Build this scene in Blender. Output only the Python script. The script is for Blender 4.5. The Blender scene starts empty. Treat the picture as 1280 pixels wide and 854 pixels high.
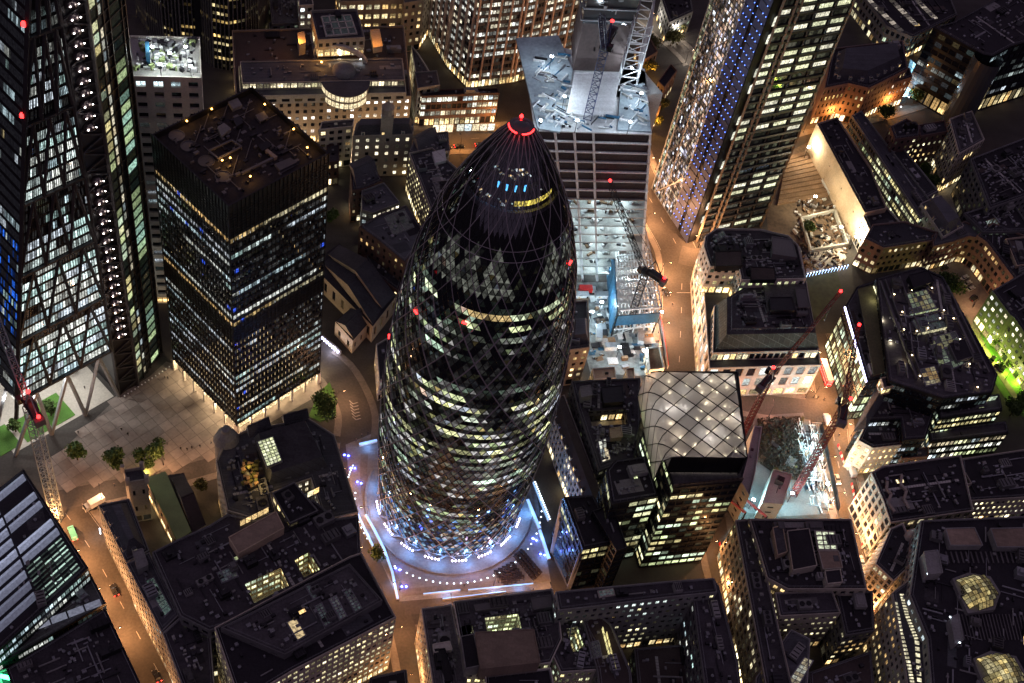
import bpy, math, random
from mathutils import Vector, Matrix
from mathutils.geometry import tessellate_polygon
import numpy as np

sc = bpy.context.scene
C = sc.collection
rnd = random.Random(7)

# ------------------------------------------------------------------ camera
CAM = (9.546, -252.709, 400.382)
PITCH, ROLL, FPX = 0.8803, 0.2204, 1639.22          # focal length in photo pixels (1280 wide)
_cp, _sp = math.cos(PITCH), math.sin(PITCH)
_f = Vector((0, _cp, -_sp)); _r = Vector((1, 0, 0)); _u = _r.cross(_f)
_c, _s = math.cos(ROLL), math.sin(ROLL)
RR = _c * _r + _s * _u
UU = -_s * _r + _c * _u
cd = bpy.data.cameras.new('camera'); cam = bpy.data.objects.new('camera', cd); C.objects.link(cam)
cam.matrix_world = Matrix(((RR.x, UU.x, -_f.x, CAM[0]), (RR.y, UU.y, -_f.y, CAM[1]), (RR.z, UU.z, -_f.z, CAM[2]), (0, 0, 0, 1)))
cd.sensor_width = 36; cd.lens = FPX / 1280 * 36; cd.clip_end = 6000; cd.clip_start = 1
sc.camera = cam

# ------------------------------------------------------------------ world, sun, exposure
w = bpy.data.worlds.new("World"); sc.world = w; w.use_nodes = True
nt = w.node_tree; bg = nt.nodes['Background']
SUN_EL, SUN_ROT = math.radians(-4.0), math.radians(300)
sky = nt.nodes.new('ShaderNodeTexSky'); sky.sky_type = 'NISHITA'; sky.sun_disc = False
sky.sun_elevation = SUN_EL; sky.sun_rotation = SUN_ROT
add = nt.nodes.new('ShaderNodeMix'); add.data_type = 'RGBA'; add.blend_type = 'ADD'; add.inputs['Factor'].default_value = 1
nt.links.new(sky.outputs[0], add.inputs['A'])
add.inputs['B'].default_value = (1.05, .76, 1.15, 1)   # even city sky-glow of a clear night over the town
nt.links.new(add.outputs['Result'], bg.inputs[0])
bg.inputs[1].default_value = 0.1
sun = bpy.data.lights.new('sun', 'SUN'); sun.energy = 0.02; sun.angle = math.radians(20); sun.color = (1, .93, .86)
so = bpy.data.objects.new('sun', sun); C.objects.link(so); so.rotation_euler = (math.radians(50), 0, math.radians(-40)); so.location = (0, 0, 500)
sc.view_settings.view_transform = 'Standard'; sc.view_settings.look = 'None'
sc.view_settings.exposure = 0.45; sc.view_settings.gamma = 1.0
sc.cycles.use_denoising = True
sc.cycles.max_bounces = 5; sc.cycles.diffuse_bounces = 2; sc.cycles.glossy_bounces = 3; sc.cycles.transparent_max_bounces = 12
sc.cycles.sample_clamp_indirect = 4.0; sc.cycles.caustics_reflective = False; sc.cycles.caustics_refractive = False

# ------------------------------------------------------------------ survey helpers: photo sighting -> point at a known height
def ray(px, py):
    return RR * ((px - 640) / FPX) + UU * (-(py - 427) / FPX) + _f
def P(px, py, z=0.0):
    d = ray(px, py); t = (z - CAM[2]) / d.z
    return Vector((CAM[0] + t * d.x, CAM[1] + t * d.y, z))
def onwall(px, py, A, B):
    """where a sight line meets the vertical plane through ground points A, B"""
    d = ray(px, py); n = Vector((B[1] - A[1], A[0] - B[0], 0))
    t = (Vector((A[0], A[1], 0)) - Vector(CAM)).dot(n) / d.dot(n)
    return Vector(CAM) + t * d
def P2(pts, z): return [P(x, y, z).to_2d() for x, y in pts]
CAMV = Vector(CAM)

# ------------------------------------------------------------------ materials
MATS = {}
def nodes_of(m):
    m.use_nodes = True; return m.node_tree, m.node_tree.nodes['Principled BSDF']
def mat(name, col, rough=.8, var=.25, scale=.15, fine=1.5, metal=0.0, col2=None, bump=0.0, spec=.3, obj_var=.18):
    """procedural surface: two noise scales of wear between col*(1-var) and col*(1+var) or col2"""
    m = bpy.data.materials.new(name); nt, b = nodes_of(m); N, L = nt.nodes, nt.links
    tc = N.new('ShaderNodeNewGeometry')
    n1 = N.new('ShaderNodeTexNoise'); n1.inputs['Scale'].default_value = scale; n1.inputs['Detail'].default_value = 6
    n2 = N.new('ShaderNodeTexNoise'); n2.inputs['Scale'].default_value = fine; n2.inputs['Detail'].default_value = 4
    L.new(tc.outputs['Position'], n1.inputs['Vector']); L.new(tc.outputs['Position'], n2.inputs['Vector'])
    mx = N.new('ShaderNodeMath'); mx.operation = 'ADD'; L.new(n1.outputs[0], mx.inputs[0]); L.new(n2.outputs[0], mx.inputs[1])
    cr = N.new('ShaderNodeValToRGB'); cr.color_ramp.elements[0].position = .32; cr.color_ramp.elements[1].position = .68
    hf = N.new('ShaderNodeMath'); hf.operation = 'MULTIPLY'; hf.inputs[1].default_value = .5; L.new(mx.outputs[0], hf.inputs[0])
    L.new(hf.outputs[0], cr.inputs[0])
    lo = [max(0, c * (1 - var)) for c in col]; hi = [min(1, c * (1 + var)) for c in (col2 or col)]
    cr.color_ramp.elements[0].color = (*lo, 1); cr.color_ramp.elements[1].color = (*hi, 1)
    oi = N.new('ShaderNodeObjectInfo'); om = N.new('ShaderNodeMapRange'); om.inputs[3].default_value = 1 - obj_var; om.inputs[4].default_value = 1 + obj_var; L.new(oi.outputs['Random'], om.inputs[0])
    ov = N.new('ShaderNodeVectorMath'); ov.operation = 'SCALE'; L.new(cr.outputs[0], ov.inputs[0]); L.new(om.outputs[0], ov.inputs['Scale'])
    L.new(ov.outputs[0], b.inputs['Base Color'])
    b.inputs['Roughness'].default_value = rough; b.inputs['Metallic'].default_value = metal; b.inputs['Specular IOR Level'].default_value = spec
    if bump:
        bp = N.new('ShaderNodeBump'); bp.inputs['Strength'].default_value = bump; L.new(n2.outputs[0], bp.inputs['Height']); L.new(bp.outputs[0], b.inputs['Normal'])
    MATS[name] = m; return m
def emit(name, col, strength, sample=True):
    m = bpy.data.materials.new(name); nt, b = nodes_of(m)
    b.inputs['Base Color'].default_value = (*[c * .5 for c in col], 1)
    b.inputs['Emission Color'].default_value = (*col, 1); b.inputs['Emission Strength'].default_value = strength
    if not sample: m.cycles.emission_sampling = 'NONE'
    MATS[name] = m; return m
def tiled(name, col, sx, sy, mortar, ang=0.0, joint=.5, var=.2, rough=.85, offset=0.5):
    ov_ = .35 if name.startswith('roof') else .12
    """slabs, felt sheets or courses too small to build: brick texture in plan"""
    m = mat(name, col, rough, var, obj_var=ov_); nt = m.node_tree; N, L = nt.nodes, nt.links; b = N['Principled BSDF']
    g = N.new('ShaderNodeNewGeometry'); mp = N.new('ShaderNodeMapping'); mp.inputs['Rotation'].default_value = (0, 0, -ang)
    L.new(g.outputs['Position'], mp.inputs[0])
    br = N.new('ShaderNodeTexBrick'); L.new(mp.outputs[0], br.inputs['Vector']); br.offset = offset
    br.inputs['Scale'].default_value = 1; br.inputs['Brick Width'].default_value = sx; br.inputs['Row Height'].default_value = sy; br.inputs['Mortar Size'].default_value = mortar
    br.inputs['Color1'].default_value = (1, 1, 1, 1); br.inputs['Color2'].default_value = (.8, .8, .8, 1); br.inputs['Mortar'].default_value = (joint, joint, joint, 1)
    mu = N.new('ShaderNodeMix'); mu.data_type = 'RGBA'; mu.blend_type = 'MULTIPLY'; mu.inputs['Factor'].default_value = 1
    src = b.inputs['Base Color'].links[0].from_socket
    L.new(src, mu.inputs['A']); L.new(br.outputs['Color'], mu.inputs['B']); L.new(mu.outputs['Result'], b.inputs['Base Color'])
    return m
def window_mat(name, noise=2.2, contrast=.75, rough=.06, tint=(.012, .014, .02)):
    """dark reflective pane; where a room behind is lit its light ('glow') shows, broken up by blinds and furniture"""
    m = bpy.data.materials.new(name); nt, b = nodes_of(m); N, L = nt.nodes, nt.links
    b.inputs['Base Color'].default_value = (*tint, 1); b.inputs['Roughness'].default_value = rough; b.inputs['Specular IOR Level'].default_value = .6
    at = N.new('ShaderNodeAttribute'); at.attribute_name = 'glow'
    g = N.new('ShaderNodeNewGeometry'); n = N.new('ShaderNodeTexNoise'); n.inputs['Scale'].default_value = noise; n.inputs['Detail'].default_value = 3
    L.new(g.outputs['Position'], n.inputs['Vector'])
    mr = N.new('ShaderNodeMapRange'); mr.inputs['From Min'].default_value = .35; mr.inputs['From Max'].default_value = .65
    mr.inputs['To Min'].default_value = 1 - contrast; mr.inputs['To Max'].default_value = 1 + contrast
    L.new(n.outputs[0], mr.inputs[0])
    L.new(at.outputs['Color'], b.inputs['Emission Color']); L.new(mr.outputs[0], b.inputs['Emission Strength'])
    m.cycles.emission_sampling = 'NONE'; MATS[name] = m; return m

mat('stone', (.36, .33, .28), var=.3); mat('stone_warm', (.42, .33, .24), var=.3); mat('stone_pale', (.5, .47, .42), var=.22)
mat('stone_grey', (.22, .22, .22), var=.3); mat('brick_dark', (.09, .055, .05), var=.35, fine=3); mat('brick_red', (.19, .115, .09), var=.35, fine=3)
mat('concrete', (.42, .42, .4), var=.28, fine=2); mat('concrete_dark', (.12, .12, .125), var=.3)
mat('metal_dark', (.035, .035, .04), rough=.4, metal=.6); mat('metal_black', (.015, .015, .018), rough=.35, metal=.3)
mat('metal_grey', (.25, .26, .28), rough=.45, metal=.5); mat('metal_white', (.62, .63, .64), rough=.5); mat('brown_metal', (.16, .14, .135), rough=.3, metal=.8)
tiled('roof_felt', (.07, .066, .075), 7, 1.1, .03, .6, .75, .45); tiled('roof_felt_b', (.055, .05, .06), 9, 1.3, .03, .1, .7, .45)
tiled('roof_slab', (.115, .112, .115), 1.2, 1.2, .04, .3, .6, .4); tiled('roof_lead', (.085, .088, .1), 30, .9, .05, .3, .6, .3)
tiled('roof_slate', (.062, .062, .075), .6, .35, .03, .5, .6, .4); tiled('roof_tan', (.26, .2, .155), 2.4, 1.2, .03, .1, .8, .2)
mat('roof_black', (.022, .02, .026), var=.4); mat('roof_green', (.27, .34, .15), var=.3, fine=4); mat('roof_brown', (.062, .048, .046), var=.35)
tiled('asphalt', (.06, .055, .052), 60, 3.2, .05, .3, .85, .3); mat('road_asphalt', (.075, .066, .06), var=.28, fine=1.2)
tiled('pavement', (.2, .175, .155), 1.2, .9, .03, .2, .75, .25); tiled('plaza_stone', (.22, .215, .22), 1.6, .8, .03, .35, .7, .2)
mat('tile_pink', (.23, .195, .175), var=.2, fine=.8); mat('joint_dark', (.13, .115, .105)); mat('tile_grey', (.26, .25, .25), var=.25)
mat('paint_white', (.36, .33, .3), var=.25, fine=2); mat('paint_red', (.55, .03, .03), var=.2); mat('white', (.8, .8, .8), var=.06, rough=.4)
mat('lawn', (.07, .17, .03), var=.4, fine=3); mat('leaf', (.03, .06, .016), col2=(.06, .1, .025), var=.4, fine=.9); mat('bark', (.06, .045, .035))
mat('leaf_olive', (.07, .068, .022), var=.4); mat('earth', (.14, .1, .07), var=.5, fine=.7); mat('timber', (.2, .125, .075), var=.45, fine=1.5)
mat('blue_sheet', (.03, .11, .2), var=.35, fine=1.2, rough=.5); mat('crane_red', (.12, .014, .014), var=.25, rough=.5); mat('crane_blue', (.05, .06, .13), var=.3, rough=.5)
mat('crane_grey', (.32, .36, .35), var=.3, rough=.5); mat('crane_black', (.035, .035, .04), var=.3, rough=.5); mat('tyre', (.02, .02, .02))
mat('car_white', (.75, .75, .75), rough=.3, var=.05); mat('car_black', (.02, .02, .022), rough=.25, var=.05); mat('car_red', (.45, .02, .02), rough=.3, var=.1)
mat('car_teal', (.1, .4, .36), rough=.3, var=.1); mat('car_silver', (.45, .46, .48), rough=.3, var=.05, metal=.4); mat('car_glass', (.015, .018, .02), rough=.05, spec=.8)
mat('skin', (.4, .26, .19), var=.1); mat('cloth_dark', (.03, .03, .04), var=.3); mat('green_copper', (.12, .2, .17), var=.3)
mat('grey_glass', (.05, .055, .06), rough=.08, spec=.8, var=.1); mat('glass_blue', (.03, .06, .1), rough=.05, spec=.9, var=.1)
window_mat('window_glass'); window_mat('office_glass', 1.4, .6); window_mat('room_light', 1.1, .9, .6, (.05, .05, .05)); window_mat('glitter', 3.0, .95)
emit('lamp_warm', (1, .62, .3), 40, False); emit('lamp_white', (.9, .95, 1), 60, False); emit('lamp_red', (1, .02, .02), 7); emit('lamp_amber', (1, .48, .1), 9, False)
emit('lamp_blue', (.06, .09, 1), 22); emit('led_strip', (.3, .52, 1), .95); emit('led_violet', (.62, .6, 1), 5); emit('tail_red', (1, .03, .02), 10, False)
emit('head_white', (1, .93, .8), 20, False); emit('dot_white', (.75, .88, 1), 4, False); emit('dot_blue', (.1, .22, 1), 5, False); emit('lamp_green', (.05, 1, .3), 10)
emit('lamp_cyan', (.1, .5, 1), 3.5, False); emit('dot_warm', (1, .75, .4), 12, False); emit('led_pink', (.8, .72, 1), 12, False)

WARM = [(1, .7, .3), (1, .8, .42), (1, .88, .55), (1, .62, .24)]
WHITE = [(1, .9, .66), (.95, .97, .82), (.78, .94, 1), (1, .84, .54)]
COOL = [(.7, .92, 1), (.82, .98, .95), (.66, .95, .9), (.93, .97, .9), (.8, .9, 1)]
GREEN = [(.82, .95, .48), (.95, .95, .55), (.74, .92, .66), (1, .86, .4)]
AMBER = [(1, .66, .22), (1, .72, .3), (1, .8, .42)]

# ------------------------------------------------------------------ mesh building
class MB:
    def __init__(s): s.v = []; s.f = []; s.m = []; s.g = []
    def poly(s, pts, m=0, g=None):
        n = len(s.v); s.v.extend([tuple(p) for p in pts]); s.f.append(tuple(range(n, n + len(pts)))); s.m.append(m); s.g.append(g or (0, 0, 0))
    def prism(s, poly, z0, z1, m=0, mtop=None, bottom=False, g=None):
        n = len(poly)
        for i in range(n):
            a, b = poly[i], poly[(i + 1) % n]
            s.poly([(a[0], a[1], z0), (b[0], b[1], z0), (b[0], b[1], z1), (a[0], a[1], z1)], m, g)
        s.poly([(p[0], p[1], z1) for p in poly], m if mtop is None else mtop, g)
        if bottom: s.poly([(p[0], p[1], z0) for p in reversed(poly)], m, g)
    def box(s, c, size, ang=0.0, m=0, mtop=None, bottom=True):
        x, y, z = c; a, b, h = size[0] / 2, size[1] / 2, size[2]; ca, sa = math.cos(ang), math.sin(ang)
        pl = [(x + u * ca - v * sa, y + u * sa + v * ca) for u, v in ((-a, -b), (a, -b), (a, b), (-a, b))]
        s.prism(pl, z, z + h, m, mtop, bottom)
    def bar(s, p, q, t, m=0, caps=True, t2=None):
        p, q = Vector(p), Vector(q); d = q - p
        if d.length < 1e-6: return
        d.normalize(); up = Vector((0, 0, 1)) if abs(d.z) < .95 else Vector((1, 0, 0))
        a = d.cross(up).normalized() * (t / 2); b = d.cross(a).normalized() * ((t2 or t) / 2)
        k = [a + b, -a + b, -a - b, a - b]
        P0 = [p + o for o in k]; P1 = [q + o for o in k]
        for i in range(4):
            j = (i + 1) % 4; s.poly([P0[i], P0[j], P1[j], P1[i]], m)
        if caps: s.poly(P0[::-1], m); s.poly(P1, m)
    def tube(s, p, q, r0, r1, n=6, m=0, caps=True):
        p, q = Vector(p), Vector(q); d = (q - p).normalized(); up = Vector((0, 0, 1)) if abs(d.z) < .95 else Vector((1, 0, 0))
        a = d.cross(up).normalized(); b = d.cross(a)
        A = [p + (a * math.cos(t) + b * math.sin(t)) * r0 for t in [2 * math.pi * i / n for i in range(n)]]
        B = [q + (a * math.cos(t) + b * math.sin(t)) * r1 for t in [2 * math.pi * i / n for i in range(n)]]
        for i in range(n):
            j = (i + 1) % n; s.poly([A[i], A[j], B[j], B[i]], m)
        if caps: s.poly(A[::-1], m); s.poly(B, m)
    def lathe(s, c, prof, n=12, m=0, a0=0.0, a1=2 * math.pi):
        """prof: (radius, height) pairs from bottom to top"""
        full = abs(a1 - a0 - 2 * math.pi) < 1e-6; k = n if full else n + 1
        rings = [[(c[0] + r * math.cos(a0 + (a1 - a0) * i / n), c[1] + r * math.sin(a0 + (a1 - a0) * i / n), c[2] + h) for i in range(k)] for r, h in prof]
        for A, B in zip(rings, rings[1:]):
            for i in range(n):
                j = (i + 1) % k; s.poly([A[i], A[j], B[j], B[i]], m)
    def fill(s, rings, z, m=0, up=True):
        """flat surface with holes"""
        loops = [[Vector((p[0], p[1], 0)) for p in r] for r in rings]; flat = [p for r in rings for p in r]
        for t in tessellate_polygon(loops):
            a, b, c = [flat[i] for i in t]
            cr = (b[0] - a[0]) * (c[1] - a[1]) - (b[1] - a[1]) * (c[0] - a[0])
            if (cr < 0) == up: b, c = c, b
            s.poly([(a[0], a[1], z), (b[0], b[1], z), (c[0], c[1], z)], m)
    def build(s, name, mats, parent=None, org=None, smooth=False, glow=False, kind=None):
        if not s.f: return None
        me = bpy.data.meshes.new(name); o = Vector(org) if org is not None else Vector((0, 0, 0))
        vv = np.array(s.v, dtype=np.float64) - np.array(o)
        me.from_pydata(vv.tolist(), [], s.f)
        for mm in (mats if isinstance(mats, (list, tuple)) else [mats]): me.materials.append(MATS[mm] if isinstance(mm, str) else mm)
        me.polygons.foreach_set('material_index', s.m)
        if smooth: me.polygons.foreach_set('use_smooth', [True] * len(s.f))
        if glow:
            at = me.attributes.new('glow', 'FLOAT_COLOR', 'FACE')
            at.data.foreach_set('color', [c for g in s.g for c in (g[0], g[1], g[2], 1.0)])
        me.update()
        return link(name, me, parent, kind=kind)
def link(name, data, parent=None, loc=None, rot=None, kind=None):
    ob = bpy.data.objects.new(name, data); C.objects.link(ob)
    if parent is not None: ob.parent = parent
    if loc is not None: ob.location = loc
    if rot is not None: ob.rotation_euler = rot
    if kind: ob['kind'] = kind
    return ob
def thing(name, label, cat, loc=(0, 0, 0), rotz=0.0, group=None):
    o = bpy.data.objects.new(name, None); C.objects.link(o); o.location = loc; o.rotation_euler = (0, 0, rotz); o.empty_display_size = .5
    o['label'] = label; o['category'] = cat
    if group: o['group'] = group
    return o
def copy_thing(root, loc, rotz=0.0, label=None, scale=None):
    r = root.copy(); C.objects.link(r); r.location = loc; r.rotation_euler = (0, 0, rotz)
    if scale: r.scale = (scale,) * 3
    if label: r['label'] = label
    for ch in root.children:
        c = ch.copy(); C.objects.link(c); c.parent = r
        for g in ch.children:
            d = g.copy(); C.objects.link(d); d.parent = c
    return r

def area(pl): return sum(pl[i][0] * pl[(i + 1) % len(pl)][1] - pl[(i + 1) % len(pl)][0] * pl[i][1] for i in range(len(pl))) / 2
def ccw(pl):
    pl = [Vector((p[0], p[1])) for p in pl]
    return pl if area(pl) > 0 else pl[::-1]
def inset(pl, d):
    out = []; n = len(pl)
    for i in range(n):
        a, b, c = pl[i - 1], pl[i], pl[(i + 1) % n]
        e1 = (b - a).normalized(); e2 = (c - b).normalized()
        n1 = Vector((-e1.y, e1.x)); n2 = Vector((-e2.y, e2.x)); k = 1 + n1.dot(n2)
        out.append(b + (n1 + n2) * (d / max(k, .35)))
    return out
def inside(p, pl):
    r = False; n = len(pl); j = n - 1
    for i in range(n):
        if (pl[i][1] > p[1]) != (pl[j][1] > p[1]) and p[0] < (pl[j][0] - pl[i][0]) * (p[1] - pl[i][1]) / (pl[j][1] - pl[i][1]) + pl[i][0]: r = not r
        j = i
    return r
def lerp(a, b, t): return a + (b - a) * t
def tone(col, e): return (col[0] * e, col[1] * e, col[2] * e)

# ------------------------------------------------------------------ facades: piers, spandrels, recessed panes
def style(**k):
    d = dict(floor=3.8, bay=3.0, ww=.55, wh=.55, sill=.25, rec=.25, lit=.3, run=.6, pal=WHITE, e=.9, base=0, base_lit=.6, wall='stone', glass='window_glass', fin=None, parts=False, floorlit=None, finstep=1)
    d.update(k); return d
def facade(wm, gm, fm, A0, B0, A1, B1, st, R, collect=None):
    """A0,B0 bottom and A1,B1 top corners (3D), outward normal = (B-A) x up"""
    A0, B0, A1, B1 = map(Vector, (A0, B0, A1, B1))
    n = (B0 - A0).cross(A1 - A0)
    if n.length < 1e-6: return
    n.normalize()
    hgt = ((A1 - A0).length + (B1 - B0).length) / 2; wid = ((B0 - A0).length + (B1 - A1).length) / 2
    def pt(u, v, d=0.0): return lerp(lerp(A0, B0, u), lerp(A1, B1, u), v) - n * d
    mid = pt(.5, .5)
    if n.dot((CAMV - mid).normalized()) < -.2 or wid < 2.2 or hgt < 2.5:
        wm.poly([A0, B0, B1, A1], 0); return
    base = st['base']; nf = max(1, round((hgt - base) / st['floor'])); nb = max(1, round(wid / st['bay']))
    v0 = base / hgt
    if base: rows = [(0, v0, True)]
    else: rows = []
    rows += [(v0 + (1 - v0) * i / nf, v0 + (1 - v0) * (i + 1) / nf, False) for i in range(nf)]
    for (va, vb, isb) in rows:
        fh = vb - va; ww, wh, sl = (st['ww'], st['wh'], st['sill']) if not isb else (.8, .75, .08)
        ya, yb = va + fh * sl, va + fh * min(.97, sl + wh)
        wm.poly([pt(0, va), pt(1, va), pt(1, ya), pt(0, ya)]); wm.poly([pt(0, yb), pt(1, yb), pt(1, vb), pt(0, vb)])
        p = (st['base_lit'] if isb else st['lit'])
        if not isb and st['floorlit'] is not None: p = min(1, p * R.choice(st['floorlit']))
        on = R.random() < p; col = R.choice(st['pal']); fb = R.uniform(.7, 1.2)
        x0 = 0.0
        for k in range(nb):
            ua, ub = (k + .5 - ww / 2) / nb, (k + .5 + ww / 2) / nb
            wm.poly([pt(x0, ya), pt(ua, ya), pt(ua, yb), pt(x0, yb)])
            d = st['rec']; q = [pt(ua, ya), pt(ub, ya), pt(ub, yb), pt(ua, yb)]; qi = [pt(ua, ya, d), pt(ub, ya, d), pt(ub, yb, d), pt(ua, yb, d)]
            for i in range(4):
                j = (i + 1) % 4; wm.poly([q[i], q[j], qi[j], qi[i]])
            if R.random() > st['run']: on = R.random() < p
            if R.random() > .75: col = R.choice(st['pal'])
            g = (0, 0, 0)
            if on:
                e = st['e'] * fb * R.choice((.12, .25, .5, .8, 1, 1.3, 1.8, 2.6)) * (2.2 if isb else 1); cb_ = R.choice(WARM) if isb else col; g = tone(cb_, e)
            elif R.random() < .25: e = R.uniform(.005, .03); g = tuple(c * e for c in col)
            if collect is not None: collect.append((qi, g))
            elif not on: gm.poly(qi, 0, g)
            else:
                ns = 2 if wid / nb * ww > 1.15 else 1; bl = R.choice((0, 0, .25, .45, .6)); yv = lerp(yb, ya, bl); gp = .035 * (ub - ua)
                for q_ in range(ns):
                    u0, u1 = lerp(ua, ub, q_ / ns) + gp, lerp(ua, ub, (q_ + 1) / ns) - gp; gv = tone(g, R.uniform(.6, 1.2))
                    gm.poly([pt(u0, ya, d), pt(u1, ya, d), pt(u1, yv, d), pt(u0, yv, d)], 0, gv)
                    if bl: gm.poly([pt(u0, yv, d), pt(u1, yv, d), pt(u1, yb, d), pt(u0, yb, d)], 0, tone(gv, R.uniform(.15, .5)))
                wm.poly([pt(ua, ya, d + .03), pt(ub, ya, d + .03), pt(ub, yb, d + .03), pt(ua, yb, d + .03)])
            x0 = ub
        wm.poly([pt(x0, ya), pt(1, ya), pt(1, yb), pt(x0, yb)])
    if st['fin'] and fm is not None:
        fd, fw = st['fin']
        for k in range(0, nb + 1, st['finstep']):
            a, b = pt(k / nb, v0), pt(k / nb, 1); t = (B0 - A0).normalized() * (fw / 2)
            qa = [a - t, a + t, a + t + n * fd, a - t + n * fd]; qb = [b - t, b + t, b + t + n * fd, b - t + n * fd]
            for i in range(4):
                j = (i + 1) % 4; fm.poly([qa[i], qa[j], qb[j], qb[i]])
            fm.poly(qb)

FOOT = []
class Bld:
    def __init__(s, name, label, cat='building', seed=None, at=None):
        s.name, s.label, s.cat = name, label, cat; s.R = random.Random(seed if seed is not None else hash_(label)); s.root = None; s.at = at; s.walls = {}; s.glass = {}; s.fins = MB(); s.roofs = {}
        s.nv = 0; s.single = []
    def _w(s, d, k):
        k = (k, s.nv)
        if k not in d: d[k] = MB()
        return d[k]
    def ensure(s, c):
        if s.root is None:
            s.root = thing(s.name, s.label, s.cat, (c[0], c[1], 0)); s.org = Vector((c[0], c[1], 0))
    def vol(s, px, z0, z1, st=None, roof='roof_felt', par=.9, wells=(), world=False, clutter=4, top=None, edges=None, fin_mat=None, foot=True):
        """one mass: px = corners of its roof sighted in the photograph"""
        pl = ccw(px if world else P2(px, z1)); s.ensure(sum(pl, Vector((0, 0))) / len(pl)); n = len(pl); s.nv += 1
        if z0 < 3 and foot: FOOT.append(pl)
        st = st or style()
        wm = s._w(s.walls, st['wall']); gm = s._w(s.glass, st['glass'])
        for i in range(n):
            a, b = pl[i], pl[(i + 1) % n]; e = st
            if edges and i in edges: e = edges[i]
            facade(wm, gm, s.fins, (a.x, a.y, z0), (b.x, b.y, z0), (a.x, a.y, z1), (b.x, b.y, z1), e, s.R, s.single if e['parts'] else None)
        if st['fin']: s.fin_mat = fin_mat or 'metal_dark'
        inn = inset(pl, .35) if par else pl; rm = s._w(s.roofs, roof)
        if par:
            for i in range(n):
                j = (i + 1) % n; a, b, c, d = pl[i], pl[j], inn[j], inn[i]; t = z1 + par
                wm.poly([(a.x, a.y, z1), (b.x, b.y, z1), (b.x, b.y, t), (a.x, a.y, t)])
                wm.poly([(a.x, a.y, t), (b.x, b.y, t), (c.x, c.y, t), (d.x, d.y, t)])
                wm.poly([(c.x, c.y, z1), (d.x, d.y, z1), (d.x, d.y, t), (c.x, c.y, t)])
        holes = []
        for wl in wells:
            h = ccw(P2(wl['p'], z1)); holes.append(h); m = len(h); ws = wl.get('st', st); wd = wl.get('depth', 14)
            wm2 = s._w(s.walls, ws['wall']); gm2 = s._w(s.glass, ws['glass'])
            for i in range(m):
                a, b = h[(i + 1) % m], h[i]
                facade(wm2, gm2, None, (a.x, a.y, z1 - wd), (b.x, b.y, z1 - wd), (a.x, a.y, z1), (b.x, b.y, z1), ws, s.R)
            s._w(s.roofs, wl.get('floor', 'stone')).fill([h], z1 - wd)
        rm.fill([inn] + holes, z1)
        if clutter: s.clutter(inn, z1, clutter, holes)
        return pl
    def clutter(s, pl, z, k, holes=()):
        """plant standing on the roof: housings as parts, small vents and pipe runs as one"""
        R = s.R; xs = [p.x for p in pl]; ys = [p.y for p in pl]; small = inset(pl, 2.2)
        L = max(((pl[(i + 1) % len(pl)] - pl[i]) for i in range(len(pl))), key=lambda v: v.length); ang = math.atan2(L.y, L.x)
        a = abs(area(pl)); nbig = min(14, int(a / 260 * k / 4) + (1 if a > 90 else 0)); nsm = min(160, int(a / 9 * k / 4)); sm = MB(); tries = 0; placed = []
        while nbig and tries < 200:
            tries += 1; p = (R.uniform(min(xs), max(xs)), R.uniform(min(ys), max(ys))); sz = (R.uniform(2, 6.5), R.uniform(1.6, 4), R.uniform(1, 2.8))
            if not inside(p, small) or any(inside(p, inset(h, -3)) for h in holes) or any(math.hypot(p[0] - q[0], p[1] - q[1]) < 5.5 for q in placed): continue
            placed.append(p); nbig -= 1; m = MB(); m.box((p[0], p[1], z), sz, ang, 0)
            kind_ = R.random()
            if kind_ < .3:
                nf_ = R.choice((1, 2, 3)); rf_ = min(.42 * sz[1], .4 * sz[0] / nf_)
                for q in range(nf_): m.lathe((p[0] + ((q + .5) / nf_ - .5) * sz[0] * math.cos(ang), p[1] + ((q + .5) / nf_ - .5) * sz[0] * math.sin(ang), z + sz[2]), [(rf_, 0), (rf_, .25), (rf_ * .7, .27), (.0, .1)], 8, 1)
            elif kind_ < .55: m.box((p[0] + R.uniform(-.5, .5), p[1] + R.uniform(-.5, .5), z + sz[2]), (sz[0] * R.uniform(.3, .7), sz[1] * R.uniform(.4, .8), R.uniform(.4, 1.4)), ang, 0)
            else:
                for q in range(4): m.box((p[0] + (q / 4 - .37) * sz[0] * math.cos(ang), p[1] + (q / 4 - .37) * sz[0] * math.sin(ang), z + sz[2]), (.25, sz[1] * .8, .2), ang, 1)
            m.build('roof_plant', [R.choice(('metal_grey', 'metal_dark', 'concrete_dark', 'stone_grey', 'roof_slab')), 'metal_black'], s.root, s.org)
        t2 = 0
        while nsm and t2 < 400:
            t2 += 1; p = (R.uniform(min(xs), max(xs)), R.uniform(min(ys), max(ys)))
            if not inside(p, small) or any(inside(p, h) for h in holes): continue
            nsm -= 1; q = R.random()
            if q < .55: sm.box((p[0], p[1], z), (R.uniform(.4, 1.5), R.uniform(.4, 1.3), R.uniform(.3, 1.2)), ang, R.choice((0, 1, 1, 2)))
            elif q < .85:
                ln = R.uniform(3, 10); d = Vector((math.cos(ang), math.sin(ang))) if R.random() < .5 else Vector((-math.sin(ang), math.cos(ang))); e = Vector(p) + d * ln
                if inside(e, small) and not any(inside(e, h) for h in holes): sm.bar((p[0], p[1], z + .3), (e.x, e.y, z + .3), R.uniform(.15, .5), R.choice((0, 1, 2)))
            else: sm.lathe((p[0], p[1], z), [(.4, 0), (.4, .6), (.55, .65), (.0, .9)], 8, 1)
        u_ = Vector((math.cos(ang), math.sin(ang))); v_ = Vector((-u_.y, u_.x))
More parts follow.
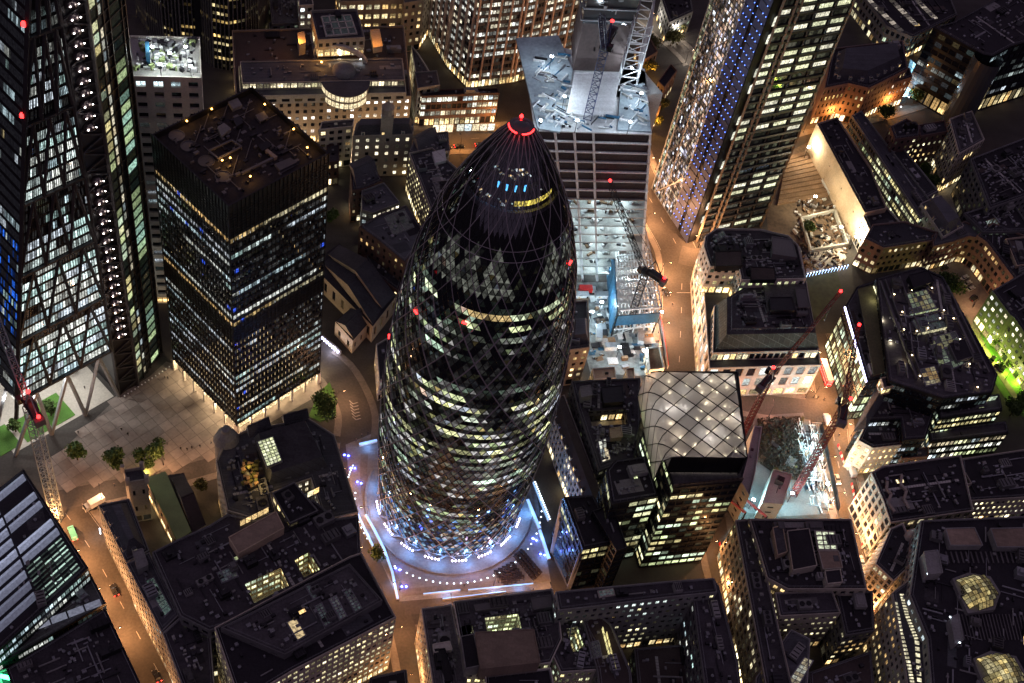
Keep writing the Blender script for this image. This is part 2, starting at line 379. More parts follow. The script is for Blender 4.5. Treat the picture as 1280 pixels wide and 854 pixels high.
        if a > 120:
            for q in range(min(7, 1 + int(a / 160))):
                p = Vector((R.uniform(min(xs), max(xs)), R.uniform(min(ys), max(ys)))); L_, W_ = R.uniform(3, 11), R.uniform(2, 6); pc = [p - u_ * L_ / 2 - v_ * W_ / 2, p + u_ * L_ / 2 - v_ * W_ / 2, p + u_ * L_ / 2 + v_ * W_ / 2, p - u_ * L_ / 2 + v_ * W_ / 2]
                if not all(inside(c, pl) for c in pc) or any(inside(c, inset(h, -.5)) for h in holes for c in pc): continue
                m = MB(); m.prism(pc, z, z + .02 + .012 * q, 0); m.build('roof_sheet', R.choice(('roof_felt', 'roof_slab', 'roof_lead', 'roof_black', 'stone_grey', 'roof_brown')), s.root, s.org)
            c0 = sum(pl, Vector((0, 0))) / len(pl); wk = MB()
            for q in R.choice(((), (), (0,), (1,))):
                dd = u_ if q == 0 else v_; off = (v_ if q == 0 else u_) * R.uniform(-5, 5)
                for t in range(-40, 40):
                    p = c0 + off + dd * t * 1.1
                    if inside(p, small) and not any(inside(p, inset(h, -1)) for h in holes): wk.box((p.x, p.y, z), (.95, .95, .13 + .01 * q), ang, 0)
            for q in range(R.choice((0, 1, 1, 2, 3)) if a > 150 else 0):
                p = Vector((R.uniform(min(xs), max(xs)), R.uniform(min(ys), max(ys))))
                if not inside(p, inset(pl, 4)) or any(inside(p, inset(h, -3)) for h in holes): continue
                m = MB(); L_, W_ = R.uniform(1.2, 4), R.uniform(.9, 1.8); m.box((*p, z), (L_ + .3, W_ + .3, .35), ang, 0); nq = len(m.f); np_ = R.choice((1, 2, 3)); gc = R.choice(WARM + GREEN); ge = R.uniform(.25, 1.1)
                for t in range(np_): c = p + u_ * L_ * ((t + .5) / np_ - .5); h_ = L_ / np_ * .45; m.poly([(*(c - u_ * h_ - v_ * W_ / 2), z + .37), (*(c + u_ * h_ - v_ * W_ / 2), z + .37), (*(c + u_ * h_ + v_ * W_ / 2), z + .37), (*(c - u_ * h_ + v_ * W_ / 2), z + .37)], 1, tone(gc, ge * R.uniform(.6, 1.2)))
                m.build('roof_light', ['stone_grey', 'office_glass'], s.root, s.org, glow=True)
            wk.build('walkway_slab', 'concrete', s.root, s.org, kind='stuff')
            rl = MB(); i3 = inset(pl, .5)
            for i in range(len(i3)):
                p, q = i3[i], i3[(i + 1) % len(i3)]; n_ = max(1, int((q - p).length / 2.2))
                for hh in (.6, 1.15): rl.bar((*p, z + .5 + hh), (*q, z + .5 + hh), .055, 0, False)
                for t in range(n_): w_ = lerp(p, q, t / n_); rl.bar((*w_, z), (*w_, z + 1.65), .05, 0, False)
            rl.build('guard_rail', 'metal_grey', s.root, s.org)
        sm.build('roof_vents', ['metal_dark', 'metal_grey', 'stone_grey'], s.root, s.org, kind='stuff')
    def box(s, px, z0, z1, name='plant_room', m='stone_grey', top=None, world=False):
        pl = ccw(px if world else P2(px, z1)); s.ensure(pl[0]); b = MB(); b.prism(pl, z0, z1, 0, 1)
        if name in ('plant_room', 'penthouse', 'stair_box'):
            i2 = inset(pl, .25)
            for i in range(len(pl)):
                j = (i + 1) % len(pl); b.bar((*pl[i], z1 + .15), (*pl[j], z1 + .15), .3, 0)
        return b.build(name, [m, top or m], s.root, s.org)
    def mansard(s, px, z0, z1, ins, m='roof_slate', top='roof_lead', dormers=None, world=False, zpx=None, lit=.15):
        pl = ccw(px if world else P2(px, z0 if zpx is None else zpx)); s.ensure(pl[0]); q = inset(pl, ins); b = MB(); n = len(pl)
        for i in range(n):
            j = (i + 1) % n; b.poly([(*pl[i], z0), (*pl[j], z0), (*q[j], z1), (*q[i], z1)], 0)
        b.fill([q], z1, 1); b.build('mansard_roof', [m, top], s.root, s.org)
        if dormers:
            for i in range(n):
                A, B_ = pl[i], pl[(i + 1) % n]; d = B_ - A; nn = Vector((d.y, -d.x)).normalized(); mid = (A + B_) / 2
                if (CAMV.to_2d() - mid).dot(nn) < 0 or d.length < 6: continue
                k = int(d.length / dormers); ang = math.atan2(d.y, d.x)
                for t in range(k):
                    c = A + d * ((t + .5) / k) - nn * (ins * .45); h0 = z0 + (z1 - z0) * .12; dm = MB(); dm.box((c.x, c.y, h0), (1.5, ins * .7, 1.9), ang, 0, 1)
                    f = c + nn * (ins * .35 + .02); tv = d.normalized() * .5
                    on = s.R.random() < lit; g = tone(s.R.choice(WARM), s.R.uniform(.5, 1)) if on else (.01, .01, .01)
                    dm.poly([(f.x - tv.x, f.y - tv.y, h0 + .35), (f.x + tv.x, f.y + tv.y, h0 + .35), (f.x + tv.x, f.y + tv.y, h0 + 1.6), (f.x - tv.x, f.y - tv.y, h0 + 1.6)], 2, g)
                    dm.build('dormer', ['stone_pale', 'roof_lead', 'window_glass'], s.root, s.org, glow=True)
        return q
    def gable(s, px4, z0, z1, m='roof_slate', wall='stone_warm', zpx=None, hip=0.0):
        """pitched roof over a rectangle; ridge runs along edge 0-1"""
        pl = P2(px4, z0 if zpx is None else zpx); 
        if area(pl) < 0: pl = [pl[1], pl[0], pl[3], pl[2]]
        a, b, c, d = pl; s.ensure((a + c) / 2); r0 = (a + d) / 2; r1 = (b + c) / 2; h = (r1 - r0) * hip; r0 = r0 + h; r1 = r1 - h; k = MB()
        k.poly([(*a, z0), (*b, z0), (*r1, z1), (*r0, z1)], 0); k.poly([(*c, z0), (*d, z0), (*r0, z1), (*r1, z1)], 0)
        k.poly([(*d, z0), (*a, z0), (*r0, z1)], 1 if not hip else 0); k.poly([(*b, z0), (*c, z0), (*r1, z1)], 1 if not hip else 0)
        k.bar((*r0, z1 + .05), (*r1, z1 + .05), .5, 0)
        k.build('pitched_roof', [m, wall], s.root, s.org); return pl
    def skylight(s, px, z, nx, ny, e=.5, pal=GREEN, name='skylight', frame='metal_grey', h=.5, lit=1.0, single=True, bar=.18):
        q = P2(px, z + h)
        if area(q) < 0: q = q[::-1]
        s.ensure(q[0]); fr = MB(); fr.prism(ccw(inset(ccw(q), -.3)), z, z + h - .12, 0)
        f = lambda u, v: lerp(lerp(q[0], q[1], u), lerp(q[3], q[2], u), v)
        for i in range(nx + 1): fr.bar((*f(i / nx, 0), z + h), (*f(i / nx, 1), z + h), bar)
        for i in range(ny + 1): fr.bar((*f(0, i / ny), z + h), (*f(1, i / ny), z + h), bar)
        fo = fr.build(name, frame, s.root, s.org)
        gm = MB()
        for i in range(nx):
            for j in range(ny):
                g = tone(s.R.choice(pal), e * s.R.uniform(.5, 1.2)) if s.R.random() < lit else (.01, .01, .01)
                gm.poly([(*f(i / nx, j / ny), z + h - .05), (*f((i + 1) / nx, j / ny), z + h - .05), (*f((i + 1) / nx, (j + 1) / ny), z + h - .05), (*f(i / nx, (j + 1) / ny), z + h - .05)], 0, g)
        gm.build('pane', 'office_glass', fo, s.org, glow=True, kind='stuff')
        return fo
    def litstrip(s, a, b, h, e=1.0, pal=WARM, name='lit_window_or_wall', n=1):
        """a row of lit panes standing on the line a-b (3D), h high"""
        a, b = Vector(a), Vector(b); k = MB(); s.ensure(a)
        for i in range(n):
            u, v = lerp(a, b, (i + .06) / n), lerp(a, b, (i + .94) / n); g = tone(s.R.choice(pal), e * s.R.uniform(.6, 1.2))
            k.poly([u, v, v + Vector((0, 0, h)), u + Vector((0, 0, h))], 0, g)
        return k.build(name, 'office_glass', s.root, s.org, glow=True, kind='stuff' if n > 1 else None)
    def done(s):
        for qi, g in s.single:
            m = MB(); m.poly(qi, 0, g); m.build('window', 'office_glass', s.root, s.org, glow=True)
        for (k, _), m in s.walls.items(): m.build('wall', k, s.root, s.org)
        for (k, _), m in s.roofs.items(): m.build('roof', k, s.root, s.org)
        for (k, _), m in s.glass.items(): m.build('window', k, s.root, s.org, glow=True, kind='stuff')
        if s.fins.f: s.fins.build('fin', getattr(s, 'fin_mat', 'metal_dark'), s.root, s.org, kind='stuff')
        return s.root
def hash_(t):
    h = 7
    for ch in t: h = (h * 31 + ord(ch)) % 1000003
    return h
def lampdata(name, col, energy, size=.4, kind='POINT', spot=None):
    l = bpy.data.lights.new(name, kind); l.color = col; l.energy = energy; l.shadow_soft_size = size
    if spot: l.spot_size = spot; l.spot_blend = .6
    return l

mat('tower_mullion', (.03, .03, .034), rough=.4, metal=.3, var=.1); mat('gallery_pale', (.6, .58, .55), var=.2); mat('tower_cap', (.4, .37, .39), rough=.5, metal=0, var=.1); mat('tower_column', (.38, .38, .38), var=.1)
mat('metal_grey2', (.12, .115, .12), rough=.5, var=.2); tiled('roof_dusk', (.022, .019, .022), 3, 1.5, .04, .95, .7, .5)
mat('metal_dark2', (.05, .05, .055), rough=.4, metal=.4); emit('dot_warm2', (1, .9, .85), 12, False)
mat('core_blue', (.1, .115, .2), rough=.5, var=.2); mat('steel_brown', (.17, .14, .11), rough=.45, metal=.3)
mat('fin_beige', (.5, .38, .31), var=.2)
mat('unlit_dark', (.05, .04, .045), var=.4); mat('deck_blue', (.3, .36, .4), var=.35, fine=.8); mat('core_brown', (.13, .095, .09), var=.3, fine=.8)
tiled('roof_slate_g', (.05, .062, .058), 2.4, 1.4, .05, .1, 2.2, .4)
mat('terrace_olive', (.1, .095, .05), var=.35, fine=1.2); emit('led_olive', (1, .95, .55), 1.4, False)
mat('terracotta', (.33, .17, .1), var=.3)
window_mat('louvre_glass', 1.6, .3, .25, (.2, .22, .26))
mat('garden', (.05, .055, .03), var=.6, fine=.5)
mat('leaf_dry', (.026, .022, .014), var=.5)
mat('earth_dark', (.045, .035, .03), var=.5, fine=.6)
mat('prop_red', (.7, .16, .17), var=.15)
emit('led_lav', (.62, .6, 1), 5)
mat('timber_dark', (.035, .022, .018), var=.3)
emit('dot_blue2', (.4, .6, 1), 6, False)
# =================================================================== the bullet-shaped glass tower
GPROF = [(0, 24.7), (20, 26.4), (40, 27.6), (55, 28.0), (70, 28.1), (90, 27.5), (110, 25.9), (130, 22.9), (145, 19.2), (155, 15.6), (165, 11.2), (172, 7.4), (176, 4.9), (178.4, 3.1), (180, 2.4)]
def gr(z): return float(np.interp(z, [p[0] for p in GPROF], GSM))
_zz = [p[0] for p in GPROF]; GSM = [p[1] for p in GPROF]
def gherkin():
    R = random.Random(11)
    t = thing('glass_tower', 'tall bullet-shaped glass tower with diamond panes and a red-lit tip', 'tower')
    FOOT.append([Vector((27 * math.cos(a / 24 * 2 * math.pi), 27 * math.sin(a / 24 * 2 * math.pi))) for a in range(24)])
    N = 72; DZ = 4.15; H = DZ / 2; step = 2 * math.pi / N; Z0 = 4.3; rows = 84
    def pt(i, j, off=0.0):
        z = Z0 + j * H; r = gr(z) + off; a = (i + (.5 if j % 2 else 0)) * step + .03; return Vector((r * math.cos(a), r * math.sin(a), z))
    # helix index: the six light wells twist round the tower, five degrees a storey
    def well(i, j):
        k = (i + .5 * j - 5.0) % 12          # 72 panes / 6 wells
        return k < 3.2
    GL = ['tower_glass', 'tower_glass_dark', 'tower_glass_pale', 'tower_glass_dome']; panes = []
    for j in range(0, rows - 1):
        for i in range(N):
            ii = i
            if j % 2 == 0: q = [pt(ii, j), pt(ii, j + 1), pt(ii, j + 2), pt(ii - 1, j + 1)]
            else: q = [pt(ii, j), pt(ii + 1, j + 1), pt(ii, j + 2), pt(ii, j + 1)]
            panes.append((q, i, j))
    def visible(q):
        c = sum(q, Vector()) / 4; n = (q[1] - q[0]).cross(q[3] - q[0]); v = CAMV - c
        ar = n.length * n.dot(v) / (n.length * v.length) / v.length_squared if n.length else 0
        return ar
    order = sorted(range(len(panes)), key=lambda k: -visible(panes[k][0])); big = set(order[:300])
    # half-storey strips: the room behind shows in one, slab edge and ceiling void in the next; the light is per half pane
    rowlit = {}
    for s_ in range(rows + 2):
        k = s_ // 2; p = (.85 if 3 <= k < 24 else .12 if k < 27 else .62 if k < 31 else .14 if k < 33 else 0) if k > 1 else .3
        if k in (9, 17): p *= .4
        fb = R.choice((.3, .6, .9, 1.1)); tint = R.choice([(.76, .95, .5), (.82, .95, .62), (.95, .95, .5), (.66, .92, .7), (.85, .97, .76), (.8, .9, .48)]); on = R.random() < p; row = []
        for i in range(N):
            if R.random() < (.16 if k < 24 else .3): on = R.random() < p
            if s_ % 2 == 0: e = R.uniform(.35, .95) * fb if on else R.choice((0, 0, .002, .006))
            else: e = R.choice((0, .004, .01, .03, .08, .14)) * fb if on else R.choice((0, 0, 0, .006))
            if 24 < k < 31 and R.random() < .025: e = .35
            row.append((e, tint))
        if k == 30 and s_ % 2 == 0: row = [((.5 * R.uniform(.6, 1.2), (1, .72, .32)) if 52 <= i <= 57 else q_) for i, q_ in enumerate(row)]
        rowlit[s_] = row
    cellf = {}
    def cell(i, j):
        key = (int((i + .5 * j) // 4), int((i - .5 * j) // 4))
        if key not in cellf: cellf[key] = (R.choice((.06, .25, .65, .9, 1, 1, 1.15, 1.35)), R.choice((None, None, None, None, (.95, .95, .4), (1, .6, .36), (.8, .85, 1))) )
        return cellf[key]
    def glow(i, j, half):
        s_ = j + half; e, t_ = rowlit[s_][i % N]; k = (i + .5 * j) % 4; k2 = (i - .5 * j) % 4
        if well(i, j): e = e * R.choice((.03, .1, .25)) + R.choice((0, 0, 0, .01))
        cf, ct = cell(i, j); e *= R.choice((.55, .75, .9, 1, 1.1, 1.25)) * cf
        if ct and R.random() < .55 and (ct[2] != .36 or j < 24): t_ = ct  # orange cells low down colour a warm reflection into the panes
        if 63 <= j <= 70 and any(abs(i + .25 * (j % 2) - ic) < (71 - j) * .36 for ic in (46, 50, 54.5, 64, 68)): e = R.choice((.008, .02, .05, .1)); t_ = (.9, .95, .8)
        if (k < .6 or k2 < .6) and j < 56: e = e * .6 + R.uniform(.002, .014); t_ = (.9, .88, .86)
        q_ = R.random()
        if q_ < .012: t_ = (1, .78, .3); e *= 1.3
        elif q_ < .02: t_ = (1, .7, .55)
        elif q_ < .04: t_ = (.75, .85, 1)
        if j < 12 and R.random() < .62 - j * .045: t_ = R.choice([(.12, .3, 1), (.25, .55, 1), (.25, .55, 1), (.5, .8, 1), (.9, .8, 1), (1, .7, .45)]); e = max(e * .8, R.uniform(.04, .5))  # blue and white reflections at the foot are put into the panes' glow
        return tone(t_, e)
    stuff = MB(); dome = MB()
    for k, (q, i, j) in enumerate(panes):
        # panes sit a hair out of true with one another
        c = sum(q, Vector()) / 4; nn = Vector((c.x, c.y, 0)).normalized(); tw = R.uniform(-.018, .018); up = R.uniform(-.018, .018)
        q = [p + nn * (tw * (1 if m == 1 else -1 if m == 3 else 0) + up * (1 if m == 2 else -1 if m == 0 else 0)) for m, p in enumerate(q)]
        if j > 69:
            if k in big: b = MB(); b.poly(q, 0); b.build('pane', 'tower_glass_dome', t)
            else: dome.poly(q, 0)
            continue
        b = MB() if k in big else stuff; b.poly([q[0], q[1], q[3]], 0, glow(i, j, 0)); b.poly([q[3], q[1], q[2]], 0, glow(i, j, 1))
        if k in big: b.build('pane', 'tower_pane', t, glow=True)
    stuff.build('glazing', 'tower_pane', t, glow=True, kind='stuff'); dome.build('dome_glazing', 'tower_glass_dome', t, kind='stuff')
    mu = MB()
    for j in range(rows):
        for i in range(N):
            a = pt(i, j, .07)
            if j % 2 == 0: e = (pt(i, j + 1, .07), pt(i - 1, j + 1, .07))
            else: e = (pt(i, j + 1, .07), pt(i + 1, j + 1, .07))
            for b in e: mu.bar(a, b, .17 if j < 69 else .07, 0, False)
    mu.build('mullion', 'tower_mullion', t, kind='stuff')
    dg = MB()
    for s0 in range(0, N, 4):
        for dr in (1, -1):
            pr = None
            for j in range(0, rows + 1):
                z = Z0 + j * H; a = (s0 + dr * .5 * j) * step + .03; r = gr(z) + .16; p = Vector((r * math.cos(a), r * math.sin(a), z))
                if pr and j % 2 == 0: dg.bar(pr, p, .26 if j < 62 else .16, 0, False)
                if j % 2 == 0: pr = p
    dg.build('diagrid_cap', 'tower_cap', t)
    for z in (150.5, 147.5):
        d = MB(); r = gr(z) + .1; d.lathe((0, 0, z), [(r, 0), (r + .12, .06), (r, .14)], 72, 0); d.build('dome_ring', 'tower_cap', t)
    # the restaurant and bar floors under the dome
    d = MB(); zb = Z0 + 70 * H - .3; d.lathe((0, 0, 0), [(gr(zb) - .5, zb), (.01, zb + .02)], 48, 0); d.build('dome_base_floor', 'metal_black', t)
    d = MB(); zr = 160.0
    d.lathe((0, 0, 0), [(gr(zr) - .6, zr), (0.01, zr + .02)], 48, 0); d.build('restaurant_floor', 'metal_black', t)
    d = MB(); rr_ = gr(zr) - .5; d.lathe((0, 0, 0), [(rr_, zr - 1.2), (rr_, zr + .6), (rr_ - .9, zr + .65), (rr_ - .9, zr)], 48, 0, math.radians(186), math.radians(354)); d.build('gallery_rail', 'gallery_pale', t)
    d = MB()
    for i in range(14):
        a0 = math.radians(282 + i * 4.4); a1 = a0 + math.radians(3.9); r1, z1 = rr_ - 1.4, zr + 1.6; e = R.uniform(.6, 1.8); g = (e, e * .78, e * .12)
        d.poly([(r1 * math.cos(a0), r1 * math.sin(a0), z1), (r1 * math.cos(a1), r1 * math.sin(a1), z1), (r1 * math.cos(a1), r1 * math.sin(a1), z1 + 1.9), (r1 * math.cos(a0), r1 * math.sin(a0), z1 + 1.9)], 0, g)
    d.build('gilded_screen', 'room_light', t, glow=True)
    d = MB(); z2 = zr + 5.6; d.lathe((0, 0, 0), [(7.6, zr + 2), (8.0, z2), (.01, z2 + .02)], 40, 0); d.build('bar_floor', 'metal_black', t)
    for a in (-110, -93, -76, -58):
        d = MB(); aa = math.radians(a); d.tube((7.9 * math.cos(aa), 7.9 * math.sin(aa), zr + 3.4), (7.9 * math.cos(aa), 7.9 * math.sin(aa), zr + 5.6), .24, .3, 6); d.build('blue_lamp', 'lamp_cyan', t)
    d = MB()
    for i in range(46):
        a = R.uniform(-2.9, -.2); rq = R.uniform(2.5, 6.5) if i % 2 else R.uniform(8.5, 11); zz = z2 + .4 if i % 2 else zr + .5; e = R.choice((.2, .4, 1, 2)); d.box((rq * math.cos(a), rq * math.sin(a), zz), (R.uniform(.2, .9), R.uniform(.2, .6), .3), a, 0)
        for q in range(6): d.g[-1 - q] = tuple(c * e for c in R.choice(WARM + COOL))
    d.build('table_lamp', 'room_light', t, glow=True, kind='stuff')
    # tip
    d = MB(); zt = Z0 + rows * H; d.lathe((0, 0, 0), [(gr(zt) + .25, zt - .5), (gr(zt) + .35, zt + .3), (2.7, zt + .5), (2.4, zt + .4), (1.3, zt + .9), (.01, zt + 1.1)], 32, 0, 0, 2 * math.pi); d.build('lens_cap', 'grey_glass', t, smooth=True)
    for a0, a1 in ((185, 258), (282, 352)):
        d = MB(); rq = gr(zt) + .3
        for k in range(8):
            b0, b1 = math.radians(lerp(a0, a1, k / 8)), math.radians(lerp(a0, a1, (k + 1) / 8)); d.bar((rq * math.cos(b0), rq * math.sin(b0), zt + .45), (rq * math.cos(b1), rq * math.sin(b1), zt + .45), .3)
        d.build('red_ring_light', 'lamp_red', t)
    d = MB(); d.lathe((-.6, 2.9, zt + .5), [(.3, 0), (.55, .4), (.3, .9), (.01, 1.05)], 8); d.build('beacon', 'lamp_red', t); link('tip_glow', lampdata('tip_glow', (1, .04, .03), 160, .5), t, (-.3, -4.6, zt + 1.2))
    for a, z in ((-138, 118), (-100, 126), (-14, 139), (-166, 92)):
        d = MB(); aa = math.radians(a); r = gr(z) + .35; d.box((r * math.cos(aa), r * math.sin(aa), z), (.5, 1.5, .45), aa, 0); d.build('aviation_light', 'lamp_red', t)
    # base: lobby behind the diagrid, ring canopy, lamps at the foot
    d = MB(); d.lathe((0, 0, 0), [(22.5, 0), (22.5, 4.6)], 48, 0); d.build('lobby_wall', 'glass_blue', t)
    d = MB(); d.lathe((0, 0, 0), [(25.1, 3.9), (25.2, 4.5), (23, 4.5)], 72, 0); d.build('base_ring', 'metal_grey', t)
    for i in range(18):
        a = i * 20 + 10; aa = math.radians(a); 
        for s in (-1, 1):
            b = MB(); a2 = math.radians(a + 10 * s); b.tube((25.6 * math.cos(aa), 25.6 * math.sin(aa), .1), (24.8 * math.cos(a2), 24.8 * math.sin(a2), 4.5), .32, .32, 6); b.build('base_strut', 'metal_grey', t)
    d = MB()
    for i in range(60):
        a = math.radians(200 + i * 2.6)
        if i % 8 in (5, 6, 7): continue
        d.lathe((26.2 * math.cos(a), 26.2 * math.sin(a), 2.4), [(.28, 0), (.28, .4), (.01, .42)], 6)
    d.build('foot_light', 'led_pink', t, kind='stuff')
    d = MB(); d.lathe((0, 0, 0), [(30.2, 0), (30.2, .55), (29.4, .6), (29.4, .35), (27.0, .3)], 80, 0, math.radians(170), math.radians(385)); d.build('moat_wall', 'stone_grey', t)
    l = lampdata('foot_glow', (.16, .42, 1), 1100, .5)
    for a in (185, 207, 229, 251, 273, 295, 318, 340, 2):
        aa = math.radians(a); link('foot_lamp', l, t, (26.8 * math.cos(aa), 26.8 * math.sin(aa), 3.2))
    return t
def glass(name, tint, transp, rough=.03, refl=.55):
    m = bpy.data.materials.new(name); m.use_nodes = True; N, L = m.node_tree.nodes, m.node_tree.links; N.clear()
    o = N.new('ShaderNodeOutputMaterial'); t = N.new('ShaderNodeBsdfTransparent'); t.inputs[0].default_value = (*tint, 1)
    g = N.new('ShaderNodeBsdfGlossy'); g.inputs['Color'].default_value = (.9, .93, 1, 1); g.inputs['Roughness'].default_value = rough
    d = N.new('ShaderNodeBsdfDiffuse'); d.inputs[0].default_value = (.05, .052, .06, 1)
    lw = N.new('ShaderNodeFresnel'); lw.inputs['IOR'].default_value = 1.0 + refl
    m1 = N.new('ShaderNodeMixShader'); m1.inputs[0].default_value = 1 - transp; L.new(t.outputs[0], m1.inputs[1]); L.new(d.outputs[0], m1.inputs[2])
    m2 = N.new('ShaderNodeMixShader'); L.new(lw.outputs[0], m2.inputs[0]); L.new(m1.outputs[0], m2.inputs[1]); L.new(g.outputs[0], m2.inputs[2]); L.new(m2.outputs[0], o.inputs[0])
    MATS[name] = m
glass('tower_glass', (.85, .92, .88), .93, refl=1.0); glass('tower_glass_dark', (.5, .53, .58), .9, refl=.9); glass('tower_glass_dome', (.52, .52, .58), .88, refl=1.0); window_mat('tower_pane', 1.3, .55, .04, (.012, .014, .018)); glass('tower_glass_pale', (.8, .85, .85), .62, refl=1.2)
gherkin()

# =================================================================== square dark tower west of it
def square_tower():
    R = random.Random(5); cx, cy, s, a = -84.34, 33.44, 37.8, .9502; H = 118.0; ca, sa = math.cos(a), math.sin(a)
    def q(u, v): return Vector((cx + u * ca - v * sa, cy + u * sa + v * ca))
    h = s / 2; pl = [q(-h, -h), q(h, -h), q(h, h), q(-h, h)]; FOOT.append(pl)
    t = thing('square_office_tower', 'square black office tower with cool lit window bands and amber lamps on its roof', 'tower', (cx, cy, 0), a)
    O = lambda pts: [(p[0] - 0, p[1], p[2]) for p in pts]
    wl, gl, mu = MB(), MB(), MB(); nb, fh, z0 = 24, 3.62, 6.2; nf = int((H - 11.5 - z0) / fh)
    plant = {13, 14, nf}
    corners = [(-h, -h), (h, -h), (h, h), (-h, h)]
    for e in range(4):
        A, B = corners[e], corners[(e + 1) % 4]; dx, dy = (B[0] - A[0]) / s, (B[1] - A[1]) / s; nx, ny = dy, -dx
        def p(u, z, d=0.0): return (A[0] + dx * s * u + nx * d, A[1] + dy * s * u + ny * d, z)
        for f in range(nf):
            z = z0 + f * fh; up = z + fh
            if f in (13, 14): wl.poly([p(0, z), p(1, z), p(1, up), p(0, up)], 1); continue
            wl.poly([p(0, z), p(1, z), p(1, z + .95), p(0, z + .95)], 0); wl.poly([p(0, up - .5), p(1, up - .5), p(1, up), p(0, up)], 0)
            for (za, zb) in ((z + .95, z + .95), (up - .5, up - .5)): wl.poly([p(0, za), p(1, za), p(1, za, -.3), p(0, za, -.3)], 0)
            top = f == nf - 1; pr = R.choice((.03, .08, .2, .45, .7, .9)) if not top else .93
            if f == nf - 2: pr = .25
            if f in (15,): pr = .9
            on = R.random() < pr; pal = WARM if (top or (f == 15)) else COOL + [(.85, .9, 1)]; col = R.choice(pal); fb = R.uniform(.5, 1.1)
            for k in range(nb):
                if R.random() < (.09 if not top else .1): on = R.random() < pr
                if R.random() < .12: col = R.choice(pal)
                g = tone(col, fb * R.choice((.2, .4, .6, .8, 1.1)) * .68) if on else (R.choice((0, 0, .006, .02)),) * 3
                if R.random() < .012: g = (.03, .08, .6)
                # the lower part of each pane is dimmed by its blind or desks, so the lit part varies in height
                zs = lerp(z + .95, up - .5, R.choice((0, 0, .2, .45)) if on else 0); u0, u1 = (k + .04) / nb, (k + .96) / nb
                gl.poly([p(u0, zs, -.3), p(u1, zs, -.3), p(u1, up - .5, -.3), p(u0, up - .5, -.3)], 0, g)
                if zs > z + .96: gl.poly([p(u0, z + .95, -.3), p(u1, z + .95, -.3), p(u1, zs, -.3), p(u0, zs, -.3)], 0, tuple(c * .08 for c in g))
        ztop = z0 + nf * fh
        wl.poly([p(0, ztop), p(1, ztop), p(1, H), p(0, H)], 1)
        for k in range(nb + 1):
            u = k / nb; mu.prism([(p(u, 0, 0)[0] - dx * .09, p(u, 0, 0)[1] - dy * .09), (p(u, 0, .28)[0] - dx * .09, p(u, 0, .28)[1] - dy * .09), (p(u, 0, .28)[0] + dx * .09, p(u, 0, .28)[1] + dy * .09), (p(u, 0, 0)[0] + dx * .09, p(u, 0, 0)[1] + dy * .09)], z0, H + .2, 0, None, True)
        # louvre lines of the plant bands
        for k in range(9): mu.bar(p(0, ztop + 1 + k * 1.15, .1), p(1, ztop + 1 + k * 1.15, .1), .16)
        for k in range(5): mu.bar(p(0, z0 + 13 * fh + .6 + k * 1.4, .1), p(1, z0 + 13 * fh + .6 + k * 1.4, .1), .16)
    wl.poly([(c[0], c[1], z0) for c in reversed(corners)], 2)
    wl.build('wall', ['metal_dark', 'metal_black', 'stone_pale'], t); gl.build('window', 'window_glass', t, glow=True, kind='stuff'); mu.build('mullion', 'metal_dark', t, kind='stuff')
    rf = MB(); rf.fill([[Vector(c) for c in inset([Vector(c) for c in corners], .5)]], H - 2.2); rf.build('roof', 'roof_dusk', t)
    pp = MB(); i2 = inset([Vector(c) for c in corners], .5)
    for i in range(4):
        j = (i + 1) % 4; a_, b_, c_, d_ = corners[i], corners[j], i2[j], i2[i]
        pp.poly([(*a_, H), (*b_, H), (*c_, H), (*d_, H)]); pp.poly([(*c_, H - 2.2), (*d_, H - 2.2), (*d_, H), (*c_, H)])
    pp.build('parapet', 'metal_dark', t)
    # lobby
    lb = MB(); hb = h - 2.2; lb.prism([(-hb, -hb), (hb, -hb), (hb, hb), (-hb, hb)], 0, z0, 0)
    for k in range(len(lb.g)): lb.g[k] = (.9, .66, .34)
    lb.build('lobby_glazing', 'room_light', t, glow=True)
    for e in range(4):
        A, B = corners[e], corners[(e + 1) % 4]
        for k in range(7):
            u = k / 6; b = MB(); b.box((A[0] + (B[0] - A[0]) * u * .98, A[1] + (B[1] - A[1]) * u * .98, 0), (.8, .8, z0)); b.build('lobby_column', 'stone_pale', t)
    l = lampdata('lobby_glow', (1, .76, .45), 1300, .4)
    for e in (0, 1, 3):
        A, B = corners[e], corners[(e + 1) % 4]; dx, dy = (B[0] - A[0]) / s, (B[1] - A[1]) / s; nx, ny = dy, -dx
        for k in range(5): link('lobby_lamp', l, t, (A[0] + dx * s * (k + .5) / 5 - nx * .9, A[1] + dy * s * (k + .5) / 5 - ny * .9, z0 - .7))
    # roof plant, in the tower's own axes (x runs to the right-hand corner, y to the left-hand one)
    zr = H - 2.2; inv = lambda px, py: (lambda d: Vector((d.x * ca + d.y * sa, -d.x * sa + d.y * ca)))(P(px, py, zr).to_2d() - Vector((cx, cy)))
    for px, py in ((221, 170), (236, 183), (258, 202), (279, 221)):
        c = inv(px, py); m = MB(); m.lathe((c.x, c.y, zr), [(2.5, 0), (2.5, .3), (2.3, .3), (2.3, .06), (.01, .05)], 24); m.build('fan_ring', 'metal_grey2', t, smooth=False)
    def plate(pts, hh, name, m):
        q_ = ccw([inv(*p_) for p_ in pts]); b = MB(); b.prism(q_, zr, zr + hh, 0); b.build(name, m, t)
    plate([(285, 131), (297, 126), (303, 135), (291, 140)], 1.2, 'plant_room', 'stone_grey'); plate([(272, 163), (280, 158), (289, 165), (277, 175)], 1.5, 'plant_room', 'stone_grey')
    plate([(343, 208), (363, 200), (371, 206), (350, 216)], 1.0, 'plant_room', 'metal_grey2'); plate([(319, 147), (330, 142), (336, 150), (325, 155)], 1.0, 'cooling_unit', 'metal_grey2')
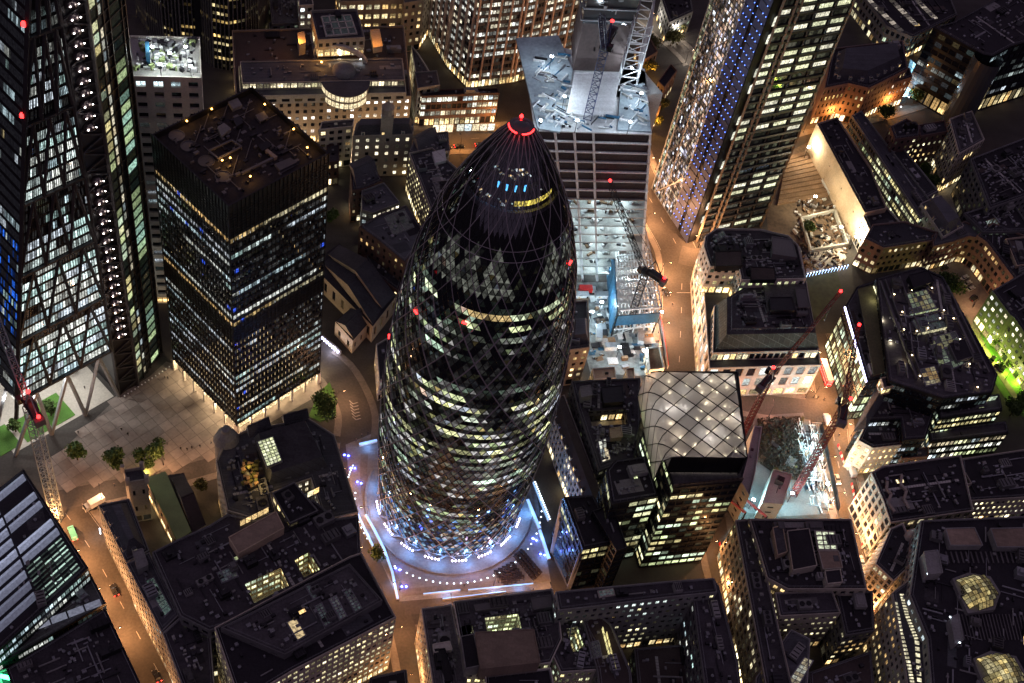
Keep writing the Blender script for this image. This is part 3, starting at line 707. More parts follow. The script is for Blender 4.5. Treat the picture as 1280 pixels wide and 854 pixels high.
    plate([(291, 153), (300, 150), (304, 158), (296, 163)], 1.6, 'cooling_unit', 'metal_dark'); plate([(322, 186), (334, 180), (340, 186), (328, 193)], 1.4, 'cooling_unit', 'metal_dark')
    fr = MB(); f4 = [inv(*p_) for p_ in ((261, 192), (290, 179), (302, 187), (273, 202))]
    for i in range(4): fr.bar((*f4[i], zr + 1.2), (*f4[(i + 1) % 4], zr + 1.2), .5); fr.bar((*f4[i], zr), (*f4[i], zr + 1.2), .3)
    fr.build('plant_frame', 'metal_grey2', t)
    d1, d2, d3, d4 = inv(302, 219), inv(345, 198), inv(329, 187), inv(345, 200); du = MB(); du.bar((*d1, zr + .6), (*d2, zr + .6), .8); du.build('duct', 'metal_grey2', t)
    du = MB(); du.bar((*d3, zr + .6), (*d4, zr + .6), 1.1); du.build('duct', 'stone_warm', t)
    la = lampdata('roof_lamp_glow', (1, .5, .1), 150, .15)
    for px, py in ((265, 142), (234, 157), (331, 136), (367, 167), (384, 190), (278, 206), (288, 203), (313, 226)):
        c = inv(px, py); b = MB(); b.tube((c.x, c.y, zr), (c.x, c.y, zr + 1.7), .08, .06); b.lathe((c.x, c.y, zr + 1.6), [(.1, 0), (.32, .2), (.2, .5), (.01, .55)], 8, 1); o = b.build('roof_lamp', ['metal_dark', 'lamp_amber'], t)
        link('roof_lamp_light', la, t, (c.x, c.y, zr + 2.6))
    m = MB(); rr2 = random.Random(3)
    for k in range(130):
        c = (rr2.uniform(-h + 3, h - 3), rr2.uniform(-h + 3, h - 3)); m.box((*c, zr), (rr2.uniform(.3, 1.8), rr2.uniform(.3, 1.2), rr2.uniform(.2, 1)), 0, rr2.choice((0, 1)))
        if k % 4 == 0: m.bar((*c, zr + .3), (c[0] + rr2.choice((0, 7)), c[1] + rr2.choice((0, 6)) + .01, zr + .3), .2, 1)
    m.build('roof_vents', ['metal_dark', 'metal_grey2'], t, kind='stuff')
    # link block and stepped foot on the square side
    return t
square_tower()

# =================================================================== wedge-shaped steel-framed tower at the left edge
def wedge_tower():
    R = random.Random(21); A = P(18, 568).to_2d(); B = P(147, 494).to_2d(); dr = (B - A).normalized(); nl = Vector((-dr.y, dr.x))
    t = thing('wedge_tower', 'dark wedge-shaped glass tower on steel legs with a lit lift spine', 'tower', (B.x, B.y, 0)); org = (B.x, B.y, 0); FOOT.append(ccw([A, B, B + nl * 45, A + nl * 45]))
    top = onwall(33, 31, A, B); k = (top.to_2d() - A).dot(dr) / top.z   # the south edge leans inwards
    def pt(u, z, d=0.0):
        x0 = k * z; L = (B - A).length; q = A + dr * lerp(x0, L, u) - nl * d; return Vector((q.x, q.y, z))
    ZB, ZT, fh = 27.0, 224.0, 4.0; nf = int((ZT - ZB) / fh); wl, gl = MB(), MB(); bars = MB(); nb = 30
    for f in range(nf):
        z = ZB + f * fh; up = z + fh; wl.poly([pt(0, z), pt(1, z), pt(1, z + .7), pt(0, z + .7)]); wl.poly([pt(0, up - .45), pt(1, up - .45), pt(1, up), pt(0, up)])
        pr = .1 if f % 7 == 6 else (.95 if f < 12 or f in (29, 30, 31, 32, 36, 37, 38) else R.choice((.2, .5, .8, .92))); on = R.random() < pr; col = R.choice(COOL); fb = R.uniform(.45, 1.1)
        for i in range(nb):
            if R.random() < .14: on = R.random() < pr; col = R.choice(COOL)
            g = tone(col, fb * R.choice((.2, .5, .7, 1, 1.5)) * .8) if on else (R.choice((0, .012)),) * 3
            gl.poly([pt((i + .06) / nb, z + .7), pt((i + .94) / nb, z + .7), pt((i + .94) / nb, up - .45), pt((i + .06) / nb, up - .45)], 0, g)
    for i in range(nb + 1): bars.bar(pt(i / nb, ZB, .12), pt(i / nb, ZT, .12), .18, 0, False)
    # south slope, leaning back, and west and north sides
    def ps(v, z):
        q = A + dr * (k * z) + nl * (48 * v); return Vector((q.x, q.y, z))
    for f in range(nf):
        z = ZB + f * fh; up = z + fh; pr = R.choice((.05, .15, .3, .6)); on = R.random() < pr; cs = COOL[0]; blue = 5 < f < 17
        wl.poly([ps(1, z), ps(0, z), ps(0, z + 1.0), ps(1, z + 1.0)]); wl.poly([ps(1, up - .3), ps(0, up - .3), ps(0, up), ps(1, up)])
        for i in range(60):
            if R.random() < .15: on = R.random() < pr; cs = R.choice(COOL + COOL + WARM[1:2])
            g = tone(cs, R.choice((.02, .05, .1, .2, .35))) if on else (.005, .005, .006)
            if blue and R.random() < .5 - .2 * abs(f - 11) / 6 and i < 30: e_ = R.choice((.03, .08, .2, .5, .8)); g = (.02 * e_, .14 * e_, .8 * e_)
            gl.poly([ps((i + .94) / 60, z + 1.0), ps((i + .06) / 60, z + 1.0), ps((i + .06) / 60, up - .3), ps((i + .94) / 60, up - .3)], 0, g)
    far = [B + nl * 48, A + nl * 48]
    wl.poly([(B.x, B.y, ZB), (*far[0], ZB), (*far[0], ZT), (B.x, B.y, ZT)]); wl.poly([(*far[0], ZB), ps(1, ZB), ps(1, ZT), (*far[0], ZT)]); wl.poly([pt(0, ZB), ps(1, ZB), (*far[0], ZB), pt(1, ZB)], 0)
    wl.poly([pt(0, ZT), pt(1, ZT), (*far[0], ZT), ps(1, ZT)])
    wl.build('wall', 'metal_black', t, org); gl.build('window', 'office_glass', t, org, glow=True, kind='stuff'); bars.build('mullion', 'metal_dark', t, org, kind='stuff')
    # megaframe: diagonals over seven storeys and the legs below
    for f in range(0, nf - 6, 7):
        for (ua, ub) in ((0, .34), (.34, .67), (.67, 1)):
            z, zz = ZB + f * fh, ZB + (f + 7) * fh; m = (ua + ub) / 2
            b = MB(); b.bar(pt(ua, z, .7), pt(m, zz, .7), .8); b.bar(pt(ub, z, .7), pt(m, zz, .7), .8); b.build('frame_diagonal', 'metal_dark2', t, org)
        b = MB(); b.bar(pt(0, ZB + f * fh, .6), pt(1, ZB + f * fh, .6), .9); b.build('frame_beam', 'metal_dark2', t, org)
    b = MB(); b.bar(pt(0, ZB - 8, .6), pt(0, ZT, .6), 1.1); b.build('corner_column', 'metal_dark2', t, org)
    for (u0, u1) in ((.0, .2), (.34, .2), (.34, .52), (.67, .52), (.67, .86), (1.0, .86)):
        b = MB(); b.bar(pt(u1, ZB, .7), pt(u0, .1, .7), 1.0); b.build('steel_leg', 'metal_grey', t, org)
    for v in (.25, .5, .75):
        b = MB(); b.bar(ps(v - .12, ZB), ps(v, .1), 1.0); b.bar(ps(v + .12, ZB), ps(v, .1), 1.0); b.build('steel_leg', 'metal_grey', t, org)
    # lift spine
    D = P(172, 481).to_2d(); e = (D - B).normalized(); w_ = (D - B).length; ne = Vector((e.y, -e.x))
    core = [B + e * .4, D, D + nl * 20, B + nl * 20]; b = MB(); b.prism(ccw(core), 0, 226, 0); b.build('lift_spine', 'metal_black', t, org)
    def pc(u, z, d=.4): q = B + e * (.4 + (w_ - .4) * u) + ne * d; return Vector((q.x, q.y, z))
    br = MB()
    for z in range(0, 224, 8):
        for u in (0, 1): br.bar(pc(u, z), pc(u, z + 8), .9, 0, False)
        br.bar(pc(0, z), pc(1, z + 4), .5, 0, False); br.bar(pc(1, z + 4), pc(0, z + 8), .5, 0, False); br.bar(pc(.0, z + 8), pc(1, z + 8), .35, 0, False)
    br.build('spine_bracing', 'metal_dark2', t, org)
    z = 33.0; cnt = 0
    while z < 222:
        if not (108 < z < 126):
            c = pc(.45, z, .3); m = MB(); m.lathe((c.x, c.y, c.z), [(1.9, 0), (1.8, .7), (1.35, 1.4), (.7, 1.8), (.01, 1.9)], 12, 0); o = m.build('spine_dome', 'brown_metal', t, org, smooth=True)
            for s in (-1.25, 1.25):
                m = MB(); q = pc(.45, z + .9, 2.3); q = q + Vector((e.x, e.y, 0)) * s; m.lathe((q.x, q.y, q.z), [(.05, 0), (.25, .22), (.01, .45)], 6, 0); m.build('bulkhead_lamp', 'dot_warm2', t, org)
        z += 4.35
    # glass lift lobbies beside the spine
    E = P(195, 450).to_2d() ; d2 = (E - D).normalized(); L2 = (E - D).length; n2 = Vector((d2.y, -d2.x)); E = D + d2 * 17; L2 = (E - D).length
    b = MB(); b.prism(ccw([D + d2 * .3, E, E + nl * 14 - e * 2, D + nl * 14]), 0, 214, 0); b.build('lobby_block', 'metal_black', t, org)
    def pl(u, z, d=.15): q = D + d2 * (.3 + (L2 - .3) * u) + n2 * d; return Vector((q.x, q.y, z))
    g3 = MB(); fr = MB()
    for f in range(52):
        z = 2 + f * 4.05
        for (u0, u1, pr, pal) in ((.04, .2, .75, GREEN), (.23, .33, .6, WHITE), (.55, .85, .65 if (f % 13) < 9 else .05, [(.5, .75, .45), (.6, .78, .4), (.45, .75, .6)])):
            on = R.random() < pr; e_ = R.uniform(.12, .6) if on else .008; g3.poly([pl(u0, z), pl(u1, z), pl(u1, z + 3.3), pl(u0, z + 3.3)], 0, tuple(c * e_ for c in R.choice(pal)))
        fr.bar(pl(0, z - .3, .3), pl(1, z - .3, .3), .4, 0, False)
    for u in (0, .215, .36, .52, .88, 1): fr.bar(pl(u, 0, .3), pl(u, 214, .3), .5, 0, False)
    g3.build('lift_lobby_window', 'office_glass', t, org, glow=True, kind='stuff'); fr.build('lobby_frame', 'metal_dark', t, org)
    for px, py in ((31, 31), (29, 145)):
        q = onwall(px, py, A, B); m = MB(); m.box((q.x, q.y - .5, q.z), (1, 1, 1.2)); m.build('aviation_light', 'lamp_red', t, org)
    return A, B, dr, nl
WA, WB, WDR, WNL = wedge_tower()

# =================================================================== tall slab tower with blue points of light
def slab_tower():
    R = random.Random(31); L = P(840, 274).to_2d(); F = P(859, 304).to_2d(); L0 = P(812, 236).to_2d(); H = 203.0
    Rr = P(950, 283).to_2d(); C0 = P(878, 290).to_2d()
    t = thing('slab_tower', 'tall stepped office tower dotted with blue points of light beside a glittering atrium wall', 'tower', (F.x, F.y, 0)); org = (F.x, F.y, 0)
    d1 = (F - L).normalized(); n1 = Vector((d1.y, -d1.x))
    if n1.dot(CAMV.to_2d() - F) < 0: n1 = -n1
    L0 = L - d1 * (L - L0).length
    C0 = F + (Rr - F) * .12; dc = (Rr - C0).normalized(); nc = Vector((dc.y, -dc.x))
    if nc.dot(CAMV.to_2d() - C0) < 0: nc = -nc
    back = -n1 * 34
    pl = ccw([L0, L, F, C0, Rr, Rr + (L0 - F) * .9]); FOOT.append(pl); b = MB(); b.prism(ccw([L0, L, F - n1 * .2, C0 - nc * .3, Rr - nc * .3, Rr + (L0 - F) * .9]), 0, H, 0); b.build('wall', 'metal_black', t, org)
    # solid core face with points of blue light
    def pf(u, z, d=.25): q = L + (F - L) * u + n1 * d; return Vector((q.x, q.y, z))
    b = MB(); b.poly([pf(0, 0), pf(.42, 0), pf(.42, H), pf(0, H)]); b.poly([pf(.56, 0), pf(1, 0), pf(1, H), pf(.56, H)]); b.poly([pf(.42, 0, .02), pf(.56, 0, .02), pf(.56, H, .02), pf(.42, H, .02)], 1)
    for z in range(4, int(H), 4): b.bar(pf(0, z, .3), pf(1, z, .3), .25, 2, False)
    b.build('core_cladding', ['core_blue', 'metal_black', 'metal_dark2'], t, org)
    b = MB()
    for z in range(3, int(H), 4):
        for k in range(7):
            u = (k + .5 + (.25 if (z // 4) % 2 else -.25)) / 7
            if R.random() < .8: q = pf(u, z + 1, .45); b.box((q.x, q.y, q.z), (.24, .24, .24), 0)
    b.build('blue_point_light', 'dot_blue', t, org, kind='stuff')
    # atrium wall: behind its glass, rooms full of small lights
    def pa(u, z, d=.15): q = L0 + (L - L0) * u + n1 * d; return Vector((q.x, q.y, z))
    g = MB(); fr = MB(); nb = 22
    for f in range(int(H / 2.05)):
        z = f * 2.05
        for k in range(nb):
            edge = k < 3; e = R.choice((.03, .06, .12, .3, .55, .9)) * (.8 if not edge else .6); col = R.choice([(1, .68, .5), (1, .75, .6), (1, .8, .55), (.85, .8, 1), (1, .6, .4)]) if not edge else R.choice([(.85, .9, .5), (.9, .9, .65)])
            if 3 <= k <= 10 and not (z < 24): e *= .3
            if R.random() < .06: e = 1.1; col = (.85, .9, 1)
            g.poly([pa((k + .06) / nb, z + .2), pa((k + .94) / nb, z + .2), pa((k + .94) / nb, z + 1.9), pa((k + .06) / nb, z + 1.9)], 0, tuple(c * e for c in col))
        if f % 2 == 0: fr.bar(pa(0, z, .3), pa(1, z, .3), .3, 0, False)
    for u in (0, .14, .5, 1): fr.bar(pa(u, 0, .3), pa(u, H, .3), .5, 0, False)
    for z in range(0, int(H), 25): fr.bar(pa(.14, z, .35), pa(1, z + 25, .35), .4, 0, False)
    g.build('atrium_window', 'glitter', t, org, glow=True, kind='stuff'); fr.build('atrium_frame', 'metal_grey', t, org)
    # office face: each window a part
    def pc(u, z, d=0.0): q = C0 + (Rr - C0) * u + nc * d; return Vector((q.x, q.y, z))
    cols = [(.03, .15), (.2, .25), (.29, .47), (.54, .725), (.79, .97)]; fh = 4.12; nf = int(H / fh); spand = MB(); meshes = {}
    fl_on = [R.random() < .38 for _ in range(nf)]
    import itertools
    for f in range(nf):
        z = f * fh
        if f in (3, 4, 5, 8, 12, 13, 21, 25, 26, 33): fl_on[f] = False
        if f in (7, 15, 16, 17, 18, 19, 22, 23, 28, 29, 30, 31, 32, 34, 35, 36): fl_on[f] = True
        spand.bar(pc(0, z, .12), pc(1, z, .12), 1.15, 0, False)
        for ci, (u0, u1) in enumerate(cols):
            on = R.random() < (.93 if fl_on[f] else .12); 
            if ci == 0: on = R.random() < (.5 if fl_on[f] else .15)
            if ci == 1: on = False
            m = MB(); nsub = 3
            base = R.choice([(.95, .95, .6), (.98, .94, .72), (.9, .93, .6)]); fb = R.uniform(.55, 1.0)
            for q in range(nsub):
                ua, ub = lerp(u0, u1, (q + .04) / nsub), lerp(u0, u1, (q + .96) / nsub); e = fb * R.uniform(.6, 1.1) if on else R.choice((.004, .01, .05))
                m.poly([pc(ua, z + .9), pc(ub, z + .9), pc(ub, z + 3.5), pc(ua, z + 3.5)], 0, tuple(c * e for c in base))
            m.build('window', 'office_glass', t, org, glow=True)
    spand.build('spandrel', 'metal_dark2', t, org)
    for u in (0, .185, .26, 1.0):
        b = MB(); b.bar(pc(u, 0, .35), pc(u, H, .35), .9, 0, False); b.build('corner_fin' if u in (0, 1.0) else 'facade_rib', 'steel_brown', t, org)
    th = MB()
    for u in (.505, .757): th.bar(pc(u, 0, .2), pc(u, H, .2), .5, 0, False)
    th.build('facade_mullion', 'metal_dark2', t, org)
    for z in range(12, int(H) - 8, 24):  # brackets in the notch, their lighting put in as glow
        for k in (0, 8):
            b = MB(); g_ = R.uniform(.3, .9); u = pc(-.035, z + k); b.poly([pc(-.05, z + k, .5), pc(.0, z + k, .5), pc(.0, z + k + 5, .5), pc(-.05, z + k + 4, .5)], 0, (g_, g_, g_ * .8)); b.build('lit_notch_bracket', 'office_glass', t, org, glow=True)
    g2 = MB(); d = MB()
slab_tower()

# =================================================================== styles
ST = dict(
 stone=style(wall='stone', lit=.35, pal=WARM, e=.7, base=4.5, base_lit=.75), warm=style(wall='stone_warm', lit=.5, pal=WARM, e=.8, ww=.45, wh=.5, base=4.5, base_lit=.9), pale=style(wall='stone_pale', lit=.35, pal=WHITE, e=.7, base=4.5, base_lit=.75),
 dark=style(wall='concrete_dark', lit=.22, pal=GREEN, e=.55, ww=.6, base=4.5, base_lit=.6), brick=style(wall='brick_dark', lit=.2, pal=WARM, e=.6, ww=.4, wh=.5, base=4.5, base_lit=.6), red=style(wall='brick_red', lit=.3, pal=WARM, e=.7, ww=.42, wh=.5, base=4.5, base_lit=.7),
 office=style(wall='metal_dark', lit=.5, pal=GREEN, e=.6, ww=.86, wh=.66, bay=1.6, run=.85, glass='office_glass'), ofdark=style(wall='metal_black', lit=.18, pal=COOL, e=.5, ww=.86, wh=.6, bay=1.7, run=.8, glass='office_glass'),
 grey=style(wall='stone_grey', lit=.25, pal=WHITE, e=.6, ww=.5, base=4.5, base_lit=.7), none=style(base=0, wall='concrete_dark', lit=0, ww=.3, wh=.3, bay=6), court=style(base=0, wall='stone_warm', lit=.85, pal=GREEN, e=.75, ww=.82, wh=.62, bay=1.9, run=.9, floor=3.4),
)
def S(k, **kw): d = dict(ST[k]); d.update(kw); return d

# =================================================================== building with the quilted roof and its stepped glass front
def quilt():
    b = Bld('quilted_roof_building', 'stepped glass office building under a glowing quilted canopy roof', seed=4)
    front = S('office', lit=.36, pal=GREEN, e=.55, bay=3.0, ww=.88, wh=.62, floor=3.9, rec=.15, run=.72, parts=True); ZF = 52
    # main block: its front edge is the lower right part of the roof terrace
    b.vol([(842, 612), (926, 604), (934, 574), (922, 466), (822, 466), (812, 520)], 0, ZF, S('office', lit=.36, pal=GREEN + [(1, .85, .45)], e=.62, bay=3.0, ww=.86, wh=.6, run=.72, parts=True), roof='roof_slab', clutter=0)
    b.vol([(764, 632), (822, 622), (806, 572), (768, 577), (757, 590)], 0, 40, front, roof='roof_black', clutter=3)
    b.vol([(728, 688), (772, 680), (741, 620), (704, 623)], 0, 27, S('office', lit=.14, pal=GREEN, bay=3.2, wh=.7), roof='roof_black', clutter=3)
    b.vol([(770, 690), (784, 686), (765, 632), (740, 640)], 0, 30, S('office', lit=.14, pal=GREEN, bay=3.2, wh=.7), roof='roof_black', clutter=2)
    o = b.org
    # terrace below the canopy
    q = P2([(838, 576), (934, 574), (926, 602), (842, 610)], ZF + .1); m = MB()
    for i in range(14): p_ = lerp(q[3], q[2], (i + .5) / 14); m.box((p_.x, p_.y, ZF), (2.4, .5, 2.2), math.atan2((q[2] - q[3]).y, (q[2] - q[3]).x))
    m.build('terrace_rail', 'steel_brown', b.root, o)
    # canopy: three edges lifted; cushions are parts, held in a diagonal steel net
    ZC = ZF + 10; c4 = [P(820, 465, ZC), P(918, 467, ZC), P(934, 573, ZC), P(841, 572, ZC)]
    f = lambda u, v: lerp(lerp(c4[0], c4[1], u), lerp(c4[3], c4[2], u), v)
    def surf(u, v):
        p = f(max(u, 0), v)
        if u < .0:   # the canopy curls down over the west side
            t = -u; d = (f(0, v) - f(.1, v)).normalized(); a = min(t / .16, 1) * 1.45
            p = f(0, v) + d * (math.sin(a) * 3.2) + Vector((0, 0, -(1 - math.cos(a)) * 3.2 - max(0, t - .16) * 40))
        return p
    nu, nv = 3.5, 5.0; net = MB(); k = 0; R = b.R
    def inframe(u, v): return -.62 <= u <= 1.001 and -.001 <= v <= 1.001
    cells = []
    for i in range(-9, 14):
        for j in range(-9, 16):
            if (i + j) % 2: continue
            uc, vc = i / (2 * nu), j / (2 * nv); hu, hv = 1 / (2 * nu), 1 / (2 * nv)
            if -.001 <= vc <= 1.001 and -.6 <= uc <= 1.001: cells.append((uc, vc, hu, hv))
    def clip(poly, fn):
        out = []
        for a_, b_ in zip(poly, poly[1:] + poly[:1]):
            fa, fb_ = fn(a_), fn(b_)
            if fa >= 0: out.append(a_)
            if (fa >= 0) != (fb_ >= 0): t = fa / (fa - fb_); out.append((lerp(a_[0], b_[0], t), lerp(a_[1], b_[1], t)))
        return out
    for uc, vc, hu, hv in cells:
        pg = [(uc, vc - hv), (uc + hu, vc), (uc, vc + hv), (uc - hu, vc)]
        for fn in (lambda p: p[0] + .44, lambda p: 1 - p[0], lambda p: p[1], lambda p: 1 - p[1]): pg = clip(pg, fn) if pg else pg
        if len(pg) < 3: continue
        m = MB(); cx = sum(p[0] for p in pg) / len(pg); cy = sum(p[1] for p in pg) / len(pg)
        # pillow: rings rising from the clamped edge to the middle
        rings = []
        for s, h in ((1, 0), (.8, .18), (.5, .28), (.0, .32)):
            rings.append([])
            for (u, v) in [(lerp(p[0], q_[0], t), lerp(p[1], q_[1], t)) for p, q_ in zip(pg, pg[1:] + pg[:1]) for t in (0, .5)]:
                pt = surf(lerp(cx, u, s), lerp(cy, v, s)); n_ = Vector((0, 0, 1)) if cx > 0 else Vector((-.9, -.1, .35)); rings[-1].append(pt + n_ * h)
        for A, B_ in zip(rings, rings[1:]):
            for q_ in range(len(A)):
                r_ = (q_ + 1) % len(A); m.poly([A[q_], A[r_], B_[r_], B_[q_]])
        m.build('roof_cushion', 'cushion', b.root, o, smooth=True)
        for p, q_ in zip(pg, pg[1:] + pg[:1]):
            for t in range(2): net.bar(surf(lerp(p[0], q_[0], t / 2), lerp(p[1], q_[1], t / 2)) + Vector((0, 0, .12)), surf(lerp(p[0], q_[0], (t + 1) / 2), lerp(p[1], q_[1], (t + 1) / 2)) + Vector((0, 0, .12)), .26)
    net.build('canopy_net', 'metal_black', b.root, o)
    for A_, B_, hh in ((c4[3], c4[2], 9.2), (c4[2], c4[1], 9.2), (c4[0], c4[1], 9.2)):  # dark screens added to keep the canopy lamps' light off the terrace
        m = MB(); dn = Vector((0, 0, -hh)); ins_ = (sum(c4, Vector()) / 4 - (A_ + B_) / 2).normalized() * .6; A2, B2 = A_ + ins_ - Vector((0, 0, .3)), B_ + ins_ - Vector((0, 0, .3)); m.poly([A2 + dn, B2 + dn, B2, A2]); m.build('spill_screen', 'metal_black', b.root, o)
        k_ = MB()
        for q_ in range(9): k_.bar(lerp(A2, B2, q_ / 8), lerp(A2, B2, q_ / 8) + dn, .3)
        k_.build('spill_screen_post', 'metal_dark', b.root, o)
    l = lampdata('canopy_light', (1, .82, .62), 100, .3); l2 = lampdata('canopy_light', (1, .93, .86), 150, .3)
    for uc, vc, hu, hv in cells:
        if uc < -.05 or R.random() > .8: continue
        p = surf(min(max(uc, .04), .96), min(max(vc, .04), .96)); p.z -= R.uniform(1.4, 2.6); link('canopy_lamp', R.choice((l, l, l2)), b.root, p + Vector((R.uniform(-1.5, 1.5), R.uniform(-1.5, 1.5), 0)) - o)
    m = MB()
    for i in range(34):
        p = f(R.random(), R.random()); m.lathe((p.x, p.y, p.z - .55), [(.01, 0), (.3, .2), (.01, .45)], 6)
    m.build('spot_lamp', 'lamp_dotwarm', b.root, o, kind='stuff')
    # blue-lit glass gable beside the round tower
    A, B_ = P(692, 640, 24).to_2d(), P(706, 732, 0).to_2d()
    b.done()
def cushion_mat():
    m = bpy.data.materials.new('cushion'); m.use_nodes = True; N, L = m.node_tree.nodes, m.node_tree.links; N.clear(); o = N.new('ShaderNodeOutputMaterial')
    t = N.new('ShaderNodeBsdfTranslucent'); t.inputs[0].default_value = (.62, .6, .58, 1); d = N.new('ShaderNodeBsdfPrincipled'); d.inputs['Base Color'].default_value = (.55, .55, .55, 1); d.inputs['Roughness'].default_value = .35
    n = N.new('ShaderNodeTexNoise'); n.inputs['Scale'].default_value = .35; g = N.new('ShaderNodeNewGeometry'); L.new(g.outputs['Position'], n.inputs['Vector']); r = N.new('ShaderNodeMapRange'); r.inputs[3].default_value = .55; r.inputs[4].default_value = .85; L.new(n.outputs[0], r.inputs[0])
    mx = N.new('ShaderNodeMixShader'); L.new(r.outputs[0], mx.inputs[0]); L.new(d.outputs[0], mx.inputs[1]); L.new(t.outputs[0], mx.inputs[2])
    tr = N.new('ShaderNodeBsdfTransparent'); m2 = N.new('ShaderNodeMixShader'); m2.inputs[0].default_value = .12; L.new(mx.outputs[0], m2.inputs[1]); L.new(tr.outputs[0], m2.inputs[2]); L.new(m2.outputs[0], o.inputs[0]); MATS['cushion'] = m
cushion_mat(); emit('lamp_dotwarm', (1, .86, .6), 9, False)
quilt()

# blue mirrored gallery block next to the plaza
def gallery():
    b = Bld('mirrored_gallery', 'slanting glass gallery with a blue mirrored face beside the plaza', seed=8)
    z = 24; a = P(704, 624, z); c = P(727, 690, z); g0 = P(690, 690, 0); g1 = P(711, 735, 0); m = MB()
    m.poly([a, g0, g1, c]); m.bar(a, c, .8, 1); m.bar(g0, g1, .8, 1); m.bar(a, g0, 1.4, 1); m.bar(c, g1, 1.4, 1)
    e = Vector((3, 1, 0)); m.poly([a + e, c + e, c, a], 1); m.poly([c, g1, g1 + e, c + e], 1); b.ensure(g0); m.build('mirror_wall', ['glass_blue', 'metal_grey'], b.root, b.org); b.done()
gallery()

# =================================================================== tower with vertical fins, north
def finned():
    b = Bld('finned_tower', 'pale finned office tower with bright window bands, cut by the top edge', 'tower', seed=3)
    g = [P(*p, 0).to_2d() for p in ((526, 30), (558, 84), (584, 111), (640, 104), (735, 78), (720, -40), (560, -70))]
    st = S('office', wall='concrete_dark', lit=.75, pal=[(1, .93, .76), (.95, .97, .9), (1, .9, .66)], e=.62, bay=1.7, ww=.86, wh=.55, floor=3.9, run=.8, fin=(1.1, .75), finstep=3, base=5, base_lit=1.0)
    b.vol(g, 0, 112, st, world=True, fin_mat='fin_beige', clutter=2); pl = ccw(g)
    for px in (668, 682, 694):
        q = P(px, 78, 0); m = MB(); m.lathe((q.x, q.y, 0), [(2.3, 0), (2.3, 112)], 10); m.build('round_column', 'stone_warm', b.root, b.org, smooth=True)
    b.done()
finned()

# =================================================================== curved twin-lobed tower, north west
def lobed():
    b = Bld('curved_dark_tower', 'curved dark tower with amber window bands and thin vertical fins, top left', 'tower', seed=6)
    st = S('ofdark', lit=.7, pal=AMBER, e=.6, bay=1.7, ww=.7, wh=.42, floor=4, run=.86, fin=(.7, .35), floorlit=(.1, 1, 1.3))
    def gp(pts): return [P(*p, 0).to_2d() for p in pts]
    b.vol(gp([(172, 18), (186, 40), (206, 56), (228, 64), (248, 66), (252, -30), (180, -40)]), 0, 90, st, world=True, clutter=0, fin_mat='metal_grey2')
    b.vol(gp([(250, 70), (268, 84), (288, 88), (308, 84), (322, 74), (334, 52), (345, -30), (254, -40)]), 0, 90, st, world=True, clutter=0, fin_mat='metal_grey2')
    m = MB(); q = [P(*p, 0).to_2d() for p in ((246, 72), (254, 76), (256, 20), (248, 18))]; m.prism(ccw(q), 0, 92, 0); m.build('lift_shaft', 'metal_black', b.root, b.org); b.done()
lobed()

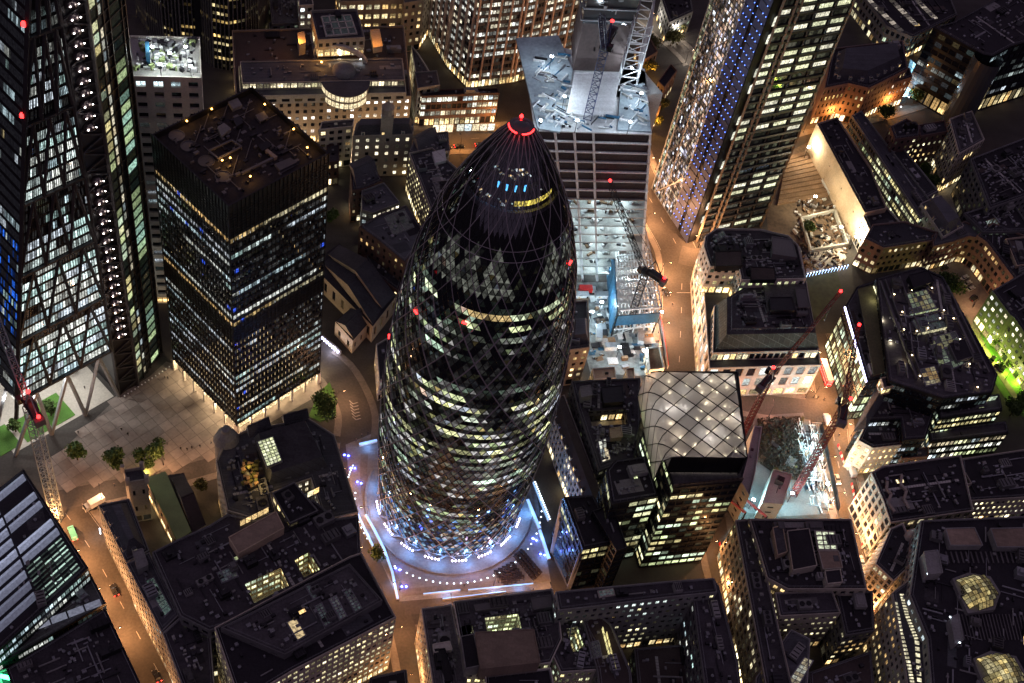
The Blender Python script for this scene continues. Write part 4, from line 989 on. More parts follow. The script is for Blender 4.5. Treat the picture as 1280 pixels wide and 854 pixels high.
# =================================================================== construction: steel and concrete frame, floodlit
def siteframe():
    R = random.Random(14); t = thing('building_under_construction', 'concrete and steel office frame under construction with floodlit open floors', 'building', (*P(745, 335, 0).to_2d(), 0)); org = t.location.copy()
    ZT = 90.0; tf = [P(668, 163, ZT), P(815, 168, ZT), P(806, 86, ZT), P(652, 46, ZT)]; gf = [P(690, 352, 0), P(803, 352, 0), P(772, 270, 0), P(690, 250, 0)]
    def rim(z, ins=0.0):
        v = z / ZT; pl = [lerp(a, b, v).to_2d() for a, b in zip(gf, tf)]; return ccw(pl) if not ins else inset(ccw(pl), ins)
    FOOT.append(rim(0)); nfl = 17; fh = ZT / nfl
    for k in range(1, nfl + 1):
        m = MB(); m.prism(rim(k * fh), k * fh - .55, k * fh, 0, None, True); m.build('floor_slab', 'concrete' if k < 11 else 'metal_white', t, org)  # upper slabs take a paler finish in place of light falling on them
    cm = MB()
    for i in range(4):
        for k in range(4):
            a, b_ = rim(0, .5), rim(ZT, .5); j = (i + 1) % 4; p, q = lerp(a[i], a[j], k / 6), lerp(b_[i], b_[j], k / 6)
            for f in range(nfl): cm.bar((*lerp(p, q, f / nfl), f * fh), (*lerp(p, q, (f + 1) / nfl), (f + 1) * fh - .5), .8, 0, False)
    cm.build('column', 'metal_white', t, org, kind='stuff')
    for f in range(10, nfl):   # upper storeys: dark panels put in for the unlit depth behind pale edge beams
        m = MB(); pl = rim(f * fh + 2, 1.0)
        for i in range(4): a, b_ = pl[i], pl[(i + 1) % 4]; m.poly([(*a, f * fh + .02), (*b_, f * fh + .02), (*b_, (f + 1) * fh - .56), (*a, (f + 1) * fh - .56)])
        m.build('unlit_panel', 'unlit_dark', t, org)
    co = [lerp(rim(0)[i], rim(0)[(i + 2) % 4], .3) for i in range(4)]; m = MB(); m.prism(ccw(co), 0, ZT, 0); m.build('core_wall', 'concrete', t, org)
    lw = lampdata('floor_flood', (.68, .92, 1), 900, .4)
    fr = rim(0, 5); front = sorted(range(4), key=lambda i: (CAMV.to_2d() - fr[i]).length)[:2]
    for f in range(0, 10):
        a, b_ = rim(f * fh, 4)[front[0]], rim(f * fh, 4)[front[1]]
        for k in range(3):
            p = lerp(a, b_, (k + .5) / 3); link('work_light', lw, t, (p.x - org.x, p.y - org.y, (f + 1) * fh - 1.1))
            m = MB(); m.box((p.x, p.y, (f + 1) * fh - .95), (1.2, .3, .2)); m.build('tube_lamp', 'lamp_white', t, org)
    # clutter on the floor edges
    m = MB()
    for k in range(150):
        f = R.randrange(1, 10); a, b_ = rim(f * fh, R.uniform(1, 5))[front[0]], rim(f * fh, 3)[front[1]]; p = lerp(a, b_, R.random()); m.box((p.x, p.y, f * fh), (R.uniform(.5, 3), R.uniform(.4, 1.4), R.uniform(.3, 1.6)), R.uniform(0, 3), R.choice((0, 0, 1, 2, 3)))
    m.build('building_material', ['metal_white', 'timber', 'metal_dark', 'concrete'], t, org, kind='stuff')
    # roof level
    def deck(pts, z0, z1, name, mt, zs=None):
        q = ccw(P2(pts, zs or z1)); b = MB(); b.prism(q, z0, z1, 0); return b.build(name, mt, t, org)
    deck([(645, 48), (698, 44), (716, 88), (700, 165), (672, 160)], ZT, ZT + .8, 'roof_deck', 'deck_blue'); deck([(776, 108), (806, 104), (814, 164), (772, 162)], ZT, ZT + .8, 'roof_deck', 'deck_blue')
    # high core rising out of the picture, with a pale skirt in front of it
    q = [P(716, 88, ZT).to_2d(), P(774, 90, ZT).to_2d(), P(780, 60, ZT).to_2d(), P(714, 50, ZT).to_2d()]; b = MB(); b.prism(ccw(q), ZT, ZT + 22, 0); b.build('core_tower', 'core_brown', t, org)
    qi = inset(ccw(q), -.5); b = MB(); b.prism(qi, ZT + 22, ZT + 62, 0)
    b.build('jump_form', 'grey_glass', t, org); b = MB()
    for z in range(24, 62, 5): 
        for i in range(4): b.bar((*inset(ccw(q), -1.2)[i], ZT + z), (*inset(ccw(q), -1.2)[(i + 1) % 4], ZT + z), .5)
    for k in range(160):
        i = R.randrange(4); p = lerp(qi[i], qi[(i + 1) % 4], R.random()); b.box((*p, ZT + R.uniform(24, 60)), (R.uniform(.3, 2), R.uniform(.3, 2), R.uniform(.4, 3)), R.random(), 0)
    b.build('formwork_platform', 'metal_grey', t, org, kind='stuff')
    a4 = [P(718, 92, ZT + 6), P(775, 92, ZT + 6), P(766, 145, ZT + 1), P(708, 142, ZT + 1)]
    for k in range(13):
        u0, u1 = k / 13, (k + .94) / 13; m = MB(); A_, B_ = lerp(a4[0], a4[3], u0), lerp(a4[1], a4[2], u0); C_, D_ = lerp(a4[1], a4[2], u1), lerp(a4[0], a4[3], u1); up = Vector((0, 0, .5)); m.poly([A_ + up, B_ + up, C_, D_]); m.poly([D_, C_, C_ - up * 2, D_ - up * 2]); m.build('canopy_sheet', 'metal_white', t, org)
    # scaffold tower on the right
    s4 = ccw(P2([(776, 62), (800, 64), (796, 106), (774, 104)], ZT + 1)); b = MB()
    for z in range(0, 26, 4):
        for i in range(4): b.bar((*s4[i], ZT + z), (*s4[(i + 1) % 4], ZT + z), .35); b.bar((*s4[i], ZT + z), (*s4[(i + 1) % 4], ZT + z + 4), .25); b.bar((*s4[i], ZT + z), (*s4[i], ZT + z + 4), .35)
    b.build('scaffold', 'metal_white', t, org)
    b = MB()
    for k in range(170):
        c = R.choice([(648, 712, 60, 160), (776, 812, 108, 160), (700, 770, 140, 164), (672, 705, 85, 160)]); p = P(R.uniform(c[0], c[1]), R.uniform(c[2], c[3]), ZT + .8)
        if not inside(p.to_2d(), rim(ZT, 1)): continue
        b.box((p.x, p.y, ZT + .8), (R.uniform(.4, 6), R.uniform(.15, .6), R.uniform(.15, .9)), R.choice((-.4, 1.2, .1)), R.choice((0, 0, 1, 2, 3, 4)))
    b.build('building_material', ['metal_white', 'metal_dark', 'metal_grey', 'blue_sheet', 'concrete'], t, org, kind='stuff')
    ll = lampdata('roof_flood', (.72, .88, 1), 5200, .5)
    for px, py in ((690, 70), (706, 120), (676, 150), (788, 152), (802, 116), (790, 85), (722, 150)):
        p = P(px, py, ZT + 7); link('flood_light', ll, t, p - org); m = MB(); m.tube((p.x, p.y, ZT + .8), (p.x, p.y, ZT + 6.6), .12, .1); m.box((p.x, p.y, ZT + 6.6), (1, .5, .4), 0, 1); m.build('flood_mast', ['metal_dark', 'lamp_white'], t, org)
    # dark hatched flank
    return t
siteframe()
def podium():
    """open steel frame with blue sheeting in front of the big frame"""
    R = random.Random(15); pl = ccw(P2([(768, 288), (806, 284), (827, 384), (774, 388)], 16)); c = sum(pl, Vector((0, 0))) / 4; t = thing('unfinished_building', 'open white steel frame with a blue sheeted side beside the road', 'building', (*c, 0)); org = (*c, 0); FOOT.append(pl)
    for z in (4, 8, 12, 16):
        m = MB()
        for k in range(13):
            for (i, j) in ((0, 1), (1, 2)): m.bar((*lerp(pl[i], pl[(i + 1) % 4], k / 12), z), (*lerp(pl[(i + 3) % 4], pl[(i + 2) % 4], k / 12), z), .4)
        for i in range(4): m.bar((*pl[i], z), (*pl[(i + 1) % 4], z), .5)
        m.build('beam_grid', 'metal_white', t, org)
    m = MB()
    for i in range(4):
        for k in range(5): p = lerp(pl[i], pl[(i + 1) % 4], k / 4); m.bar((*p, 0), (*p, 16.5), .45)
        a, b = pl[i], pl[(i + 1) % 4]
        for z in (0, 8): m.bar((*a, z), (*b, z + 8), .3)
    m.build('steel_column', 'metal_white', t, org)
    lft = min(range(4), key=lambda i: ((pl[i] + pl[(i + 1) % 4]) / 2).x); a, b = pl[lft], pl[(lft + 1) % 4]; n = Vector(((b - a).y, -(b - a).x)).normalized() * .4
    for k in range(6): p, q = lerp(a, b, (k + .03) / 6) + n, lerp(a, b, (k + .97) / 6) + n; m = MB(); m.prism([p, q, q + n, p + n], 1, 15.5, 0, None, True); m.build('blue_sheet', 'blue_sheet', t, org)
    fr = min(range(4), key=lambda i: ((pl[i] + pl[(i + 1) % 4]) / 2).y); a, b = pl[fr], pl[(fr + 1) % 4]; m = MB(); n = Vector(((b - a).y, -(b - a).x)).normalized() * .3; m.prism([a + n, b + n, b + n * 2, a + n * 2], 7, 13, 0, None, True); m.build('blue_sheet', 'blue_sheet', t, org)
    l = lampdata('frame_flood', (.82, .96, 1), 2600, .4)
    for k in range(4): p = lerp(lerp(pl[0], pl[2], .25 + .17 * k), pl[1], .2 * (k % 2)); link('work_light', l, t, (p.x - c.x, p.y - c.y, 5 + 3 * (k % 2)))
podium()

# =================================================================== the ordinary streets, block by block
def simple(name, label, vols, seed=None, post=None, cat='building'):
    b = Bld(name, label, cat, seed)
    for v in vols: b.vol(**v) if isinstance(v, dict) else b.vol(*v)
    if post: post(b)
    b.done(); return b
V = lambda p, z1, st=None, roof='roof_felt', z0=0, **k: dict(px=p, z0=z0, z1=z1, st=st, roof=roof, **k)

# tall slab with a floodlit deck, between the two western towers
def pb(b):
    m = MB(); R = b.R; q = P2([(170, 50), (246, 52), (248, 90), (170, 88)], 112); z = 112
    for k in range(170):
        p = lerp(lerp(q[0], q[1], R.random()), lerp(q[3], q[2], R.random()), R.random()); m.box((p.x, p.y, z), (R.uniform(.4, 2.4), R.uniform(.4, 1.4), R.uniform(.3, 1.8)), R.choice((.2, 1.2)), R.choice((0, 0, 1, 2, 3)))
    m.build('rooftop_plant', ['metal_white', 'metal_grey', 'metal_dark', 'roof_green'], b.root, b.org, kind='stuff')
    l = lampdata('deck_flood', (.9, 1, .92), 3600, .4)
    for px, py in ((190, 58), (212, 66), (232, 58), (200, 80), (238, 82)): p = P(px, py, z + 5.5); link('flood_light', l, b.root, p - b.org); m = MB(); m.tube((p.x, p.y, z), (p.x, p.y, z + 5.2), .1, .1); m.box((p.x, p.y, z + 5.2), (.9, .5, .35), 0, 1); m.build('flood_mast', ['metal_dark', 'lamp_white'], b.root, b.org)
    b.box([(181, 52), (186, 52), (187, 66), (182, 66)], z, z + 5, 'blue_hoarding', 'blue_sheet')
    pp = P2([(166, 96), (251, 97), (251, 110), (168, 109)], 112)
simple('stone_slab_block', 'tall pale stone slab block with a floodlit plant deck on top', [V([(160, 47), (250, 49), (252, 100), (164, 98)], 112, S('pale', lit=.14, pal=COOL, bay=5.6, ww=.55, wh=.5, floor=4.4, rec=.8), 'concrete', clutter=0)], 41, pb)

# long classical bank with dome and pediment
def pc(b):
    z = 30; b.vol([(298, 84), (504, 80), (508, 117), (300, 122)], 24, 28, S('stone', base=0, lit=.04, bay=5.5, ww=.6, wh=.4, floor=4), 'roof_lead', clutter=0, par=.6); b.vol([(300, 78), (503, 74), (506, 101), (303, 105)], 28, 31.5, S('stone', base=0, lit=.97, pal=[(1, .9, .5), (1, .86, .55)], e=.8, ww=.86, wh=.7, bay=2.8, floor=3.6, run=.95), 'roof_lead', clutter=2, par=.5)
    lf = lampdata('facade_flood', (1, .72, .46), 3200, .4)
    for px in (330, 370, 410, 450, 495): link('facade_flood', lf, b.root, P(px, 196, 3) - b.org)
    b.skylight([(402, 21), (438, 19), (446, 42), (408, 45)], 40.6, 4, 3, .015, COOL, name='roof_light', frame='stone_pale', bar=.5)
    q = P(432, 100, 32); m = MB(); m.lathe((q.x, q.y, 24), [(10, 0), (10, 7.6)], 28); m.build('bowed_bay', 'stone', b.root, b.org); m = MB(); m.lathe((q.x, q.y, 31.62), [(10.4, -.1), (10.4, .12), (.01, .2)], 28); m.build('bay_roof', 'roof_lead', b.root, b.org)
    m = MB()
    for k in range(14):
        a0, a1 = math.radians(195 + k * 11), math.radians(204 + k * 11); e = b.R.uniform(.6, 1); r = 10.05
        for zz in (24.6, 28.3): m.poly([(q.x + r * math.cos(a0), q.y + r * math.sin(a0), zz), (q.x + r * math.cos(a1), q.y + r * math.sin(a1), zz), (q.x + r * math.cos(a1), q.y + r * math.sin(a1), zz + 2.6), (q.x + r * math.cos(a0), q.y + r * math.sin(a0), zz + 2.6)], 0, (e, e * .82, e * .5))
    m.build('bay_window', 'office_glass', b.root, b.org, glow=True, kind='stuff')
    d = P(430, 84, 34); m = MB(); m.lathe((d.x, d.y, 31.6), [(5.2, 0), (5.0, .9), (4.2, 2.2), (2.7, 3.2), (1.0, 3.7), (.01, 3.8)], 24); m.build('dome', 'stone_grey', b.root, b.org, smooth=True)
    b.vol([(388, 16), (446, 14), (456, 50), (397, 53)], 32, 40, S('stone', lit=.1), 'roof_felt_b', clutter=3, par=1.4)
    m = MB()
    c = P(426, 62, 36)
    for k in range(12):
        a = math.pi * k / 11; m.bar((c.x + 11 * math.cos(a), c.y, 32 + 5.5 * math.sin(a)), (c.x + 11 * math.cos(a + math.pi / 11), c.y, 32 + 5.5 * math.sin(a + math.pi / 11)), 1.6)
    m.build('pediment_arch', 'stone_pale', b.root, b.org)
    l1 = lampdata('amber_flood', (1, .45, .1), 700, .2); l2 = lampdata('cool_flood', (.7, .8, 1), 500, .2)
    for px, py, l, lm in ((402, 76, l1, 'lamp_amber'), (452, 72, l2, 'lamp_white'), (425, 66, lampdata('warm_flood', (1, .85, .6), 500, .2), 'lamp_warm')):
        p = P(px, py, 34.5); link('flood_light', l, b.root, p - b.org); m = MB(); m.box((p.x, p.y, 33.5), (.8, .4, .5), 0); m.build('flood_lamp', lm, b.root, b.org)
    b.box([(463, 38), (474, 37), (478, 58), (467, 60)], 30, 33, 'plant_room', 'stone_warm', 'stone_warm'); b.box([(372, 42), (380, 40), (382, 54), (374, 56)], 30, 36, 'plant_room', 'stone_warm')
    lo = lampdata('amber_yard_lamp', (1, .4, .08), 1500, .3)
    for px, py in ((374, 48), (470, 46)): p = P(px, py, 38); link('yard_lamp', lo, b.root, p - b.org)
simple('classical_bank', 'long stone bank building with a shallow dome and a bright bowed top floor', [V([(290, 40), (505, 34), (514, 122), (296, 130)], 24, S('warm', lit=.62, e=.95, pal=[(1, .86, .72), (1, .9, .8), (1, .82, .6)], bay=3.4, floor=4, base=5), 'roof_brown', clutter=5)], 42, pc)
simple('stone_office', 'pale stone office with lit window strips at the top edge beside the finned tower', [V([(420, -18), (505, -20), (508, 2), (425, 4)], 26, S('warm', lit=.6, bay=4, ww=.7, floor=5), 'roof_brown'), V([(500, -20), (545, -22), (530, 2), (505, 6)], 28, S('warm', lit=.4))], 43)
simple('stone_house', 'narrow stone house with a lit window column behind the classical bank', [V([(372, -12), (388, -13), (392, 8), (374, 9)], 30, S('pale', lit=.6, e=.9)), V([(335, -15), (372, -17), (374, 30), (340, 32)], 20, S('dark'))], 44)
simple('dark_annexe', 'dark annexe with a lit doorway at the foot of the curved tower', [V([(336, 30), (372, 28), (374, 55), (340, 58)], 18, S('dark', lit=.4, pal=WARM, e=1), 'roof_brown')], 45)
# row along the orange street
def pd(b):
    a, c = P(552, 168, 0.5), P(618, 166, .5); b.litstrip(P(540, 166, .5), P(566, 165, .5), 4.5, 1.3, [(1, .8, .55), (1, .72, .45)], 'shop_window', 3); b.litstrip(P(570, 164, .5), P(618, 163, .5), 4, .8, WHITE, 'shop_window', 5)
simple('shop_parade', 'low dark parade with bright white window strips and lit shop fronts', [V([(527, 122), (624, 118), (622, 112), (524, 114)], 17, S('office', lit=.75, pal=WHITE, e=.75, floor=4.2, bay=2.4, wall='brick_dark', base=5, base_lit=.8), 'roof_black')], 46, pd)
simple('flat_roofed_block', 'small flat roofed block with rooftop railings beside the finned tower', [V([(518, 92), (546, 90), (550, 108), (522, 112)], 20, S('grey', lit=.2), 'roof_felt'), V([(514, 58), (524, 70), (540, 96), (520, 98)], 14, S('pale', lit=.9, pal=GREEN, e=.9, bay=2, ww=.8))], 47)
# houses between the square tower and the round one
simple('cream_house', 'cream house with scattered lit windows beside the square tower', [V([(399, 164), (441, 160), (443, 150), (402, 154)], 22, S('pale', lit=.35, pal=WARM, e=.9, bay=3.4), 'roof_felt'), V([(408, 205), (424, 203), (424, 180), (408, 183)], 13, S('brick', lit=.3))], 48)
def pe(b):
    b.mansard([(441, 172), (516, 170), (518, 154), (445, 156)], 23, 28, 2.0, dormers=6.5, zpx=23, lit=.35)
    c = P(484, 150, 30); m = MB(); m.box((c.x, c.y, 22), (5, 5, 12), .2); m.lathe((c.x, c.y, 34), [(2.6, 0), (2.4, 3), (2.8, 3.2), (1.4, 4.6), (.6, 5.6), (.1, 7)], 10, 0); m.build('clock_turret', 'stone', b.root, b.org)
simple('dormer_house', 'stone house with four dormers and a small clock turret', [V([(441, 172), (516, 170), (518, 154), (445, 156)], 23, S('stone', lit=.68, e=1.0, pal=[(1, .92, .65), (1, .88, .6)], bay=4.4, ww=.34, wh=.5, floor=3.8, base=0), 'roof_slate', clutter=0)], 49, pe)
simple('pale_roofed_block', 'grey pitched block with a pale white roof tank left of the round tower', [V([(520, 170), (560, 166), (562, 190), (530, 196), (512, 190)], 20, S('grey', lit=.1), 'roof_lead')], 50, lambda b: (b.gable([(514, 172), (536, 160), (550, 176), (524, 192)], 20, 24, 'roof_lead', zpx=20), b.box([(540, 190), (556, 186), (558, 200), (544, 204)], 20, 22.5, 'roof_tank', 'metal_white')))
simple('lit_terrace', 'long terrace with rows of round topped lit windows left of the round tower', [V([(511, 193), (540, 186), (575, 215), (552, 292), (543, 276)], 21, S('stone', lit=.85, e=1.0, pal=[(1, .9, .5), (1, .86, .45)], bay=2.4, ww=.5, wh=.5, floor=3.4), 'roof_slate', clutter=5)], 51)
simple('slate_houses', 'dark slate roofed houses in a narrow lane, bright windows on the lane', [V([(438, 215), (462, 200), (478, 228), (455, 238), (440, 240)], 18, S('brick', lit=.5, e=1.0), 'roof_slate'), V([(452, 240), (480, 230), (500, 255), (466, 268), (452, 264)], 20, S('grey', lit=.75, e=1.1, pal=WHITE, bay=2.2, ww=.7), 'roof_lead')], 52, lambda b: b.gable([(436, 205), (460, 194), (474, 222), (446, 236)], 18, 22, 'roof_slate', zpx=18))
def pf(b):
    for k, q in enumerate(([(481, 272), (492, 266), (504, 288), (492, 294)], [(494, 266), (505, 261), (517, 283), (506, 288)])): b.skylight(q, 24, 1, 1, .01, lit=0, name='roof_panel', frame='stone_grey')
simple('brick_warehouse', 'dark red brick warehouse with framed roof panels beside the round tower', [V([(449, 285), (474, 270), (508, 258), (534, 296), (506, 330), (470, 300)], 24, S('brick', wall='brick_dark', lit=.06), 'roof_lead', clutter=2), V([(455, 322), (490, 306), (508, 334), (498, 366), (470, 345)], 12, S('brick', lit=.08), 'roof_slate', clutter=2)], 53, pf)
def pg(b):
    b.gable([(410, 318), (424, 306), (494, 368), (478, 386)], 11, 17, 'roof_slate', 'stone_warm', zpx=11); b.gable([(404, 330), (412, 321), (478, 384), (466, 406)], 10, 15, 'roof_slate', 'stone_warm', zpx=10)
    b.gable([(420, 402), (440, 384), (462, 400), (442, 424)], 8, 11, 'roof_slate', 'stone_warm', zpx=8)
simple('old_church', 'old stone church with twin dark pitched roofs and warm lit walls', [V([(408, 316), (424, 304), (497, 368), (466, 408), (402, 344)], 10, S('warm', lit=.0, bay=5, ww=.35, wh=.5, floor=9, base=0), 'roof_black', clutter=0, par=0), V([(419, 402), (441, 383), (464, 400), (441, 426)], 8, S('warm', lit=0, bay=5, ww=.3, wh=.4, floor=8, base=0), 'roof_black', clutter=0, par=0)], 54, pg, 'church')
simple('white_house', 'small white fronted house with lamps on its wall at the foot of the round tower', [V([(470, 432), (484, 424), (492, 470), (474, 478)], 12, S('pale', lit=.2), 'roof_felt', clutter=1)], 55)
simple('corner_stone_house', 'narrow five storey stone house between the round tower and the floodlit site', [V([(712, 378), (735, 376), (737, 436), (707, 440)], 22, S('warm', lit=.55, e=1.0, bay=3.2, floor=3.8, pal=WARM), 'roof_slate', clutter=2)], 56, lambda b: b.mansard([(712, 402), (735, 400), (737, 430), (709, 433)], 22, 26, 2, zpx=22))
# block under the round tower, right
def ph(b):
    b.mansard([(684, 505), (705, 495), (756, 630), (738, 652)], 16, 21, 2.2, 'roof_brown', 'roof_brown', dormers=4.4, zpx=16, lit=.75)
simple('dormered_terrace', 'long pale terrace with brown mansard and a row of lit dormers beside the round tower', [V([(684, 505), (705, 495), (756, 630), (738, 652)], 16, S('pale', lit=.35, pal=WHITE, e=.9, bay=2.6, ww=.55, wh=.62, floor=3.6), 'roof_brown', clutter=0)], 57, ph)
def pi(b):
    b.skylight([(748, 552), (757, 548), (763, 574), (753, 578)], 22, 2, 5, .55, WHITE, name='roof_light'); b.box([(725, 484), (738, 482), (740, 494), (727, 497)], 22, 26, 'plant_room', 'stone_grey'); b.box([(752, 484), (778, 482), (780, 502), (755, 504)], 22, 25, 'plant_room', 'metal_dark')
    b.box([(762, 536), (776, 534), (778, 546), (764, 548)], 22, 24.5, 'stair_box', 'stone_warm')
simple('u_shaped_office', 'dark office with a sunken roof yard between round tower and quilted roof', [V([(714, 478), (800, 474), (800, 580), (765, 584), (748, 590), (722, 512)], 22, S('dark', lit=.1), 'roof_felt_b', clutter=7, wells=[dict(p=[(735, 514), (782, 511), (785, 530), (740, 533)], depth=7, st=S('dark', lit=.2))])], 58, pi)
simple('site_cabins', 'stack of cream site cabins behind the quilted roof', [V([(740, 462), (768, 460), (770, 474), (742, 476)], 8, S('pale', lit=.2), 'stone_warm', clutter=1), V([(782, 462), (792, 461), (793, 474), (784, 475)], 7, S('warm', lit=.3), 'stone_warm', clutter=0), V([(808, 436), (824, 434), (830, 462), (812, 464)], 7, S('pale', lit=.3), 'timber', clutter=1)], 59)

# big stone block with curved corner and mansard, right of the road
def pj(b):
    b.vol([(892, 384), (925, 366), (1007, 362), (1023, 440), (890, 443)], 18, 22, S('pale', lit=.75, pal=COOL, e=.85, bay=2.6, ww=.5, wh=.45, floor=4), 'roof_lead', clutter=0)
    q = b.mansard([(893, 382), (924, 363), (1008, 358), (1024, 438), (892, 441)], 22, 29, 3.2, 'roof_slate_g', 'roof_felt_b', zpx=22)
    b.clutter(inset(q, 1), 29, 5)
    b.vol([(879, 310), (881, 296), (895, 287), (950, 288), (985, 296), (997, 308), (1007, 350), (926, 352), (923, 336), (887, 335)], 18, 33, S('pale', lit=.35, pal=GREEN, e=.9, bay=3), 'roof_felt_b', clutter=7)
    b.box([(893, 315), (927, 314), (928, 332), (895, 333)], 33, 36, 'plant_room', 'metal_dark', 'roof_brown'); b.box([(938, 334), (968, 335), (970, 350), (939, 350)], 33, 35, 'plant_room', 'metal_dark', 'roof_brown'); b.box([(965, 296), (990, 300), (996, 322), (966, 318)], 33, 36, 'plant_room', 'metal_grey2')
    b.box([(954, 352), (1004, 352), (1012, 388), (960, 390)], 29, 30.5, 'plant_enclosure', 'metal_grey2', 'roof_slab'); b.box([(962, 372), (990, 372), (994, 388), (964, 388)], 30.5, 33, 'plant_room', 'metal_dark'); b.box([(994, 360), (1008, 360), (1012, 384), (998, 385)], 30.5, 32, 'plant_room', 'metal_grey2')
    b.skylight([(890, 298), (904, 288), (907, 294), (894, 304)], 33, 4, 1, .03, lit=1, pal=COOL, name='roof_light')
simple('mansard_stone_block', 'big pale stone block with rounded corner and dark glazed mansard beside the main road', [V([(876, 318), (880, 300), (892, 291), (950, 290), (986, 298), (1000, 312), (1026, 458), (886, 462)], 18, S('pale', lit=.55, pal=[(.9, .97, .95), (1, .95, .8), (.85, .95, .9)], e=.8, bay=5.2, ww=.62, wh=.78, floor=6.5, base=5, base_lit=.7, rec=.5, parts=True), 'roof_lead', clutter=0)], 60, pj)

# large modern exchange: sloped glazed street front, long roof terrace, atrium skylights
def pk(b):
    b.skylight([(1133, 368), (1158, 362), (1170, 384), (1143, 392)], 31, 5, 4, .13, GREEN, lit=.8, bar=.3); b.skylight([(1140, 400), (1172, 392), (1184, 408), (1150, 416)], 31, 7, 1, .03, COOL); b.skylight([(1160, 424), (1194, 414), (1212, 452), (1178, 466)], 31, 5, 5, .11, GREEN, lit=.8, bar=.3)
    b.skylight([(1150, 462), (1168, 458), (1176, 478), (1158, 482)], 31, 3, 4, .22, WARM, lit=.7)
    g = P2([(1072, 362), (1094, 356), (1134, 458), (1092, 470)], 29); m = MB(); m.prism(ccw(g), 29, 29.3, 0); m.build('roof_terrace', 'terrace_olive', b.root, b.org)
    a, c = P(1092, 358, 30), P(1130, 455, 30); m = MB()
    for k in range(24): p, q = lerp(a, c, k / 24), lerp(a, c, (k + .8) / 24); m.bar(p, q, .35)
    m.build('balustrade_light', 'led_olive', b.root, b.org)
    a, c = P(1056, 384, 25.6), P(1083, 478, 25.6); m = MB()
    for k in range(9): m.bar(lerp(a, c, k / 9), lerp(a, c, (k + .93) / 9), .55)
    m.build('led_cornice', 'led_violet', b.root, b.org, kind='stuff')
    for x0, y0, x1, y1, w_ in ((1100, 352, 1146, 474, .8), (1106, 350, 1152, 472, .4), (1124, 346, 1152, 420, .5), (1176, 356, 1226, 462, .9), (1184, 358, 1236, 466, .5), (1160, 404, 1200, 396, .4), (1134, 398, 1180, 388, .6)):
        m = MB(); m.bar(P(x0, y0, 31.6), P(x1, y1, 31.6), w_, 0, True, 1.2); m.build('roof_rail', 'metal_grey2', b.root, b.org)
    b.box([(1136, 344), (1160, 338), (1168, 352), (1142, 360)], 31, 34, 'plant_room', 'metal_dark', 'roof_black'); b.box([(1186, 430), (1206, 424), (1216, 446), (1196, 452)], 31, 33, 'plant_room', 'metal_grey2', 'roof_black')
    b.litstrip(P(1146, 420, 31), P(1182, 412, 31), 1.6, .5, [(1, .92, .55)], 'clerestory', 9); b.litstrip(P(1136, 396, 31), P(1172, 388, 31), 1.2, .35, GREEN, 'clerestory', 9)
    m = MB(); n = 0
    for px, py in ((1118, 368), (1140, 363), (1165, 360), (1180, 388), (1192, 398), (1200, 424), (1212, 455), (1130, 412), (1128, 390), (1146, 414), (1160, 410), (1140, 444), (1150, 470), (1222, 484), (1175, 398), (1186, 406)):
        p = P(px, py, 32.2); m.tube((p.x, p.y, 31), (p.x, p.y, 32), .06, .06, 5); m.lathe((p.x, p.y, 32), [(.1, 0), (.3, .25), (.01, .55)], 6, 1)
    m.build('roof_lamp', ['metal_dark', 'dot_warm'], b.root, b.org, kind='stuff')
    l = lampdata('terrace_lamp', (1, .9, .55), 260, .3)
    for px, py in ((1094, 372), (1104, 400), (1114, 428), (1128, 452), (1150, 470), (1160, 404)): link('terrace_lamp', l, b.root, P(px, py, 31.5) - b.org)
    b.vol([(1100, 474), (1122, 469), (1126, 482), (1104, 487)], 25, 29, S('court', e=.8), 'roof_lead', clutter=0)
simple('glazed_exchange', 'huge dark modern office with a latticed lit street front and skylights in its roof', [
    V([(1056, 384), (1070, 360), (1094, 352), (1135, 458), (1100, 476), (1083, 478)], 25, S('office', lit=.85, pal=GREEN, e=.7, bay=2.4, ww=.84, wh=.84, sill=.06, floor=4.6, wall='metal_black', run=.8), 'roof_felt', clutter=3),
    V([(1094, 350), (1150, 335), (1178, 348), (1246, 470), (1240, 492), (1178, 500), (1110, 478)], 31, S('ofdark'), 'roof_felt_b', clutter=6)], 61, pk)
def pk2(b):
    b.litstrip(P(1180, 510, 22.1), P(1244, 500, 22.1), 2.6, .5, GREEN, 'clerestory', 14); b.litstrip(P(1148, 503, 20.1), P(1164, 500, 20.1), 3, .5, GREEN, 'clerestory', 5)
    b.mansard([(1066, 540), (1082, 536), (1118, 480), (1098, 478)], 20, 26, 2.4, 'roof_lead', 'roof_lead', zpx=20)
simple('terraced_office', 'dark stepped office with long bright window bands on its terraces', [
    V([(1078, 528), (1100, 484), (1166, 486), (1168, 512), (1156, 550), (1128, 552), (1124, 526)], 20, S('ofdark', lit=.2), 'roof_felt_b', clutter=4),
    V([(1170, 505), (1248, 494), (1252, 514), (1174, 525)], 22, S('court', lit=.95, e=.75, wall='metal_black', bay=2, floor=4), 'roof_felt', clutter=2),
    V([(1160, 540), (1256, 528), (1260, 543), (1162, 554)], 13, S('court', lit=.95, pal=WHITE + GREEN, e=.85, wall='metal_black', bay=1.9, floor=4), 'roof_felt_b', clutter=1)], 62, pk2)
simple('corner_stone_office', 'small stone corner office with two rows of lit arched windows', [V([(1072, 552), (1090, 562), (1126, 558), (1124, 530), (1082, 530)], 17, S('warm', wall='stone', lit=.8, e=.9, bay=2.6, floor=4.2, base=4), 'roof_black', clutter=2), V([(1124, 564), (1160, 560), (1160, 572), (1126, 575)], 9, S('red', lit=.5))], 63)

